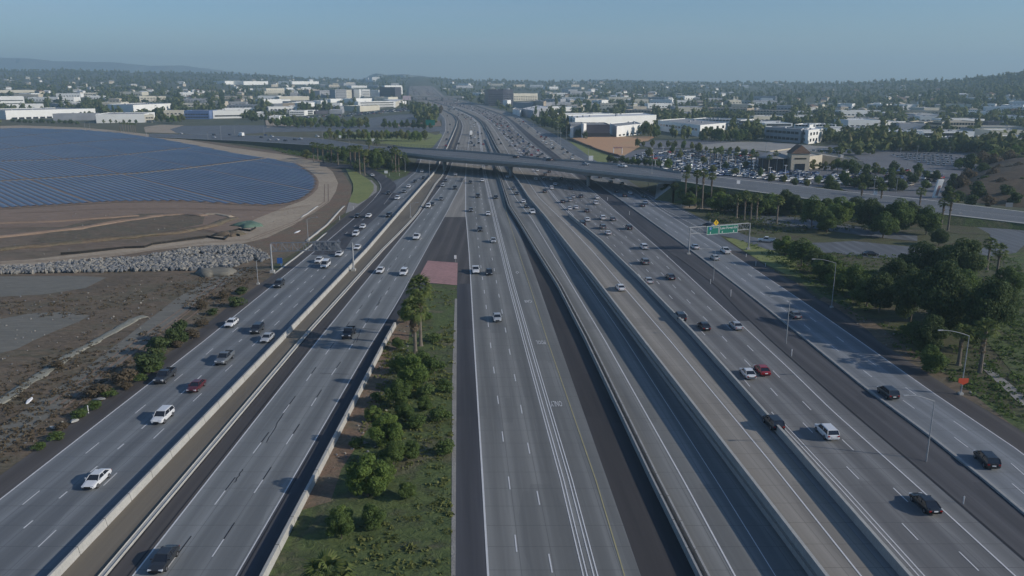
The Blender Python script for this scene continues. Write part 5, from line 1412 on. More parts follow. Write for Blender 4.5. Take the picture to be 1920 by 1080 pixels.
for t in TRACKS:
    q = [G(x, y) for x, y in t]
    for a, b in zip(q, q[1:]):
        nn = Vector(((b - a).y, -(b - a).x, 0)).normalized() * 1.7; k = Vector((0, 0, 0.06))
        l.quad(a - nn + k, b - nn + k, b + nn + k, a + nn + k)
l.build('field_track', M['dirt_road'])

# ------------------------------------------------------------------ riprap band, banks, silt fence
def rock_mesh(seed, mat):
    r = random.Random(seed); t = (1 + 5 ** 0.5) / 2
    v = [(-1, t, 0), (1, t, 0), (-1, -t, 0), (1, -t, 0), (0, -1, t), (0, 1, t), (0, -1, -t), (0, 1, -t), (t, 0, -1), (t, 0, 1), (-t, 0, -1), (-t, 0, 1)]
    f = [(0, 11, 5), (0, 5, 1), (0, 1, 7), (0, 7, 10), (0, 10, 11), (1, 5, 9), (5, 11, 4), (11, 10, 2), (10, 7, 6), (7, 1, 8), (3, 9, 4), (3, 4, 2), (3, 2, 6), (3, 6, 8), (3, 8, 9), (4, 9, 5), (2, 4, 11), (6, 2, 10), (8, 6, 7), (9, 8, 1)]
    s = [r.uniform(0.75, 1.2), r.uniform(0.7, 1.1), r.uniform(0.5, 0.8)]
    return mesh('rock', [tuple(c * k * r.uniform(0.75, 1.15) * 0.5 for c, k in zip(p, s)) for p in v], f, mat)
ROCKS = [rock_mesh(i, M['rock_a'] if i % 3 else M['rock_b']) for i in range(7)]
def rocks_in(poly, n, seed, size):
    P = [G(x, y) for x, y in poly]; pa = np.array([(p.x, p.y) for p in P]); r = np.random.RandomState(seed); out = []
    while len(out) < n:
        X = r.uniform(pa[:, 0].min(), pa[:, 0].max(), 2000); Y = r.uniform(pa[:, 1].min(), pa[:, 1].max(), 2000)
        ok = inpoly(pa, X, Y)
        for x, y in zip(X[ok], Y[ok]): out.append((x, y, r.uniform(*size), r.randint(7), r.uniform(0, 6.28, 3)))
    return out[:n]
rb = empty('riprap_bank', G(250, 497)); props(rb, 'long bank of loose pale boulders across the brown earthworks', 'rock bank')
R1 = rocks_in([(-60, 504), (0, 502), (60, 500), (150, 490), (270, 484), (400, 479), (470, 480), (474, 488), (440, 501), (380, 507), (300, 508), (150, 511), (0, 514), (-60, 517)], 3000, 3, (0.4, 0.9))
R1 += rocks_in([(270, 481), (300, 476), (370, 466), (450, 461), (484, 468), (505, 484), (490, 492), (470, 478), (400, 475), (330, 480)], 800, 4, (0.4, 0.85))
R1.sort(key=lambda q: math.hypot(q[0], q[1]) / q[2])
for x, y, s, k, e in R1[:300]:
    o = link('rock', ROCKS[k], rb, Vector((x, y, s * 0.25 + 0.15)) - rb.location); o.rotation_euler = tuple(e); o.scale = (s, s, s)
V = []; F = []; fm = []
for x, y, s, k, e in R1[300:]:
    from mathutils import Euler
    Mx = Euler(tuple(e)).to_matrix(); b = len(V)
    V += [Mx @ (v.co * s) + Vector((x, y, s * 0.25 + 0.15)) - rb.location for v in ROCKS[k].vertices]
    F += [tuple(b + i for i in p.vertices) for p in ROCKS[k].polygons]; fm += [0 if k % 3 else 1] * len(ROCKS[k].polygons)
props(link('loose_rocks', mesh('loose_rocks', V, F, [M['rock_a'], M['rock_b']], fm), rb), kind='stuff')

V = []; F = []; fm = []
for poly, n, sd in (([(-100, 900), (20, 860), (340, 640), (470, 520), (300, 520), (0, 560), (-200, 700)], 240, 61), ([(-100, 500), (0, 490), (200, 470), (460, 440), (600, 380), (500, 388), (100, 395), (-200, 410)], 90, 62), ([(600, 900), (722, 660), (757, 585), (800, 560), (770, 700), (700, 900)], 110, 63), ([(1400, 480), (1540, 565), (1720, 690), (1900, 800), (1800, 700), (1600, 560), (1450, 480)], 70, 64)):
    for x, y, s, k, e in rocks_in(poly, n, sd, (0.1, 0.32)):
        Mx = Euler(tuple(e)).to_matrix(); b = len(V)
        V += [Mx @ (v.co * s) + Vector((x, y, s * 0.15)) for v in ROCKS[k].vertices]
        F += [tuple(b + i for i in p.vertices) for p in ROCKS[k].polygons]; fm += [0 if k % 3 else 1] * len(ROCKS[k].polygons)
props(link('scattered_stones', mesh('scattered_stones', V, F, [M['rock_a'], M['rock_b']], fm)), kind='stuff')
# wheel ruts on the graded earth
l = Lines()
for pts in ([(-60, 432), (80, 421), (200, 417), (330, 425), (420, 436)], [(20, 400), (200, 392), (380, 391), (520, 395), (580, 385)], [(-60, 496), (100, 488), (260, 472), (380, 455), (470, 449), (560, 414), (612, 378), (612, 345)], [(100, 760), (240, 655), (340, 585), (420, 522)], [(130, 765), (262, 660), (355, 590), (428, 526)]):
    q = [G(x, y) for x, y in pts]
    for off in (-0.9, 0.9):
        for a, b in zip(q, q[1:]):
            d = (b - a).normalized(); n_ = Vector((d.y, -d.x, 0)); k = Vector((0, 0, 0.03)) + n_ * off
            l.quad(a + k - n_ * .22, b + k - n_ * .22, b + k + n_ * .22, a + k + n_ * .22)
l.build('wheel_ruts', M['dirt_dark'])

def berm(name, pts, w, h, mat, steps=4, kind='structure', label=None, cat=None, parent=None, jit=0.15):
    P = [G(x, y) for x, y in pts]; Q = []
    for a, b in zip(P, P[1:]):
        for k in range(steps): Q.append(a.lerp(b, k / steps))
    Q.append(P[-1]); secs = []; r = random.Random(len(pts) + int(w * 10))
    for i, p in enumerate(Q):
        d = Q[min(i + 1, len(Q) - 1)] - Q[max(i - 1, 0)]; nn = Vector((d.y, -d.x, 0)).normalized(); g = 0.15 if i in (0, len(Q) - 1) else 1
        j = lambda: 1 + r.uniform(-jit, jit)
        secs.append([p + nn * a * j() + Vector((0, 0, b * g * j())) for a, b in ((-w / 2, -0.12), (-w * 0.28, h * 0.7), (0, h), (w * 0.28, h * 0.7), (w / 2, -0.12))])
    mb = MB(); mb.loft(secs); o = mb.build(name, mat, parent, smooth=True)
    if label: props(o, label, cat)
    else: props(o, kind=kind)
    return o
berm('earth_bank', [(-80, 452), (60, 438), (150, 428), (230, 414), (300, 404), (350, 401), (384, 405)], 5, 0.6, M['dirt_dark'], jit=.4)
berm('earth_bank', [(-60, 472), (60, 462), (160, 452), (250, 444), (330, 436), (390, 425), (436, 408)], 6, 0.7, M['earth_low'], jit=.4)
berm('earth_bank', [(-40, 420), (100, 415), (200, 409), (260, 404)], 4, 0.5, M['dirt_dark'], jit=.4)
berm('earth_bank', [(380, 402), (410, 402), (436, 407)], 3, 0.5, M['dirt_road'])
berm('spoil_heap', [(372, 516), (400, 512), (440, 512)], 8, 1.6, M['grey_silt'], label='grey heap of spoil below the boulder bank', cat='spoil heap')
berm('spoil_heap', [(412, 443), (430, 438), (452, 441)], 8, 1.2, M['earth_low'], label='dark soil heap beside the green tarpaulin', cat='spoil heap')
berm('tarpaulin', [(452, 424), (464, 420), (478, 426)], 9, 1.3, M['tarp'], label='green tarpaulin thrown over a small heap by the silt fence', cat='tarpaulin')
berm('concrete_ditch', [(-40, 778), (0, 752), (75, 703), (140, 660), (212, 622), (250, 598), (272, 592)], 3.0, 0.03, M['ditch'], label='pale broken concrete ditch lining beside the left freeway', cat='ditch', jit=0.4)
berm('kerb', [(574, 452), (592, 438), (612, 422), (632, 400), (645, 386)], 1.1, 0.3, M['barrier_light'], kind='structure')
berm('kerb', [(515, 513), (567, 473), (590, 455), (612, 436)], 0.9, 0.25, M['barrier_light'])
berm('kerb', [(564, 408), (580, 398), (596, 386)], 1.0, 0.3, M['barrier_light'])
sf = empty('silt_fence', G(300, 457)); props(sf, 'low black silt fence winding along the graded brown earth', 'silt fence')
SFP = [(114, 477.5), (150, 475), (190, 470.5), (232, 466), (272, 464.5), (286, 459), (303, 457), (312, 456), (350, 450), (388, 445), (405, 448), (422, 450), (432, 440), (450, 443), (432, 436), (448, 431), (470, 434), (480, 428)]
for i, (a, b) in enumerate(zip(SFP, SFP[1:])):
    p, q = G(*a) - sf.location, G(*b) - sf.location; u = Vector((0, 0, 0.7)); t = Vector((0, 0.04, 0))
    mb = MB(); mb.add([p - t, q - t, q - t + u, p - t + u, p + t, q + t, q + t + u, p + t + u], [(0, 1, 2, 3), (5, 4, 7, 6), (3, 2, 6, 7), (0, 3, 7, 4), (1, 5, 6, 2)])
    mb.build('fabric_panel', M['silt'], sf)
    mb = MB(); mb.tube(p - Vector((0, 0, .1)), p + u * 1.15, 0.05, n=5); mb.build('stake', M['trunk'], sf)
# ------------------------------------------------------------------ buildings
WIN = {}
def win_mesh(w, h):
    k = (round(w, 1), round(h, 1))
    if k not in WIN:
        mb = MB(); mb.box((0, 0, 0), (k[0], 0.14, k[1])); WIN[k] = mb.mesh('window', M['glass_dark'])
    return WIN[k]
def building(name, L, K, Rr, hpx, wall_m, roof_m, label, win=None, gap=0.0, parapet=0.8, cat='building', group=None, extras=True, band=None):
    """footprint from the ground pixels L, K, R (K the corner nearest the camera); if L is None it is a plain front K-R with depth gap"""
    k = G(*K); r = G(*Rr)
    x0_ = (L or K)[0]; yb_ = max(K[1], Rr[1]) + 1; EXCL.append(np.array([(x0_ - 2, yb_), (x0_ - 2, K[1] - hpx * 0.8), (Rr[0] + 2, Rr[1] - hpx * 0.8), (Rr[0] + 2, yb_ + 2), (K[0], yb_ + 4)], float))
    if L is None:
        d = (r - k); n = Vector((-d.y, d.x, 0)).normalized(); l = k + n * (gap or 30)
    else: l = G(*L)
    zb = min(k.z, r.z) - 0.5
    H = hpx / px_per_m(k) / 0.97 + 0.5
    o = empty(name, Vector((k.x, k.y, zb))); props(o, label, cat, group)
    a = Vector((r.x - k.x, r.y - k.y, 0)); b = Vector((l.x - k.x, l.y - k.y, 0))
    if a.cross(b).z < 0: a, b = b, a
    base = [Vector((0, 0, 0)), a, a + b, b]
    V = [v + Vector((0, 0, 0)) for v in base] + [v + Vector((0, 0, H)) for v in base]
    link('wall', mesh('wall', V, [(0, 1, 5, 4), (1, 2, 6, 5), (2, 3, 7, 6), (3, 0, 4, 7), (4, 5, 6, 7)], wall_m), o)
    au, bu = a.normalized(), b.normalized(); t = 0.35
    ins = [(au + bu) * t, a + (bu - au) * t, a + b - (au + bu) * t, b + (au - bu) * t]
    secs = [[v + Vector((0, 0, H + z)) for v in base] for z in (0.0, parapet)]
    mb = MB()
    for i in range(4):
        j = (i + 1) % 4
        mb.add([base[i] + Vector((0, 0, H)), base[j] + Vector((0, 0, H)), base[j] + Vector((0, 0, H + parapet)), base[i] + Vector((0, 0, H + parapet)), ins[i] + Vector((0, 0, H)), ins[j] + Vector((0, 0, H)), ins[j] + Vector((0, 0, H + parapet)), ins[i] + Vector((0, 0, H + parapet))],
               [(0, 1, 2, 3), (5, 4, 7, 6), (3, 2, 6, 7)])
    link('parapet', mb.mesh('parapet', wall_m), o)
    z = Vector((0, 0, H + 0.06))
    link('roof', mesh('roof', [v + z for v in ins], [(0, 1, 2, 3)], roof_m), o)
    if extras:
        rr = random.Random(int(K[0] * 7 + K[1]))
        for i in range(max(1, int(a.length / 22))):
            mb = MB(); u, v = rr.uniform(.12, .85), rr.uniform(.25, .8)
            c = a * u + b * v; s = rr.uniform(1.5, 3.5)
            mb.box((c.x, c.y, H + 0.1 + 0.8), (s, s * 0.7, 1.6), 0, math.atan2(a.y, a.x)); mb.build('roof_unit', M['greywall'], o)
    for spec in (win or []):
        # (side 'a'|'b', rows, count, w, h, z0, dz, u0, u1)
        side, rows, cnt, w, h, z0, dz, u0, u1 = spec
        e = a if side == 'a' else b; nrm = (-bu if side == 'a' else -au)
        if side == 'a': nrm = Vector((au.y, -au.x, 0))
        else: nrm = Vector((-bu.y, bu.x, 0))
        ang = math.atan2(e.y, e.x); me = win_mesh(w, h)
        for q in range(rows):
            for i in range(cnt):
                c = e * (u0 + (u1 - u0) * (i + 0.5) / cnt) + nrm * 0.05 + Vector((0, 0, z0 + q * dz))
                link('window', me, o, c, ang)
    return o
W, C_, BG, TW, GW, DW, BW = (M[k] for k in ('white', 'cream', 'beige', 'tan_wall', 'greywall', 'darkwall', 'bluewall'))
RW, RG, RT = M['roof_white'], M['roof_grey'], M['roof_tan']
B = building
# left side
B('warehouse', (-60, 220), (12, 224), (180, 217.5), 15, W, RG, 'very long white warehouse behind the blue field at far left', win=[('a', 1, 6, 7, 3, 1.7, 0, .05, .5)])
B('warehouse', None, (100, 226), (181, 225), 11, GW, RG, 'low wing with shade painted grey, in front of the long white warehouse', gap=24)  # this front lies in shade; the grey wall colour carries that shade
B('warehouse', None, (181, 230.5), (272, 229.5), 14.5, W, RG, 'low white building fronted by a row of clipped trees', gap=70)
B('office_block', None, (272, 229.5), (290, 229), 13, C_, RG, 'white end wing with dark porch beside the clipped trees', gap=40, win=[('a', 2, 3, 2.5, 1.6, 2.5, 4, .1, .9)])
B('warehouse', (203, 208), (251, 211.5), (321, 205), 13, W, RG, 'white block with shaded left end above the low white building', win=[('a', 1, 3, 8, 2.5, 3, 0, .2, .8)])
B('office_block', None, (346, 223), (393, 223), 14, BW, RG, 'blue glass-fronted building between tree clumps', gap=35, win=[('a', 2, 9, 3, 2, 3, 4.2, .03, .97)])
B('office_block', None, (308, 221), (345, 220.5), 12, C_, RT, 'small cream building left of the blue glass front', gap=20, win=[('a', 2, 4, 3, 1.8, 2.5, 4, .1, .9)])
B('office_block', None, (400, 222), (453, 221), 13, W, RG, 'white two-storey block with a green window band', gap=35, win=[('a', 1, 7, 5, 2, 4, 0, .05, .95)])
B('office_block', None, (418, 212), (478, 211), 7, W, RW, 'flat white roofed block behind the banded white block', gap=40)
B('warehouse', None, (0, 199), (47, 198), 16, W, RW, 'white stepped building at the left edge above the warehouse', gap=60, win=[('a', 2, 7, 6, 1.6, 5, 6, .02, .95)])
B('warehouse', None, (30, 203), (82, 202), 6, W, RW, 'long low white roof below the stepped building', gap=50)
B('pavilion', None, (129, 196), (165, 196), 3, W, RW, 'thin pale canopy roof among trees', gap=30, extras=False)
B('office_block', None, (262, 190), (312, 189), 8, C_, RW, 'cream offices among trees above the shaded block', gap=45, win=[('a', 2, 8, 5, 1.6, 3, 4, .03, .97)])
B('warehouse', None, (0, 174), (68, 173), 4, C_, RT, 'low cream roofs at the left edge in the woods', gap=60)
B('apartment_block', None, (422, 158), (455, 158), 5.5, W, RW, 'far white apartment block on the wooded slope', gap=50)
B('apartment_block', None, (457, 159), (503, 158), 6, W, RW, 'wider far white apartment block next to its twin', gap=50)
B('apartment_block', None, (548, 158), (598, 157), 5, W, RW, 'far row of white flats at the foot of the hills', gap=60)
# shopping centre
shop = [
 ((478, 219), (504, 219), 7, W, RW, 'white shop roof at the left start of the shopping centre'),
 ((543, 217), (571, 217), 8, W, RG, 'white two-row windowed shop behind the green belt'),
 ((572, 214.5), (587, 214.5), 6, W, RW, 'plain white sign-like shop box beside the windowed shop'),
 ((505, 212), (545, 212), 4, GW, RW, 'low grey shops with white roof by the windowed shop'),
 ((514, 204), (531, 204), 8, GW, RG, 'grey shop hall left of the brown hall'),
 ((531, 204), (553, 204), 9, TW, RT, 'brown-fronted shop hall in the shopping centre'),
 ((566, 202), (602, 200), 8, W, RW, 'long bright white shop with dark awnings'),
 ((602, 201), (614, 200.5), 11, W, RW, 'tall bright white shop corner'),
 ((541, 206), (553, 206), 6, W, RW, 'small bright white shop gable'),
 ((524, 188), (580, 187), 6, C_, RW, 'low cream stores behind the shopping centre'),
 ((495, 194), (545, 193), 6, W, RW, 'broad white roofed store at the left of the centre'),
 ((580, 181), (600, 181), 12, TW, RT, 'brown brick-like office between white roofs'),
 ((600, 183), (630, 182), 12, GW, RG, 'grey office slab behind the mall'),
 ((629, 184), (650, 184), 15, GW, RG, 'tall grey office with pale roof edge'),
 ((646, 184), (660, 183), 14, C_, RT, 'sunlit tan office tower behind the mall'),
 ((662, 183), (674, 182.5), 14, DW, RG, 'dark glass office tower left of white ribs'),
 ((674, 183), (678, 182.5), 14, W, RW, 'narrow white tower wall beside dark glass'),
 ((679, 182), (694, 181.5), 13, W, RG, 'white ribbed apartment tower'),
 ((695, 182), (710, 181), 12, W, RG, 'second white ribbed apartment tower'),
 ((712, 182), (741, 182), 17, DW, RG, 'wide dark apartment block behind the mall'),
 ((743, 180), (755, 179.5), 15, W, RG, 'white balconied block nearest the freeway on the left'),
 ((686, 153.5), (691, 153.5), 7, W, RW, 'far white tower on the horizon, first of two'),
 ((692, 153.5), (698, 153.5), 8, W, RW, 'far white tower on the horizon, taller of two'),
 ((620, 192), (660, 191), 5, W, RW, 'flat white mall wing on the left side'),
 ((668, 193), (700, 191), 7, W, RW, 'white upper mall storey'),
 ((702, 191), (728, 190), 8, C_, RW, 'cream upper mall block with small drum'),
 ((675, 209), (712, 206), 9, C_, RW, 'cream mall entrance wing with palms'),
 ((672, 204), (742, 201), 12, W, RW, 'large cream-white mall hall facing the car park'),
 ((618, 213), (642, 213), 6, GW, RW, 'grey restaurant with white roof by the mall'),
 ((592, 214), (616, 213), 5, DW, RG, 'dark-fronted shop in the middle of the centre'),
 ((505, 225), (524, 225), 6, W, RW, 'small white shed left of the green belt'),
 ((638, 207), (672, 205), 6, GW, RG, 'grey mall side wing behind trees'),
 ((745, 196), (762, 195), 5, W, RG, 'small white building under the pink billboard'),
 ((555, 196), (598, 194), 5, GW, RG, 'long grey store roof above the bright white shop'),
]
for (a, b, h, w, r, lab) in shop:
    wpx = b[0] - a[0]; hm = h / px_per_m(G(*a))
    win = None
    if h >= 11: win = [('a', max(2, int(hm / 4)), max(2, int(wpx / 2.4)), 2.6, 1.7, 3, 4.2, .06, .94)]
    elif 'windowed' in lab: win = [('a', 2, 8, 2.2, 1.4, 2.2, 3.2, .04, .96)]
    B('shop_building' if h < 11 else 'office_tower', None, a, b, h, w, r, lab, win=win, gap=38 if h < 11 else 22)
B('shop_building', (700, 186), (742, 201), (755, 192), 9, C_, RW, 'sunlit right end of the cream mall', extras=False)
# right side
B('office_tower', None, (916, 198), (944, 198), 27, DW, RG, 'dark office block right of the distant freeway', gap=50, win=[('a', 5, 10, 4, 1.6, 5, 4.6, .03, .97)])
B('office_tower', None, (944, 197), (962, 196), 27, DW, RG, 'darker set-back half of the dark office block', gap=40, win=[('a', 5, 6, 4, 1.6, 5, 4.6, .03, .97)])
B('office_block', None, (963, 189), (1008, 187), 12, C_, RW, 'cream office with dark horizontal window bands', gap=35, win=[('a', 3, 10, 6, 1.5, 3, 3.8, .0, .97)])
B('office_block', None, (951, 199), (958, 198.5), 10, W, RW, 'small bright white tower beside the dark block', gap=10, extras=False)
B('warehouse', None, (962, 201), (998, 203), 9, GW, RG, 'long dull grey hall left of the brown cinema', gap=50)
B('cinema', (999, 202), (1019, 206), (1024, 203), 14, TW, RG, 'brown hall with white sign corner')
B('showroom', (961, 214), (975, 219), (980, 214), 10, W, RG, 'pale blue-white corner showroom nearest the outer carriageway')
B('showroom', (979, 216), (1000, 222), (1030, 210), 13, GW, RW, 'long grey and white hall behind the dark bank trees', win=[('a', 1, 5, 8, 2, 3, 0, .1, .9)])
B('warehouse', None, (1030, 209), (1072, 208), 7, W, RW, 'white low units beyond the grey and white hall', gap=40)
B('warehouse', None, (1024, 197), (1078, 196), 4, GW, RW, 'flat thin-roofed building by the brown hall', gap=40)
B('warehouse', None, (1045, 222), (1150, 220), 6.5, W, RW, 'row of white units above the curved-front showroom', gap=40, win=[('a', 1, 14, 4, 2.4, 3, 0, .02, .98)])
B('showroom', (1063, 234), (1078, 240), (1230, 233), 17, W, RW, 'big white hall with a dark wave painted behind the blue showroom', win=[('b', 2, 3, 4, 2, 4, 4.5, .1, .9)])
B('showroom', None, (1070, 257), (1097, 257), 22, GW, RG, 'grey entrance block of the dark showroom', gap=40)
B('showroom', None, (1097, 257), (1143, 257), 21, M['darkwall'], RG, 'dark navy showroom front beside the orange lot', gap=44, win=[('a', 1, 8, 5, 3, 3, 0, .03, .97)])
B('showroom', (1090, 258), (1094, 258.5), (1099, 257.5), 24, W, RW, 'white angular fin at the corner of the dark showroom', extras=False)
B('showroom', (1143, 250), (1156, 257), (1203, 251), 18, W, RG, 'white end wing of the dark showroom', win=[('a', 1, 6, 5, 1.5, 2, 0, .05, .95)])
B('totem_sign', None, (1069, 257.5), (1075, 257.5), 19, W, RW, 'tall white sign slab at the showroom corner', gap=1.2, cat='sign', extras=False, parapet=0.1)
B('warehouse', (1233, 244), (1312, 256), (1365, 250), 19, W, RG, 'long low building with white right end behind the green row', win=[('b', 1, 12, 6, 2, 7, 0, .05, .95), ('a', 2, 4, 5, 3, 3, 5, .1, .9)])
B('warehouse', None, (1296, 233), (1388, 236), 9, W, RG, 'white offices partly hidden by the green row', gap=45, win=[('a', 2, 14, 4, 1.8, 2.5, 4, .02, .98)])
B('warehouse', None, (1385, 238), (1432, 240), 10, GW, RG, 'blue-grey glazed offices right of the green row', gap=40, win=[('a', 2, 10, 4, 2.2, 2.5, 4, .02, .98)])
B('warehouse', None, (1434, 245), (1485, 245), 12, W, RW, 'white office row above the lavender office', gap=40, win=[('a', 2, 7, 4, 2, 3, 4, .05, .95)])
B('office_block', (1432, 262), (1500, 268), (1514, 266), 23, GW, RG, 'two-storey lavender grey office with dark windows', win=[('b', 2, 8, 4.4, 2.2, 3.5, 5.5, .05, .95), ('a', 2, 2, 4, 2.2, 3.5, 5.5, .1, .9)])
B('office_block', (1501, 266), (1514, 270), (1541, 266), 23, W, RW, 'sunlit white end of the lavender office', win=[('a', 2, 3, 3.6, 2.6, 3.5, 5.5, .08, .7), ('b', 2, 1, 4, 2, 3.5, 5.5, .1, .9)])
B('office_block', None, (1488, 246), (1517, 247), 11, W, RW, 'white office with paired windows behind the sunlit end', gap=30, win=[('a', 2, 4, 3, 2, 3, 4, .08, .92)])
B('office_block', None, (1527, 246), (1567, 246), 11, W, RW, 'white office row end with tall windows', gap=30, win=[('a', 2, 6, 3, 2, 3, 4, .05, .95)])
B('office_block', None, (1659, 263), (1721, 262), 11, W, RW, 'long white office with many small windows, first of a pair', gap=40, win=[('a', 1, 10, 4, 2.6, 5.5, 0, .03, .97)])
B('office_block', None, (1731, 262), (1790, 262), 11.5, W, RW, 'long white office with many small windows, nearer the grey link', gap=40, win=[('a', 1, 10, 4, 2.6, 5.5, 0, .03, .97)])
B('warehouse', None, (1643, 253), (1770, 251), 4, W, RW, 'thin white roof above the paired white offices', gap=50)
B('warehouse', None, (1731, 269), (1793, 270), 8, GW, RG, 'blue-grey low hall in front of the paired white offices', gap=20)
B('warehouse', None, (1793, 271), (1853, 270), 8, W, RG, 'pale low hall at the right with rooftop units', gap=40)
B('warehouse', None, (1853, 273), (1878, 272), 10, GW, RG, 'lavender square end of the pale low hall', gap=30)
B('warehouse', None, (1878, 272), (1990, 270), 8.5, W, RG, 'pale hall running out at the right edge', gap=50)
B('office_block', None, (1702, 243), (1731, 244), 13, BG, RT, 'beige office with narrow windows among dark trees, left', gap=40, win=[('a', 2, 6, 2.6, 2.4, 3, 4.6, .05, .95)])
B('office_block', None, (1737, 243), (1765, 244), 13, BG, RT, 'beige office in the middle of the tree-shaded row', gap=40, win=[('a', 2, 6, 2.6, 2.4, 3, 4.6, .05, .95)])
B('office_block', None, (1777, 244), (1838, 244), 14, BG, RT, 'widest beige office of the tree-shaded row', gap=40, win=[('a', 2, 10, 2.6, 2.4, 3, 4.6, .05, .95)])
B('warehouse', None, (1840, 246), (1920, 247), 7, C_, RT, 'low cream hall at the right edge among dark trees', gap=40)
B('office_block', None, (1852, 238), (1876, 238), 9, DW, RG, 'dark-windowed block above the low cream hall', gap=30)
B('warehouse', None, (1560, 223), (1650, 229), 4, BG, RT, 'long flat tan roof among dark trees', gap=50)
B('warehouse', None, (1325, 212), (1400, 214), 9, TW, RT, 'brown office with small windows in the right woods', gap=40, win=[('a', 2, 12, 3, 1.7, 3, 4.4, .03, .97)])
B('warehouse', None, (1405, 216), (1480, 217), 8, TW, RT, 'second brown office in the right woods', gap=40, win=[('a', 2, 12, 3, 1.7, 3, 4.4, .03, .97)])
B('warehouse', None, (1172, 216), (1220, 217), 9, TW, RT, 'brown office above the white unit row', gap=40, win=[('a', 2, 8, 3, 1.7, 3, 4.4, .03, .97)])
B('warehouse', None, (1810, 186), (1905, 187), 2.5, W, RW, 'long thin white roofs at the foot of the dark hill', gap=60)
B('house', None, (1637, 201), (1650, 201), 7, W, RW, 'small white building alone in the right woods', gap=20, extras=False)
# the tan dealership with a gabled entrance
B('dealership', (1440, 306), (1490, 323), (1540, 314), 22, BG, RT, 'broad tan dealership with flat roof at the car lot', extras=True, win=[('b', 1, 6, 4.5, 4, 3, 0, .1, .9)])
B('dealership', (1514, 296), (1545, 306), (1617, 318), 12, BG, RT, 'long low tan wing of the dealership under trees')
g = G(1488, 323); o = empty('gabled_entrance', g); props(o, 'gabled tan entrance tower with brown roof at the dealership', 'building')
mb = MB(); mb.box((3.5, 4, 5.6), (11, 8, 11.2)); mb.build('wall', BG, o)
mb = MB(); mb.add([(-2.6, -0.6, 11.2), (9.6, -0.6, 11.2), (3.5, -0.6, 16.2), (-2.6, 9, 11.2), (9.6, 9, 11.2), (3.5, 9, 16.2)], [(0, 1, 2), (3, 5, 4), (0, 2, 5, 3), (1, 4, 5, 2), (0, 3, 4, 1)]); mb.build('roof', M['roof_brown'], o)
mb = MB(); mb.box((3.5, -0.07, 2.6), (6, 0.2, 5)); mb.build('entrance_glass', M['glass_dark'], o)
mb = MB(); mb.box((3.5, -0.08, 8.2), (7, 0.2, 0.8)); mb.build('name_board', M['silt'], o)
g = G(1452, 321); o = empty('glazed_rotunda', g); props(o, 'round glazed showroom end with dark roof beside the gabled entrance', 'building')
mb = MB(); secs = [[(math.cos(q) * r, math.sin(q) * r + 5, z) for q in [2 * math.pi * i / 20 for i in range(20)]] for r, z in ((8.5, 0), (8.5, 8))]
mb.loft(secs); mb.build('glass_wall', M['glass_dark'], o)
mb = MB(); secs = [[(math.cos(q) * r, math.sin(q) * r + 5, z) for q in [2 * math.pi * i / 20 for i in range(20)]] for r, z in ((10.5, 8), (10.3, 8.8), (1, 11.5))]
mb.loft(secs); mb.build('roof', M['roof_grey'], o)
for i in range(12):
    q = 2 * math.pi * i / 12; mb = MB(); mb.tube((math.cos(q) * 8.6, math.sin(q) * 8.6 + 5, 0), (math.cos(q) * 8.6, math.sin(q) * 8.6 + 5, 8), 0.18, n=5); mb.build('mullion', M['steel'], o)

# low commercial blocks of the estates and town
r_ = random.Random(51)
COUNT = {}
for (xa, xb), (ya, yb), n, where in [((0, 470), (178, 203), 20, 'behind the long white warehouse'), ((470, 760), (158, 182), 16, 'beyond the shopping centre'), ((480, 640), (186, 214), 12, 'in the shopping centre'),
        ((1000, 1460), (186, 222), 30, 'beyond the right-hand estate'), ((1400, 1920), (198, 262), 34, 'in the right-hand estate'), ((840, 1100), (160, 188), 12, 'right of the distant freeway')]:
    for i in range(n):
        for _ in range(40):
            x, y = r_.uniform(xa, xb), r_.uniform(ya, yb)
            s = F_PX / max(300, G(x, y).y); w = r_.uniform(22, 70) * s
            q = np.array([x, x + w]); 
            if (x + w < L_out(y) - 12 or x > O_out(y) + 14) and not any(inpoly(e, q, np.array([y, y])).any() or inpoly(e, q, np.array([y - 4, y - 4])).any() for e in EXCL): break
        else: continue
        wm, wn = r_.choice([(W, 'white'), (W, 'white'), (C_, 'cream'), (BG, 'beige'), (GW, 'grey')]); rm = r_.choice([RW, RW, RG, RT]); h = r_.uniform(5, 9) * s
        COUNT[(wn, where)] = COUNT.get((wn, where), 0) + 1
        B('low_building', None, (x, y), (x + w, y + r_.uniform(-.6, .6) * s), h, wm, rm, 'low flat-roofed %s building %s' % (wn, where), win=[('a', 1, max(2, int(w / s / 7)), 4, 1.8, 3, 0, .05, .95)], gap=r_.uniform(20, 45), group='low %s buildings %s' % (wn, where))
# small far houses among the trees
def house_meshes(seed):
    r = random.Random(seed); w, d, h = r.uniform(11, 20), r.uniform(9, 13), r.uniform(3.2, 6.4)
    a = MB(); a.box((0, 0, h / 2 - 1), (w, d, h + 2))
    for i in range(int(w / 3.5)): a.box((-w / 2 + 2 + i * 3.4, -d / 2 - 0.05, h * 0.6), (1.4, 0.12, 1.2), 1)
    b = MB(); e = 0.6; k = r.uniform(1.6, 2.6)
    b.add([(-w/2-e, -d/2-e, h), (w/2+e, -d/2-e, h), (w/2+e, d/2+e, h), (-w/2-e, d/2+e, h), (-w/2+d*.3, 0, h+k), (w/2-d*.3, 0, h+k)], [(0, 1, 5, 4), (1, 2, 5), (2, 3, 4, 5), (3, 0, 4), (0, 3, 2, 1)])
    return a.mesh('wall', [[M['white'], M['cream'], M['beige']][seed % 3], M['glass_dark']]), b.mesh('roof', [M['roof_tan'], M['roof_brown'], M['roof_white'], M['roof_grey']][seed % 4])
HM = [house_meshes(i) for i in range(12)]
r_ = random.Random(33)
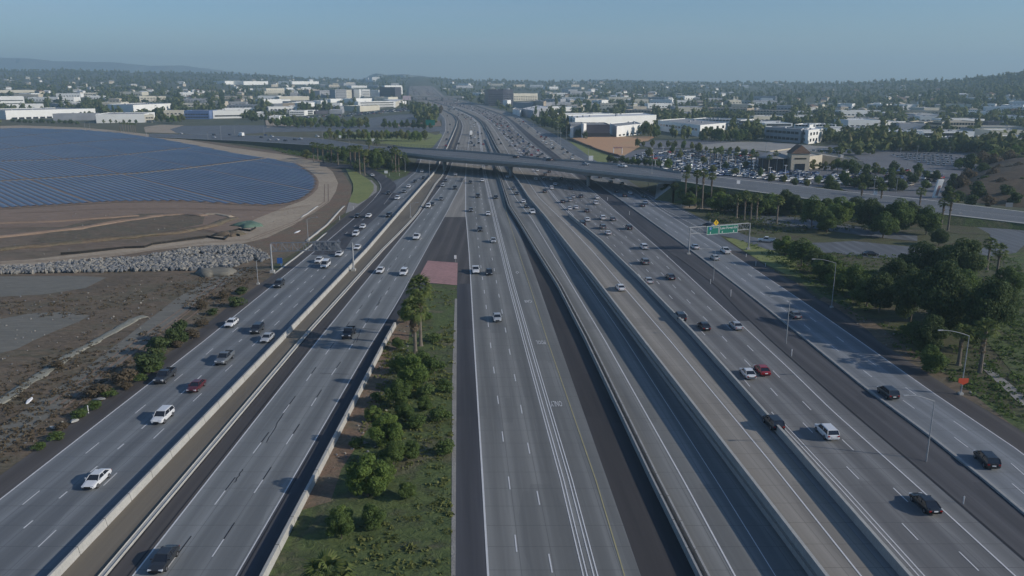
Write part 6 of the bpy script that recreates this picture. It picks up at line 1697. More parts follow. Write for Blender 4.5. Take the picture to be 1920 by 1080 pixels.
areas = [((0, 470), (147, 178), 60, 'left'), ((440, 690), (150, 176), 34, 'left'), ((300, 470), (172, 196), 22, 'left'), ((835, 1130), (152, 180), 40, 'right'), ((1020, 1440), (176, 210), 60, 'right'), ((1130, 1480), (155, 176), 24, 'right'), ((1480, 1920), (182, 226), 44, 'right'), ((1500, 1800), (158, 182), 14, 'right')]
for (xa, xb), (ya, yb), n, side in areas:
    for i in range(int(n * 0.8)):
        for _ in range(30):
            x, y = r_.uniform(xa, xb), r_.uniform(ya, yb)
            if (x < L_out(y) - 12 or x > O_out(y) + 12) and not any(inpoly(e, np.array([x]), np.array([y]))[0] for e in EXCL): break
        p = G(x, y)
        if not math.isfinite(p.x): continue
        hk = r_.randrange(12); a, b = HM[hk]
        o = empty('house', p + Vector((0, 0, 2.0)), r_.uniform(-.6, .9)); s = r_.uniform(0.75, 1.25); o.scale = (s, s, s)
        link('wall', a, o); link('roof', b, o); wc = ['white', 'cream', 'beige'][hk % 3]; rc = ['tan', 'brown', 'white', 'grey'][hk % 4]
        props(o, 'far small %s house with %s roof in the woods %s of the freeway' % (wc, rc, side), 'house', '%s houses with %s roofs in the woods %s of the freeway' % (wc, rc, side))

far_woods()
# tall trees one can pick out beyond the roads
r_ = random.Random(9)
for i in range(70):
    while True:
        x = r_.uniform(-20, 1940); y = r_.uniform(186, 236)
        if (x < L_out(y) - 14 or x > O_out(y) + 12) and not any(inpoly(e, np.array([x]), np.array([y]))[0] for e in EXCL): break
    side = 'left' if x < 850 else 'right'
    kk, wk = r_.choice([('tall', 'slender'), ('dark', 'dark spreading'), ('round', 'rounded green')])
    tree(kk, x, y, r_.uniform(14, 24), r_.uniform(9, 15), 'large %s tree in the woods %s of the distant freeway' % (wk, side), 'large trees in the woods %s of the distant freeway' % side)

for i, (x, y) in enumerate([(1236, 312), (1252, 318), (1275, 300), (1290, 326), (1318, 310), (1336, 326), (1360, 318), (1378, 330), (1398, 316), (1425, 334), (1445, 344), (1470, 346), (1490, 350), (1512, 352), (1535, 345), (1395, 296), (1350, 290), (1310, 288), (1260, 290), (1218, 296)]):
    tree('olive' if i % 3 else 'dark', x, y, 15 + (i * 7) % 8, 14 + (i * 5) % 9, 'small tree in a planter among dealer cars, %s from the left' % FROM[sorted([1236, 1252, 1275, 1290, 1318, 1336, 1360, 1378, 1398, 1425, 1445, 1470, 1490, 1512, 1535, 1395, 1350, 1310, 1260, 1218]).index(x)], 'small trees among the dealer cars')
for i, (x, y) in enumerate([(1555, 348), (1580, 340), (1602, 352), (1625, 338), (1648, 352), (1668, 340), (1690, 356), (1712, 344), (1735, 358), (1755, 340), (1640, 326), (1675, 322), (1720, 326), (1600, 330)]):
    tree('dark' if i % 2 else 'round', x, y, 22, 26, 'leafy tree in the right car park, %s from the left' % FROM[sorted([1555, 1580, 1602, 1625, 1648, 1668, 1690, 1712, 1735, 1755, 1640, 1675, 1720, 1600]).index(x)], 'leafy trees in the right car park')
# ------------------------------------------------------------------ vehicles (forward is +Y)
PAINT = {}
for nm, c in {'white': (0.66, 0.67, 0.68), 'silver': (0.38, 0.40, 0.42), 'grey': (0.13, 0.14, 0.15), 'dark': (0.030, 0.033, 0.038), 'black': (0.014, 0.014, 0.016), 'red': (0.30, 0.015, 0.018), 'maroon': (0.095, 0.018, 0.022), 'blue': (0.03, 0.07, 0.19), 'teal': (0.03, 0.09, 0.10), 'tan': (0.30, 0.26, 0.19)}.items():
    PAINT[nm] = plain(nm + '_car_paint', c, 0.32, 0.0, 0.5, 0.35)
SPEC = {  # length, width, hood/shoulder height, roof height, stations of the lower body (y, halfwidth factor, top z), greenhouse (y_back_bottom, y_front_bottom, y_back_top, y_front_top)
 'sedan': dict(L=4.8, W=1.84, H=1.45, body=[(-2.4, .80, .55, .72), (-2.3, .92, .36, .94), (-1.7, .99, .26, 1.02), (-0.6, 1.0, .24, .98), (0.8, 1.0, .24, .96), (1.6, .98, .26, .88), (2.2, .92, .30, .74), (2.4, .78, .40, .60)], gh=(-1.95, 1.15, -1.05, 0.35), top=0.72),
 'suv': dict(L=4.75, W=1.92, H=1.74, body=[(-2.37, .84, .55, .98), (-2.3, .95, .38, 1.10), (-1.6, 1.0, .32, 1.14), (0.8, 1.0, .30, 1.10), (1.6, .98, .32, 1.04), (2.2, .93, .36, .92), (2.38, .80, .46, .70)], gh=(-2.28, 1.25, -1.95, 0.45), top=0.78),
 'van': dict(L=5.3, W=2.0, H=2.05, body=[(-2.65, .9, .5, 1.15), (-2.6, .97, .36, 1.22), (1.2, 1.0, .32, 1.2), (2.2, .95, .34, 1.05), (2.65, .82, .44, .80)], gh=(-2.58, 1.9, -2.4, 1.0), top=0.84),
 'pickup_truck': dict(L=5.7, W=2.0, H=1.88, body=[(-2.85, .95, .55, 1.12), (-2.8, .98, .5, 1.15), (-0.6, 1.0, .42, 1.16), (0.9, 1.0, .40, 1.18), (1.8, .99, .40, 1.14), (2.6, .95, .44, 1.04), (2.85, .86, .52, .78)], gh=(-0.75, 1.25, -0.55, 0.50), top=0.80),
}
def body_mb(s, mi=0):
    S = SPEC[s]; w = S['W'] / 2; mb = MB(); secs = []
    for y, f, zb, zt in S['body']:
        a = w * f
        secs.append([(-a * .86, y, zb), (-a, y, zb + .12), (-a, y, zt - .22), (-a * .93, y, zt - .05), (-a * .6, y, zt), (a * .6, y, zt), (a * .93, y, zt - .05), (a, y, zt - .22), (a, y, zb + .12), (a * .86, y, zb)])
    mb.loft(secs, mi); return mb
def gh_pts(s, grow=0.0):
    S = SPEC[s]; w = S['W'] / 2; yb, yf, tb, tf = S['gh']; H = S['H']
    zt = lambda y: float(np.interp(y, [q[0] for q in S['body']], [q[3] for q in S['body']])) - 0.04
    g = grow
    B_ = [(-w * .92 - g, yb - g, zt(yb)), (w * .92 + g, yb - g, zt(yb)), (w * .90 + g, yf + g, zt(yf)), (-w * .90 - g, yf + g, zt(yf))]
    T = [(-w * S['top'] - g, tb - g, H - .05), (w * S['top'] + g, tb - g, H - .05), (w * S['top'] * .98 + g, tf + g, H - .06), (-w * S['top'] * .98 - g, tf + g, H - .06)]
    return B_, T
def glass_mb(s, mi=0):
    B_, T = gh_pts(s); mb = MB(); mb.add(B_ + T, [(0, 1, 5, 4), (1, 2, 6, 5), (2, 3, 7, 6), (3, 0, 4, 7), (4, 5, 6, 7)], mi); return mb
def roof_mb(s, mi=0):
    B_, T = gh_pts(s, 0.02); mb = MB(); H = SPEC[s]['H']
    Tm = [(x * .9, y * .93, H) for x, y, z in T]
    dn = [(x * 1.02, y * 1.0, z - 0.02) for x, y, z in T]
    mb.loft([dn, T, Tm], mi)
    for i in range(4): mb.tube(B_[i], T[i], 0.05, 0.045, 4, mi)
    if s != 'pickup_truck':
        for sx in (0, 1):
            a = [Vector(B_[0]).lerp(Vector(B_[3]), .48), Vector(T[0]).lerp(Vector(T[3]), .52)] if sx == 0 else [Vector(B_[1]).lerp(Vector(B_[2]), .48), Vector(T[1]).lerp(Vector(T[2]), .52)]
            mb.tube(a[0], a[1], 0.045, n=4, mi=mi)
    else:
        # bed walls stand above a sunk floor
        w = SPEC[s]['W'] / 2
        for sx in (-1, 1): mb.box((sx * w * .9, -1.8, 1.26), (0.13, 2.05, 0.3), mi)
        mb.box((0, -2.8, 1.26), (w * 1.85, 0.1, 0.3), mi)
    return mb
def wheel_pos(s):
    S = SPEC[s]; f = {'sedan': (1.45, -1.4), 'suv': (1.45, -1.4), 'van': (1.65, -1.6), 'pickup_truck': (1.9, -1.75)}[s]
    return [(sx * (S['W'] / 2 - .12), y, .34 if s in ('sedan',) else .38) for y in f for sx in (-1, 1)]
def wheel_mb(c, r, mi=0, mr=None):
    mb = MB(); mb.tube((c[0] - .12, c[1], c[2]), (c[0] + .12, c[1], c[2]), r, n=14, mi=mi)
    return mb
_w = MB(); _w.tube((-.12, 0, 0), (.12, 0, 0), 1, n=14); WHEEL = _w.mesh('wheel', M['rubber'])
_w = MB(); _w.tube((-.13, 0, 0), (.13, 0, 0), 0.62, n=10); RIM = _w.mesh('rim', M['rim'])
BED = MB(); BED.box((0, -1.8, 1.19), (1.66, 1.98, 0.03)); BEDM = BED.mesh('load_bed', M['rubber'])
CARM = {}
def near_meshes(s, col):
    if (s, col) not in CARM:
        S = SPEC[s]; w = S['W'] / 2; yf = S['body'][-1][0]; yb = S['body'][0][0]
        hl = MB(); hl.box((0, 0, 0), (.42, .22, .17)); tl = MB(); tl.box((0, 0, 0), (.30, .14, .2 if s != 'van' else .4))
        gr = MB(); gr.box((0, yf - .0, .55), (w * .9, .06, .2)); pl = MB(); pl.box((0, 0, 0), (.5, .04, .16))
        CARM[(s, col)] = dict(body=body_mb(s).mesh('body', PAINT[col]), glass=glass_mb(s).mesh('window_glass', M['glass_dark']), roof=roof_mb(s).mesh('roof', PAINT[col]),
                              hl=hl.mesh('headlight', M['lamp_clear']), tl=tl.mesh('taillight', M['lamp_red']), grille=gr.mesh('grille', M['rubber']), plate=pl.mesh('number_plate', M['sign_white']))
    return CARM[(s, col)]
def near_car(s, col, loc, rz):
    m = near_meshes(s, col); S = SPEC[s]; o = empty(s if s != 'suv' else 'suv', loc, rz)
    link('body', m['body'], o); link('window_glass', m['glass'], o); link('roof', m['roof'], o); link('grille', m['grille'], o)
    if s == 'pickup_truck': link('load_bed', BEDM, o)
    for c in wheel_pos(s):
        w = link('wheel', WHEEL, o, c); w.scale = (1, c[2], c[2]); link('rim', RIM, w)
    f = S['body'][-2]; b = S['body'][1]
    for sx in (-1, 1):
        link('headlight', m['hl'], o, (sx * S['W'] / 2 * f[1] * .72, f[0] + .03, f[3] - .12)); link('taillight', m['tl'], o, (sx * S['W'] / 2 * b[1] * .78, b[0] - .03, b[3] - .2))
        mi = MB(); mi.box((0, 0, 0), (.2, .12, .16)); link('mirror', MIRR.setdefault(col, mi.mesh('mirror', PAINT[col])), o, (sx * (S['W'] / 2 + .08), S['gh'][3] + .45, S['body'][3][3] + .08))
    link('number_plate', m['plate'], o, (0, S['body'][0][0] - .02, .75))
    return o
MIRR = {}
FARM = {}
def far_mesh(s, col):
    if (s, col) not in FARM:
        mb = MB()
        for part, mi in ((body_mb(s), 0), (glass_mb(s), 1), (roof_mb(s), 0)):
            b = len(mb.v); mb.v += part.v; mb.f += [tuple(b + i for i in f) for f in part.f]; mb.m += [mi] * len(part.f)
        for c in wheel_pos(s): mb.box((c[0], c[1], c[2] * .9), (.22, .62, .62), 2)
        FARM[(s, col)] = mb.mesh(s, [PAINT[col], M['glass_dark'], M['rubber']])
    return FARM[(s, col)]

def heading(f, y, z):
    a = G(f(y + 3), y + 3); b = G(f(y - 3), y - 3)
    d = b - a; return math.atan2(-d.x, d.y)
ORD = ['nearest', 'second', 'third', 'fourth', 'fifth', 'sixth', 'seventh', 'eighth', 'ninth', 'tenth', 'eleventh', 'twelfth', 'thirteenth', 'fourteenth', 'fifteenth', 'sixteenth', 'seventeenth', 'eighteenth', 'nineteenth', 'twentieth']
TYPEW = {'sedan': 'sedan', 'suv': 'SUV', 'van': 'van', 'pickup_truck': 'pickup truck'}
ROADW = {'L': 'far left carriageway', 'RL': 'left ramp', 'M': 'carriageway left of the median', 'C': 'four-striped centre carriageway', 'A': 'left walled carpool lane', 'B': 'right walled carpool lane', 'R': 'busy right carriageway', 'O': 'outermost right carriageway'}
s_, u_, p_, v_ = 'sedan', 'suv', 'pickup_truck', 'van'
CARS = {
 'L': (-1, L_line, [(181, 896, s_, 'white'), (305, 779, u_, 'white'), (368, 722, s_, 'maroon'), (309, 705, p_, 'dark'), (421, 671, p_, 'grey'), (501, 632, s_, 'silver'), (482, 616, u_, 'dark'), (434, 604, s_, 'white'), (523, 532, u_, 'dark'), (610, 496, v_, 'white'), (598, 487, s_, 'white'), (636, 475, s_, 'white'), (670, 463, s_, 'white'), (667, 438, u_, 'white'), (680, 424, s_, 'white'), (670, 404, s_, 'dark'), (691, 404, s_, 'white'), (729, 403, u_, 'dark'), (745, 371, u_, 'white'), (758, 358, s_, 'grey'), (766, 349, s_, 'white'), (778, 339, s_, 'dark'), (794, 333, s_, 'dark'), (791, 321, s_, 'silver'), (808, 317, s_, 'black')]),
 'RL': (-1, feat((667, 407), (698, 377), (722, 357), (728, 345), (716, 335), (697, 327)), [(728, 361, s_, 'dark'), (698, 328, s_, 'white')]),
 'M': (-1, M_line, [(654, 624, p_, 'black'), (713, 506, s_, 'white'), (757, 510, u_, 'white'), (781, 444, p_, 'white'), (803, 386, u_, 'white'), (810, 382, s_, 'dark'), (827, 372, s_, 'grey'), (830, 347, s_, 'silver'), (835, 338, s_, 'dark'), (853, 352, p_, 'dark'), (854, 327, s_, 'silver'), (866, 337, s_, 'grey'), (860, 269, s_, 'dark'), (307, 1046, s_, 'dark')]),
 'C': (-1, QUAD, [(932, 594, s_, 'silver'), (892, 506, p_, 'white'), (917, 509, s_, 'black'), (925, 450, s_, 'silver'), (900, 429, s_, 'dark'), (915, 400, s_, 'white'), (883, 393, s_, 'grey'), (896, 367, u_, 'dark'), (930, 369, s_, 'black'), (904, 338, u_, 'white'), (882, 341, s_, 'dark'), (913, 309, s_, 'grey'), (902, 317, s_, 'black'), (885, 268, s_, 'dark'), (889, 273, u_, 'dark'), (882, 255, s_, 'black'), (903, 250, s_, 'dark'), (906, 270, s_, 'red')]),
 'A': (-1, A_line, [(998, 397, p_, 'white'), (987, 386, s_, 'dark'), (981, 377, s_, 'white'), (969, 362, s_, 'dark'), (963, 352, s_, 'grey'), (951, 331, s_, 'white')]),
 'B': (1, B_line, [(1163, 538, s_, 'white'), (1005, 335, s_, 'white'), (935, 261, s_, 'dark'), (939, 269, u_, 'dark'), (956, 273, s_, 'grey')]),
 'R': (1, R_line, [(1550, 808, u_, 'white'), (1735, 941, s_, 'black'), (1450, 791, u_, 'black'), (1402, 698, s_, 'white'), (1429, 692, s_, 'red'), (1380, 609, s_, 'silver'), (1320, 610, s_, 'black'), (1275, 593, u_, 'black'), (1257, 518, s_, 'dark'), (1216, 525, s_, 'silver'), (1209, 490, u_, 'grey'), (1207, 462, u_, 'white'), (1179, 426, u_, 'dark'), (1140, 436, s_, 'white'), (1130, 425, u_, 'grey'), (1130, 408, u_, 'white'), (1149, 410, s_, 'grey'), (1101, 411, s_, 'white'), (1092, 419, u_, 'black'), (1068, 390, s_, 'white'), (1080, 388, s_, 'white'), (1100, 394, s_, 'dark'), (1117, 380, u_, 'white'), (1069, 375, u_, 'silver'), (1055, 377, s_, 'dark'), (1119, 370, s_, 'white'), (1075, 368, s_, 'silver'), (1089, 367, s_, 'dark'), (1034, 352, u_, 'white'), (1041, 345, s_, 'white'), (1021, 358, s_, 'black'), (1070, 352, s_, 'dark'), (1034, 336, s_, 'silver'), (1020, 335, s_, 'grey'), (1052, 334, s_, 'dark'), (1007, 319, s_, 'white'), (1022, 326, s_, 'grey'), (1030, 321, s_, 'dark')]),
 'O': (1, O_line, [(1850, 860, u_, 'black'), (1665, 735, u_, 'dark'), (1490, 589, s_, 'grey'), (1303, 462, s_, 'white'), (1360, 470, p_, 'white'), (1340, 482, s_, 'silver'), (1210, 379, s_, 'white'), (1204, 384, s_, 'dark'), (1182, 361, s_, 'white'), (1171, 366, u_, 'dark'), (1207, 367, s_, 'teal'), (1166, 343, s_, 'white'), (1155, 358, s_, 'dark'), (1145, 340, s_, 'grey'), (1125, 331, s_, 'black'), (1149, 333, s_, 'dark')]),
}
for key, (sgn, f, lst) in CARS.items():
    cnt = {}
    for x, y, s, col in sorted(lst, key=lambda q: -q[1]):
        z = elevB(y) if key in 'BR' else 0.0
        # gore-side cars sit over the plane; the survey point is the middle of the bodywork
        p = G(x, y, z + 0.75); p.z = z + 0.035
        yy = min(y, 1000)
        rz = heading(f, yy, z) + (math.pi if sgn < 0 else 0)
        cnt[(s, col)] = cnt.get((s, col), 0) + 1
        if y > 320:
            o = near_car(s, col, p, rz)
        else:
            o = link(s, far_mesh(s, col), None, p, rz)
        k = cnt[(s, col)]
        tot = sum(1 for q in lst if q[2] == s and q[3] == col)
        where = ('only one of its kind' if tot == 1 else '%s such one up from the bottom' % ORD[k - 1] if k > 1 else 'lowest such one')
        lab = '%s %s on the %s, %s' % (col, TYPEW[s], ROADW[key], where) if tot > 1 else '%s %s driving on the %s' % (col, TYPEW[s], ROADW[key])
        props(o, lab, 'car' if s in (s_, u_) else 'van' if s == v_ else 'pickup truck', 'vehicles on the ' + ROADW[key])

# vehicles seen side-on
def side_car(x, y, z, s, col, dx, dy, lab, near=True):
    p = G(x, y, z + 0.75); p.z = z + 0.06
    rz = math.atan2(-dx, dy)
    o = near_car(s, col, p, rz) if near else link(s, far_mesh(s, col), None, p, rz)
    props(o, lab, 'car' if s in (s_, u_) else 'van' if s == v_ else 'pickup truck'); return o
side_car(1437, 450, 0, p_, 'white', -1, 0.35, 'white pickup truck on the ramp behind the green road sign')
side_car(1633, 475, 0, s_, 'black', 1, -0.05, 'black sedan on the loop ramp beside the dark trees')
side_car(1328, 421, 0, s_, 'dark', -0.6, 0.8, 'dark car half hidden behind the yellow warning diamond')
dx = (bpt(1100, True) - bpt(1000, True)).normalized()
side_car(1098, 307, 8.55, s_, 'silver', dx.x, dx.y, 'silver car on the middle of the overpass')
side_car(1167, 311, 8.55, p_, 'white', dx.x, dx.y, 'white pickup truck near the right end of the overpass')
side_car(967, 293.5, 8.55, s_, 'black', -dx.x, -dx.y, 'black car at the far kerb of the overpass')
side_car(1030, 299, 8.55, u_, 'dark', -dx.x, -dx.y, 'dark SUV at the far kerb of the overpass')
side_car(731, 276, 8.4, s_, 'black', dx.x, dx.y, 'black car at the left start of the overpass')
side_car(741, 274.5, 8.5, s_, 'dark', dx.x, dx.y, 'dark car ahead of another at the overpass start')
dl = (bpt(560, True) - bpt(440, True)).normalized()
for x, y, s, c, lab in [(505, 262, s_, 'silver', 'silver car alone on the left cross road'), (520, 261.5, s_, 'white', 'white car behind another at the left junction'), (535, 263, s_, 'black', 'black car at the stop line of the left junction'),
    (553, 261, s_, 'dark', 'dark car near the left junction island'), (564, 260, s_, 'white', 'white car at the tail of the junction queue'), (401, 252.5, u_, 'dark', 'dark SUV crossing the left junction'),
    (402, 257, s_, 'white', 'white car low on the left junction'), (431, 252, s_, 'dark', 'dark car next to the white box truck'), (490, 257, s_, 'dark', 'dark car waiting beyond the left junction'),
    (510, 255.5, u_, 'white', 'white SUV waiting beyond the left junction'), (498, 253, s_, 'blue', 'blue car waiting beyond the left junction'), (595, 255.5, u_, 'white', 'white SUV by the yellow-green row'), (340, 250, s_, 'white', 'white car on the left loop road')]:
    side_car(x, y, zx(x) if y > 250 else 0, s, c, dl.x, dl.y, lab, near=False)
# box truck
p = G(452, 253.5, zx(452) + 1.2); p.z -= 1.2
o = empty('box_truck', p, math.atan2(-dl.x, dl.y) + math.pi); props(o, 'white box truck crossing the left junction', 'truck')
mb = MB(); mb.box((0, -1.2, 2.4), (2.5, 6.6, 2.9)); mb.build('cargo_box', M['white'], o)
mb = MB(); mb.loft([[(-1.1, 2.3, .6), (1.1, 2.3, .6), (1.1, 2.3, 2.5), (-1.1, 2.3, 2.5)], [(-1.1, 3.6, .6), (1.1, 3.6, .6), (1.05, 3.4, 2.45), (-1.05, 3.4, 2.45)], [(-1.05, 4.6, .6), (1.05, 4.6, .6), (1.0, 4.5, 1.4), (-1.0, 4.5, 1.4)]]); mb.build('cab', M['white'], o)
for c in ((-1.05, 3.6, .45), (1.05, 3.6, .45), (-1.05, -2.8, .45), (1.05, -2.8, .45)):
    w_ = link('wheel', WHEEL, o, c); w_.scale = (1.3, .46, .46)
# truck on the centre carriageway beyond the bridge
p = G(883, 250, 1.8); p.z = 0.05
o = empty('box_truck', p, heading(QUAD, 250, 0) + math.pi); props(o, 'white lorry casting a long shadow beyond the overpass', 'truck')
mb = MB(); mb.box((0, -2.5, 2.5), (2.6, 12, 3.1)); mb.build('trailer', M['white'], o)
mb = MB(); mb.loft([[(-1.2, 4.0, .6), (1.2, 4.0, .6), (1.2, 4.0, 3.3), (-1.2, 4.0, 3.3)], [(-1.2, 6.0, .6), (1.2, 6.0, .6), (1.1, 5.7, 3.0), (-1.1, 5.7, 3.0)]]); mb.build('cab', M['white'], o)
for c in ((-1.1, 5.0, .5), (1.1, 5.0, .5), (-1.1, -7, .5), (1.1, -7, .5), (-1.1, -5.6, .5), (1.1, -5.6, .5)):
    w_ = link('wheel', WHEEL, o, c); w_.scale = (1.4, .5, .5)
p = G(851, 209, 1.8); o = empty('box_truck', Vector((p.x, p.y, ground_h(p.x, p.y) + 0.3)), heading(QUAD, 212, 0) + math.pi); props(o, 'dark-fronted white lorry on the far bend of the freeway', 'truck')
mb = MB(); mb.box((0, -2.5, 2.5), (2.8, 12, 3.4)); mb.build('trailer', M['white'], o)
mb = MB(); mb.box((0, 4.6, 1.9), (2.6, 2, 2.8)); mb.build('cab', PAINT['dark'], o)
for c in ((-1.1, 5.0, .5), (1.1, 5.0, .5), (-1.1, -7, .5), (1.1, -7, .5)):
    w_ = link('wheel', WHEEL, o, c); w_.scale = (1.4, .5, .5)

# dense traffic beyond the overpass
r_ = random.Random(4)
cols = ['white'] * 6 + ['silver'] * 3 + ['grey'] * 3 + ['dark'] * 4 + ['black'] * 3 + ['red', 'maroon', 'blue', 'tan']
FAR_POS = []
def lanes_between(fl, fr, n, y0, y1, count, sgn, key, pad=0.08):
    out = []; tries = 0
    while len(out) < count and tries < count * 40:
        tries += 1
        u = r_.random(); y = y1 + (y0 - y1) * u ** 0.9; k = r_.randrange(n); t = pad + (1 - 2 * pad) * (k + 0.5) / n
        x = fl(y) + (fr(y) - fl(y)) * t; p = G(x, y)
        if any((p - q[0]).length < 7.5 for q in out): continue
        out.append((p, heading(dark_half(fl, fr, t), y, 0) + (math.pi if sgn < 0 else 0), key, y))
    return out
FAR_POS += lanes_between(W4, R_line, 6, 300, 216, 125, 1, 'R', 0.04)
FAR_POS += lanes_between(W4, R_line, 6, 216, 192, 70, 1, 'R', 0.04)
FAR_POS += lanes_between(C_line, QUAD, 3, 270, 225, 20, -1, 'C', 0.02)
FAR_POS += lanes_between(M_line, QUAD, 6, 225, 192, 40, -1, 'C', 0.02)
FAR_POS += lanes_between(P_kerb, O_line, 3, 325, 205, 34, 1, 'O', 0.04)
FAR_POS += lanes_between(L_line, W1, 4, 300, 200, 9, -1, 'L')
FAR_POS += lanes_between(W4, R_line, 5, 190, 166, 80, 1, 'R'); FAR_POS += lanes_between(L_line, QUAD, 6, 190, 166, 70, -1, 'C')
FAR_POS.sort(key=lambda q: q[0].y)
TRAW = {'R': 'packed right carriageway', 'C': 'centre carriageway', 'O': 'outer right carriageway', 'L': 'far left carriageway'}
def car_z(p): return (float(ground_h(p.x, p.y)) + (min(1.6, (p.y - 1150) / 500.0) if p.y > 1150 else 0)) + 0.05
NIND = 150
for p, rz, key, y in FAR_POS[:NIND]:
    c = r_.choice(cols); s = r_.choice([s_, s_, u_, u_, p_, v_]); q = Vector((p.x, p.y, car_z(p)))
    o = link('distant_car', far_mesh(s, c), None, q, rz)
    shade = 'white' if c == 'white' else 'silver' if c == 'silver' else 'coloured' if c in ('red', 'maroon', 'blue', 'tan') else 'dark'
    props(o, 'small %s %s beyond the overpass on the %s' % (shade, TYPEW[s], TRAW[key]), 'car', '%s %ss beyond the overpass, %s' % (shade, TYPEW[s], TRAW[key]))
def merged(name, items, parent=None):
    """many tiny vehicles in one mesh"""
    keys = sorted(PAINT); V = []; F = []; fm = []; n = 0
    for p, rz, c in items:
        H = random.Random(n); n += 1
        hh = H.uniform(1.4, 1.8); R = Matrix.Rotation(rz, 3, 'Z'); b = len(V)
        pts = [(-.9, -2.3, .25), (.9, -2.3, .25), (.9, 2.3, .25), (-.9, 2.3, .25), (-.9, -2.3, .95), (.9, -2.3, .95), (.9, 2.3, .8), (-.9, 2.3, .8),
               (-.82, -1.7, .95), (.82, -1.7, .95), (.82, 1.0, .92), (-.82, 1.0, .92), (-.66, -1.1, hh), (.66, -1.1, hh), (.66, .2, hh), (-.66, .2, hh)]
        V += [R @ Vector(q) + p for q in pts]
        fs = [(0, 3, 2, 1), (4, 5, 6, 7), (0, 1, 5, 4), (1, 2, 6, 5), (2, 3, 7, 6), (3, 0, 4, 7), (8, 9, 13, 12), (9, 10, 14, 13), (10, 11, 15, 14), (11, 8, 12, 15), (12, 13, 14, 15)]
        F += [tuple(b + i for i in f) for f in fs]; k = keys.index(c); fm += [k] * 6 + [len(keys)] * 4 + [k]
    return props(link(name, mesh(name, V, F, [PAINT[k] for k in keys] + [M['glass_dark']], fm), parent), kind='stuff')
merged('distant_traffic', [(Vector((p.x, p.y, car_z(p) + 0.1)), rz, r_.choice(cols)) for p, rz, key, y in FAR_POS[NIND:]])

# ------------------------------------------------------------------ parked cars
def lot(poly, along, origin, spacing, rowgap, colsel, keep, seed, ang=0.0):
    r = random.Random(seed); pa = np.array(poly, float); a = G(*origin); b = G(*along); u = (b - a).normalized(); v = Vector((-u.y, u.x, 0)); out = []
    for j in range(-40, 60):
        off = (j // 2) * (rowgap + 10.4) + (j % 2) * 5.2
        if j % 2 == 0 and False: continue
        for i in range(-120, 160):
            p = a + u * (i * spacing) + v * off
            if p.y < 200: continue
            zc = p.y * CP + CAM_H * SP; px = 960 + p.x / zc * F_PX; py = 540 - (p.y * SP - CAM_H * CP) / zc * F_PX
            if not inpoly(pa, np.array([px]), np.array([py]))[0]: continue
            if r.random() > keep: continue
            out.append((p + u * r.uniform(-.2, .2), math.atan2(-v.x, v.y) + (math.pi if r.random() < .5 else 0) + r.uniform(-.03, .03) + ang, r.choice(colsel)))
    return out
mixc = ['white'] * 3 + ['silver'] * 3 + ['grey', 'dark', 'dark', 'blue', 'black', 'red', 'tan']
blu = ['silver'] * 4 + ['blue'] * 3 + ['white'] * 3 + ['dark'] * 2
LOTS = [
 ('in the bluish rows before the tan dealership', lot([(1240, 300), (1300, 296), (1400, 300), (1480, 322), (1560, 330), (1640, 345), (1600, 352), (1500, 344), (1400, 334), (1300, 326), (1240, 320)], (1500, 346), (1277, 322), 2.7, 6.5, blu, .66, 1)),
 ('in the upper rows of the dealer lot', lot([(1180, 296), (1240, 284), (1400, 284), (1430, 298), (1400, 300), (1300, 296), (1240, 300), (1200, 306)], (1500, 346), (1277, 322), 2.7, 6.5, mixc, .55, 2)),
 ('in the lot of white cars at the right', lot([(1668, 292), (1700, 289), (1760, 291), (1815, 300), (1800, 309), (1760, 312), (1700, 300)], (1800, 300), (1690, 296), 2.9, 6, ['white'] * 9 + ['silver'], .72, 3)),
 ('in the tree-shaded lot right of the dealership', lot([(1560, 325), (1640, 318), (1760, 325), (1770, 345), (1680, 352), (1600, 350), (1540, 345)], (1732, 371), (1500, 346), 2.8, 7, mixc, .55, 4)),
 ('in the small yard behind the dealership', lot([(1528, 282), (1575, 280), (1578, 287), (1520, 289)], (1570, 285), (1525, 285), 2.9, 6, ['white', 'silver', 'white', 'dark'], .6, 5)),
 ('in the shopping centre car park on the left', lot([(480, 224), (500, 221), (600, 220), (690, 214), (760, 208), (770, 212), (700, 217), (640, 222)], (760, 211), (640, 219), 3, 8, mixc, .35, 6)),
]
ALLP = [(p, rz, c, w) for w, L_ in LOTS for p, rz, c in L_]
ALLP.sort(key=lambda q: q[0].length)
print('PARKED', len(ALLP), 'FAR', len(FAR_POS))
for p, rz, c, w in ALLP[:290]:
    s = r_.choice([s_, s_, u_, u_, p_]); q = Vector((p.x, p.y, p.z + 0.09))
    o = link('parked_car', far_mesh(s, c), None, q, rz)
    props(o, '%s %s parked %s' % (c, TYPEW[s], w), 'car', '%s %ss parked %s' % (c, TYPEW[s], w))
merged('parked_cars_beyond', [(Vector((p.x, p.y, p.z + .09)), rz, c) for p, rz, c, w in ALLP[290:]])
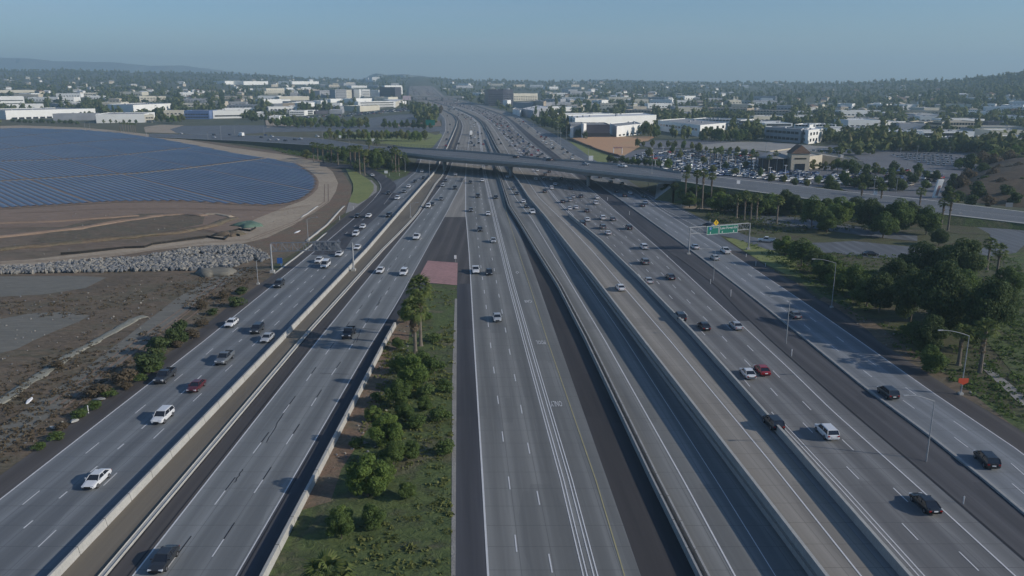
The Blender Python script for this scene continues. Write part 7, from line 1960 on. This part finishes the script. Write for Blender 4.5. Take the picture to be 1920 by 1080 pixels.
# ------------------------------------------------------------------ lamp posts, gantries, signs
def lamp_post(px, py, hpx, arm_m, label, arms=1, z=0.0, dirx=-1, th=1.0, r=0.11, group='freeway lamp posts'):
    p = G(px, py, z) if z else G(px, py); h = hpx / px_per_m(p) / 0.97
    o = empty('lamp_post', p); props(o, label, 'lamp post', group)
    mb = MB(); mb.tube((0, 0, -.1), (0, 0, h), r * th, r * 0.6 * th, 8); mb.build('pole', M['steel'], o)
    mb = MB(); mb.box((0, 0, 0.15), (0.7, 0.7, 0.5)); mb.build('base', M['barrier_light'], o)
    for k in range(arms):
        sx = dirx * (1 if k == 0 else -1); mb = MB(); a = Vector((0, 0, h))
        for i in range(5):
            t = (i + 1) / 5; b = Vector((sx * arm_m * t, 0, h + 1.0 * math.sin(t * math.pi / 2) * min(1, arm_m / 4))); mb.tube(a, b, 0.06 * th, n=6); a = b
        mb.build('arm', M['steel'], o)
        mb = MB(); mb.loft([[(a.x - sx * .0 + q * 0, a.y + y_, a.z + z_) for q, y_, z_ in ((0, -.12, -.05), (0, .12, -.05), (0, .1, .1), (0, -.1, .1))], [(a.x + sx * .8, a.y + y_, a.z + z_) for y_, z_ in ((-.17, -.08), (.17, -.08), (.12, .06), (-.12, .06))]]); mb.build('lamp_head', M['steel'], o)
    return o
lamp_post(1559, 577, 83, 5.0, 'curved lamp post in front of the dark verge trees')
lp2 = lamp_post(1801, 740, 112, 4.6, 'lamp post with an orange sign at its foot by the grove')
mb = MB(); s_n = 1.0
mb.add([(-.85, -.3, 3.1), (.85, -.3, 3.1), (.85, -.3, 2.35), (0, -.3, 1.9), (-.85, -.3, 2.35), (-.85, -.24, 3.1), (.85, -.24, 3.1), (.85, -.24, 2.35), (0, -.24, 1.9), (-.85, -.24, 2.35)], [(4, 3, 2, 1, 0), (5, 6, 7, 8, 9), (0, 1, 6, 5), (1, 2, 7, 6), (2, 3, 8, 7), (3, 4, 9, 8), (4, 0, 5, 9)])
sgn = mb.build('warning_board', M['sign_red'], None, lp2.location); props(sgn, 'orange-red board fixed to the lamp post by the grove', 'sign')
lamp_post(1735, 876, 128, 3.6, 'lamp post in the dark gore strip, lowest in the picture')
lamp_post(1473, 652, 90, 3.2, 'lamp post in the dark gore strip behind the first')
lamp_post(1337, 533, 62, 3.0, 'slim lamp post in the gore strip beside the sign gantry')
lamp_post(1215, 358, 34, 3, 'lamp post beside the right abutment of the overpass', group='lamp posts near the overpass')
lamp_post(1222, 325, 24, 3, 'lamp post standing on the overpass near its right end', z=8.5, group='lamp posts near the overpass')
lamp_post(484, 533, 44, 3.0, 'lamp post on the left shoulder under the sign gantry', dirx=1)
lamp_post(578, 452, 40, 3.0, 'slim lamp post on the red earth beside the left ramp', dirx=1)
lamp_post(770, 408, 25, 2.5, 'lamp post on the pale left barrier before the overpass', dirx=1)
lamp_post(806, 340, 36, 2.5, 'lamp post at the tip of the tan gore strip', dirx=-1)
lamp_post(829, 272, 22, 2.6, 'white-armed lamp post beyond the left end of the overpass', dirx=-1)
lamp_post(655, 275, 20, 2.6, 'lamp post on the cross road near the yellow-green row', z=7, dirx=-1)
lamp_post(760, 322, 24, 2, 'lamp post on the grass island by the left ramp')
for i, (x, y, h) in enumerate([(1103, 300, 22), (1046, 268, 36), (1051, 272, 30), (1062, 262, 24), (1013, 236, 24), (1000, 246, 16)]):
    lamp_post(x, y, h, 2.5, 'tall lamp post on the bank right of the freeway beyond the overpass', group='lamp posts on the right bank', r=.14)
for i, (x, y, h) in enumerate([(1104, 299, 8)]): pass
# light poles in the dealer lot
r_ = random.Random(8)
PL = [(1228, 318, 18), (1238, 312, 16), (1265, 318, 16), (1280, 308, 14), (1298, 318, 16), (1314, 322, 18), (1328, 314, 18), (1350, 324, 20), (1363, 312, 18), (1386, 330, 22), (1412, 322, 20), (1443, 334, 20), (1472, 330, 20), (1498, 342, 22), (1294, 302, 14), (1255, 302, 14), (1225, 300, 14), (1345, 300, 14), (1373, 302, 14), (1400, 306, 14), (1205, 300, 14), (1191, 304, 12), (1222, 290, 12), (1243, 288, 12), (1265, 288, 12)]
for x, y, h in PL:
    lb = 'slim white light pole in the dealer lot, %s from the left' % FROM[sorted(q[0] + q[1] * .01 for q in PL).index(x + y * .01)]
    p = G(x, y); H = h / px_per_m(p); o = empty('light_pole', p); props(o, lb, 'light pole', 'light poles in the dealer lot')
    mb = MB(); mb.tube((0, 0, 0), (0, 0, H), .17, .13, 6); mb.build('pole', M['sign_white'], o)
    mb = MB(); mb.box((0, 0, H), (1.8, .5, .22)); mb.build('lamp_head', M['sign_white'], o)
for x, y, h in [(1612, 345, 22), (1638, 362, 26), (1680, 362, 30), (1740, 332, 22), (1700, 322, 18), (1765, 352, 26), (1550, 330, 18), (1571, 300, 16), (1688, 290, 12), (1720, 288, 14), (1737, 300, 14), (1780, 290, 14), (1435, 290, 22), (1285, 262, 22)]:
    p = G(x, y); H = h / px_per_m(p); o = empty('light_pole', p); props(o, 'grey light pole among parked cars at the right', 'light pole', 'light poles in the right car parks')
    mb = MB(); mb.tube((0, 0, 0), (0, 0, H), .13, .1, 6); mb.build('pole', M['steel'], o)
    mb = MB(); mb.box((0, 0, H), (1.8, .5, .2)); mb.build('lamp_head', M['steel'], o)
# utility poles and signals by the left junction
for i, (x, y, h) in enumerate([(415, 262, 26), (440, 252, 18), (160, 247, 18), (169, 246, 16), (275, 258, 18), (495, 252, 16), (390, 262, 14), (605, 262, 16)]):
    p = G(x, y, zx(x) if x > 280 else 0); H = h / px_per_m(p); o = empty('street_pole', p); props(o, 'slim pole with a short arm by the left junction roads', 'pole', 'poles by the left junction')
    mb = MB(); mb.tube((0, 0, 0), (0, 0, H), .14, .1, 6); mb.build('pole', M['steel'], o)
    mb = MB(); mb.tube((0, 0, H - .3), (5, -.5, H + .2), .09, n=5); mb.build('arm', M['steel'], o)
# pale marker posts
MK = [(1251, 487, 8), (1370, 555, 12), (1332, 533, 10), (1484, 668, 14), (1806, 945, 16), (1180, 403, 7), (1139, 376, 6), (166, 775, 16), (487, 513, 0), (637, 413, 8), (663, 393, 6), (1278, 480, 0), (1417, 498, 8), (1435, 500, 7), (1399, 482, 6), (1238, 372, 6), (1277, 388, 5), (1331, 417, 6), (724, 333, 5), (749, 330, 5), (730, 330, 6)]
for x, y, h in MK:
    if not h: continue
    inR = K_kerb(y) - 6 < x < P_kerb(y) + 4
    z = elevB(y) * 0.9 if inR else 0.0
    p = G(x, y, z) if z else G(x, y); H = h / px_per_m(p)
    mb = MB(); mb.tube((0, 0, -.1), (0, 0, H), .07, .06, 6); mb.box((0, 0, H - .15), (.16, .05, .3))
    side = 'gore strip' if inR else ('left roadside' if x < 800 else 'right verge')
    o = mb.build('marker_post', M['sign_white'], None, p); props(o, 'thin white marker post standing on the %s' % side, 'marker post', 'white marker posts on the ' + side)

def truss(mb, a, b, h, n, r=0.09, depth=0.8):
    u = (b - a); dn = Vector((-u.y, u.x, 0)).normalized() * depth
    up = Vector((0, 0, h)); C = [a, a + up, a + dn, a + dn + up]
    chords = []
    for c in (Vector((0, 0, 0)), up, dn, dn + up): mb.tube(a + c, b + c, r, n=6)
    br = MB()
    for off in (Vector((0, 0, 0)), dn):
        for i in range(n):
            p, q = a.lerp(b, i / n), a.lerp(b, (i + 1) / n)
            if i % 2: br.tube(p + off, q + off + up, r * .6, n=5)
            else: br.tube(p + off + up, q + off, r * .6, n=5)
            br.tube(p + off, p + off + up, r * .5, n=5)
    return br
# right gantry with two green panels, facing the camera
pl_, pr_ = G(1291, 478), G(1403, 468)
g = empty('sign_gantry', pl_); props(g, 'steel sign gantry over the outer right carriageway with green panels', 'sign gantry')
b_ = pr_ - pl_; s1 = px_per_m(pl_); H = 50 / s1 / .97; hh = 2.0
for q in (Vector((0, 0, 0)), b_):
    mb = MB(); mb.tube(q - Vector((0, 0, .1)), q + Vector((0, 0, H)), .22, .18, 10); mb.build('post', M['steel'], g)
    mb = MB(); mb.box((q.x, q.y, .25), (1.1, 1.1, .7)); mb.build('footing', M['barrier_light'], g)
mb = MB(); br = truss(mb, Vector((0, 0, H - hh)), b_ + Vector((0, 0, H - hh)), hh, 12); mb.build('truss_chord', M['steel'], g); br.build('truss_brace', M['steel'], g)
def panel(x0, x1, yt, yb, mat, border=True):
    ang = math.atan2(b_.y, b_.x); s = s1
    t0, t1 = (x0 - 1291) / (1403 - 1291), (x1 - 1291) / (1403 - 1291)
    c = b_ * ((t0 + t1) / 2); w = b_.length * (t1 - t0); h = (yb - yt) / s; zc = H + (428 - (yt + yb) / 2) / s
    o = empty('sign_panel', (c.x, c.y, zc)); o.parent = g; o.rotation_euler = (0, 0, ang)
    m_ = MB(); m_.box((0, -.55, 0), (w, .08, h)); f = m_.build('face', mat, o)
    if border:
        e = .09; m_ = MB()
        for cx, cz, sx, sz in ((0, h/2-e, w-e, e), (0, -h/2+e, w-e, e), (-w/2+e, 0, e, h-e), (w/2-e, 0, e, h-e)): m_.box((cx, -.60, cz), (sx, .03, sz))
        m_.build('border', M['sign_white'], o)
    return o, w, h
def put_text(o, txt, size, x, z, mat=None, wmax=None):
    me = text_mesh(txt, size, 0.012); me.name = 'lettering'; me.materials.clear(); me.materials.append(mat or M['sign_white'])
    if wmax:
        w = max(v.co.x for v in me.vertices) - min(v.co.x for v in me.vertices)
        for v in me.vertices: v.co.x *= wmax / w
    t = link('lettering', me, o, (x, -.63, z)); t.rotation_euler = (math.pi / 2, 0, 0)
    return t
def arrow(o, x, z, s):
    m_ = MB(); m_.add([(x - .3*s, -.62, z + .1*s), (x - .1*s, -.62, z + .1*s), (x - .1*s, -.62, z + .5*s), (x + .1*s, -.62, z + .5*s), (x + .1*s, -.62, z + .1*s), (x + .3*s, -.62, z + .1*s), (x, -.62, z - .35*s)], [(1, 4, 3, 2), (0, 6, 5, 4, 1)]); m_.build('arrow', M['sign_white'], o)
o, w, h = panel(1320, 1342, 427, 443.5, M['sign_green'])
m_ = MB(); sx, sz = -w * .2, h * .2
pts = [(-.42, .35), (-.2, .45), (0, .38), (.2, .45), (.42, .35), (.42, -.05), (.25, -.35), (0, -.5), (-.25, -.35), (-.42, -.05)]
m_.add([(sx + a * 1.25, -.62, sz + c * 1.1) for a, c in pts], [tuple(range(9, -1, -1))]); m_.build('route_shield', M['sign_blue'], o)
put_text(o, '5', .75, sx, sz - .02); put_text(o, 'SOUTH', .5, w * .22, h * .28, wmax=w * .42); arrow(o, sx, -h * .3, .75)
o, w, h = panel(1343, 1378, 427, 443.5, M['sign_green'])
put_text(o, 'Lake Forest Dr', 1.0, 0, h * .16, wmax=w * .9); arrow(o, -w * .34, -h * .3, .75); arrow(o, w * .27, -h * .3, .75)
# yellow diamond on top
zc = H + (428 - 421.5) / s1; t = (1336 - 1291) / 112; c = b_ * t
o = empty('warning_sign', (c.x, c.y, zc)); o.parent = g; o.rotation_euler = (0, 0, math.atan2(b_.y, b_.x))
m_ = MB(); k = .98; m_.add([(0, -.7, k), (k, -.7, 0), (0, -.7, -k), (-k, -.7, 0), (0, -.64, k), (k, -.64, 0), (0, -.64, -k), (-k, -.64, 0)], [(3, 2, 1, 0), (4, 5, 6, 7), (0, 1, 5, 4), (1, 2, 6, 5), (2, 3, 7, 6), (3, 0, 4, 7)]); m_.build('face', M['sign_yellow'], o)
m_ = MB(); m_.box((0, -.72, -.08), (.12, .02, .7)); m_.add([(-.28, -.72, .2), (.28, -.72, .2), (0, -.72, .6)], [(0, 1, 2)]); m_.build('arrow', M['sign_black'], o)
m_ = MB(); m_.tube((0, -.5, -1.6), (0, -.5, 0), .05, n=5); m_.build('mount', M['steel'], o)

# left gantry: truss with the back of a large panel
pl2, pr2 = G(511, 511), G(663, 508)
g2 = empty('sign_gantry', pl2); props(g2, 'steel sign gantry across the left carriageway seen from behind', 'sign gantry')
b2 = pr2 - pl2; s2 = px_per_m(pl2); H2 = 53 / s2 / .97; h2 = 2.4
for q in (Vector((0, 0, 0)), b2):
    mb = MB(); mb.tube(q - Vector((0, 0, .1)), q + Vector((0, 0, H2 - .1)), .26, .22, 10); mb.build('post', M['steel'], g2)
    mb = MB(); mb.box((q.x, q.y, .3), (1.2, 1.2, .8)); mb.build('footing', M['barrier_light'], g2)
mb = MB(); br = truss(mb, Vector((0, 0, H2 - h2 + .2)), b2 * 0.86 + Vector((0, 0, H2 - h2 + .2)), h2, 13, .08); mb.tube(b2 * 0.86 + Vector((0, 0, H2 - h2 + .2)), b2 + Vector((0, 0, H2 - h2 + .2)), .16, n=6)
mb.build('truss_chord', M['sign_back'], g2); br.build('truss_brace', M['sign_back'], g2)
u2 = b2.normalized()
for i, (t0, t1) in enumerate(((.50, .60), (.605, .70), (.705, .84))):
    a = b2 * t0; c = b2 * t1; m_ = MB(); cc = (a + c) / 2
    m_.box((cc.x, cc.y + 1.2, H2 - h2 / 2 + .1), ((c - a).length, .08, 3.0), 0, math.atan2(b2.y, b2.x)); m_.build('sign_back', M['sign_back'], g2)
# small roadside signs
def small_sign(px, py, hpx, w, h, mat, label, z=0.0, group=None, two=False):
    p = G(px, py, z) if z else G(px, py); H = hpx / px_per_m(p); o = empty('road_sign', p); props(o, label, 'sign', group)
    for x in ((-w * .35, w * .35) if two else (0,)):
        mb = MB(); mb.tube((x, 0, -.1), (x, 0, H), .07, n=6); mb.build('post', M['steel'], o)
    mb = MB(); mb.box((0, -.1, H - h / 2), (w, .07, h)); mb.build('face', mat, o)
small_sign(525, 495, 12, 1.6, 1.7, M['sign_blue'], 'small blue sign in the shade of the left gantry')
small_sign(528, 500, 6, .5, .5, M['sign_white'], 'tiny white marker board beside the blue sign')
small_sign(807, 241, 16, 11, 6.5, M['sign_green'], 'large green exit sign among the bushes beyond the overpass', two=True)
small_sign(724, 325, 5, 2, 1.6, M['sign_white'], 'white sign on the grass island by the left ramp')
small_sign(1384, 348, 10, 1.5, 1.6, M['sign_white'], 'white regulatory sign on the near side of the cross road', z=7.5)
small_sign(854, 492, 14, .7, 1.1, M['sign_white'], 'white marker sign at the tip of the pink paving')
small_sign(1640, 372, 14, 1.6, 1.6, M['sign_white'], 'white sign on the far side of the cross road by the parked cars', z=4.5)
small_sign(1892, 385, 5, 3, 1.8, M['sign_back'], 'grey sign back beside the cross road at the right', z=2.2)
small_sign(1800, 406, 8, 1.2, 1, M['steel'], 'grey sign post by the loop ramp junction', z=2)
small_sign(700, 268, 8, 2.5, 2, M['sign_white'], 'white sign in front of the yellow-green row', z=7.5)
small_sign(638, 262, 8, 2, 2, M['sign_white'], 'square white sign left of the yellow-green row', z=6)
small_sign(1108, 301, 9, 3, 5, M['sign_white'], 'pair of white slabs on the bank behind the overpass')
# billboard above the mall
p = G(763, 197); s = px_per_m(p); o = empty('billboard', p); props(o, 'pale pink billboard on two poles beside the narrowing freeway', 'billboard')
Hb = 17 / s; wb = 15 / s; hb = 8 / s
for x in (-wb * .25, wb * .25):
    mb = MB(); mb.tube((x, 0, -1), (x, 0, Hb - hb * .5), .8, n=8); mb.build('pole', M['steel'], o)
mb = MB(); mb.box((0, 0, Hb - hb / 2), (wb, 1.2, hb)); M['pink_board'] = plain('pale_pink_board', (.62, .50, .54), .6); mb.build('board', M['pink_board'], o)
# tall slanted white sign tower at the right
p = G(1752, 371); s = px_per_m(p); o = empty('sign_tower', p); props(o, 'tall white sign tower with reddish face beside the brown hillside', 'sign')
Ht = 34 / s; mb = MB(); mb.loft([[(-.6, 0, 0), (1.4, 0, 0), (1.4, 1.2, 0), (-.6, 1.2, 0)], [(1.0, 0, Ht), (3.6, 0, Ht), (3.6, 1.2, Ht), (1.0, 1.2, Ht)]]); mb.build('tower', M['white'], o)
mb = MB(); mb.add([(.1, -.06, Ht * .12), (1.3, -.06, Ht * .12), (2.4, -.06, Ht * .68), (1.2, -.06, Ht * .68)], [(0, 1, 2, 3)]); M['faded_red'] = plain('faded_red_panel', (.36, .22, .20), .6); mb.build('red_panel', M['faded_red'], o)
mb = MB(); mb.add([(1.25, -.06, Ht * .72), (2.7, -.06, Ht * .72), (3.1, -.06, Ht * .95), (1.6, -.06, Ht * .95)], [(0, 1, 2, 3)]); mb.build('white_panel', M['sign_white'], o)
# entrance frame by the orange lot
p = G(1150, 289); s = px_per_m(p); o = empty('site_gateway', p); props(o, 'small frame gateway with red board at the edge of the orange lot', 'gateway')
for x in (0, 16 / s):
    mb = MB(); mb.tube((x, 0, 0), (x, 0, 12 / s), .3, n=6); mb.build('post', M['sign_white'], o)
mb = MB(); mb.box((8 / s, 0, 12 / s), (17 / s, .4, 1.2)); mb.build('board', M['faded_red'], o)
# dark tape barrier along the orange lot
berm('retaining_kerb', [(1062, 260), (1085, 268), (1115, 280), (1140, 289), (1165, 295)], 1.2, 1.6, M['roof_brown'], label='dark brown retaining kerb along the orange lot', cat='kerb')
# debris beside the left shoulder
for x, y, s_, lab in [(185, 750, 1.0, 'pale broken board lying beside the left marker post'), (140, 790, .9, 'flat pale plank on the dark left verge'), (107, 803, .7, 'pale lump of rubble on the left verge'), (55, 753, .7, 'small white tank lying in the left scrub'), (557, 436, 1.0, 'white sack lying on the red earth')]:
    p = G(x, y); me = ROCKS[0].copy(); me.materials.clear(); me.materials.append(M['sign_white'] if 'white' in lab else M['barrier_light'])
    o = link('debris', me, None, p + Vector((0, 0, .15))); o.scale = (s_ * 1.6, s_ * .7, s_ * .5); o.rotation_euler = (.1, .2, x); props(o, lab, 'debris')

# ------------------------------------------------------------------ the air
hz = MB(); hz.box((0, 0, 0), (23400, 23400, 430)); me = hz.mesh('haze', None)
hm, nt, b = new_mat('haze_air'); nt.nodes.clear()
ou = nt.nodes.new('ShaderNodeOutputMaterial'); pv = nt.nodes.new('ShaderNodeVolumePrincipled')
pv.inputs['Color'].default_value = (0.58, 0.84, 1.0, 1); pv.inputs['Density'].default_value = 0.00017; pv.inputs['Anisotropy'].default_value = 0.1
nt.links.new(pv.outputs[0], ou.inputs['Volume'])
me.materials.clear(); me.materials.append(hm)
o = link('haze', me, None, (0, 0, 430 / 2 - 22)); props(o, kind='stuff')
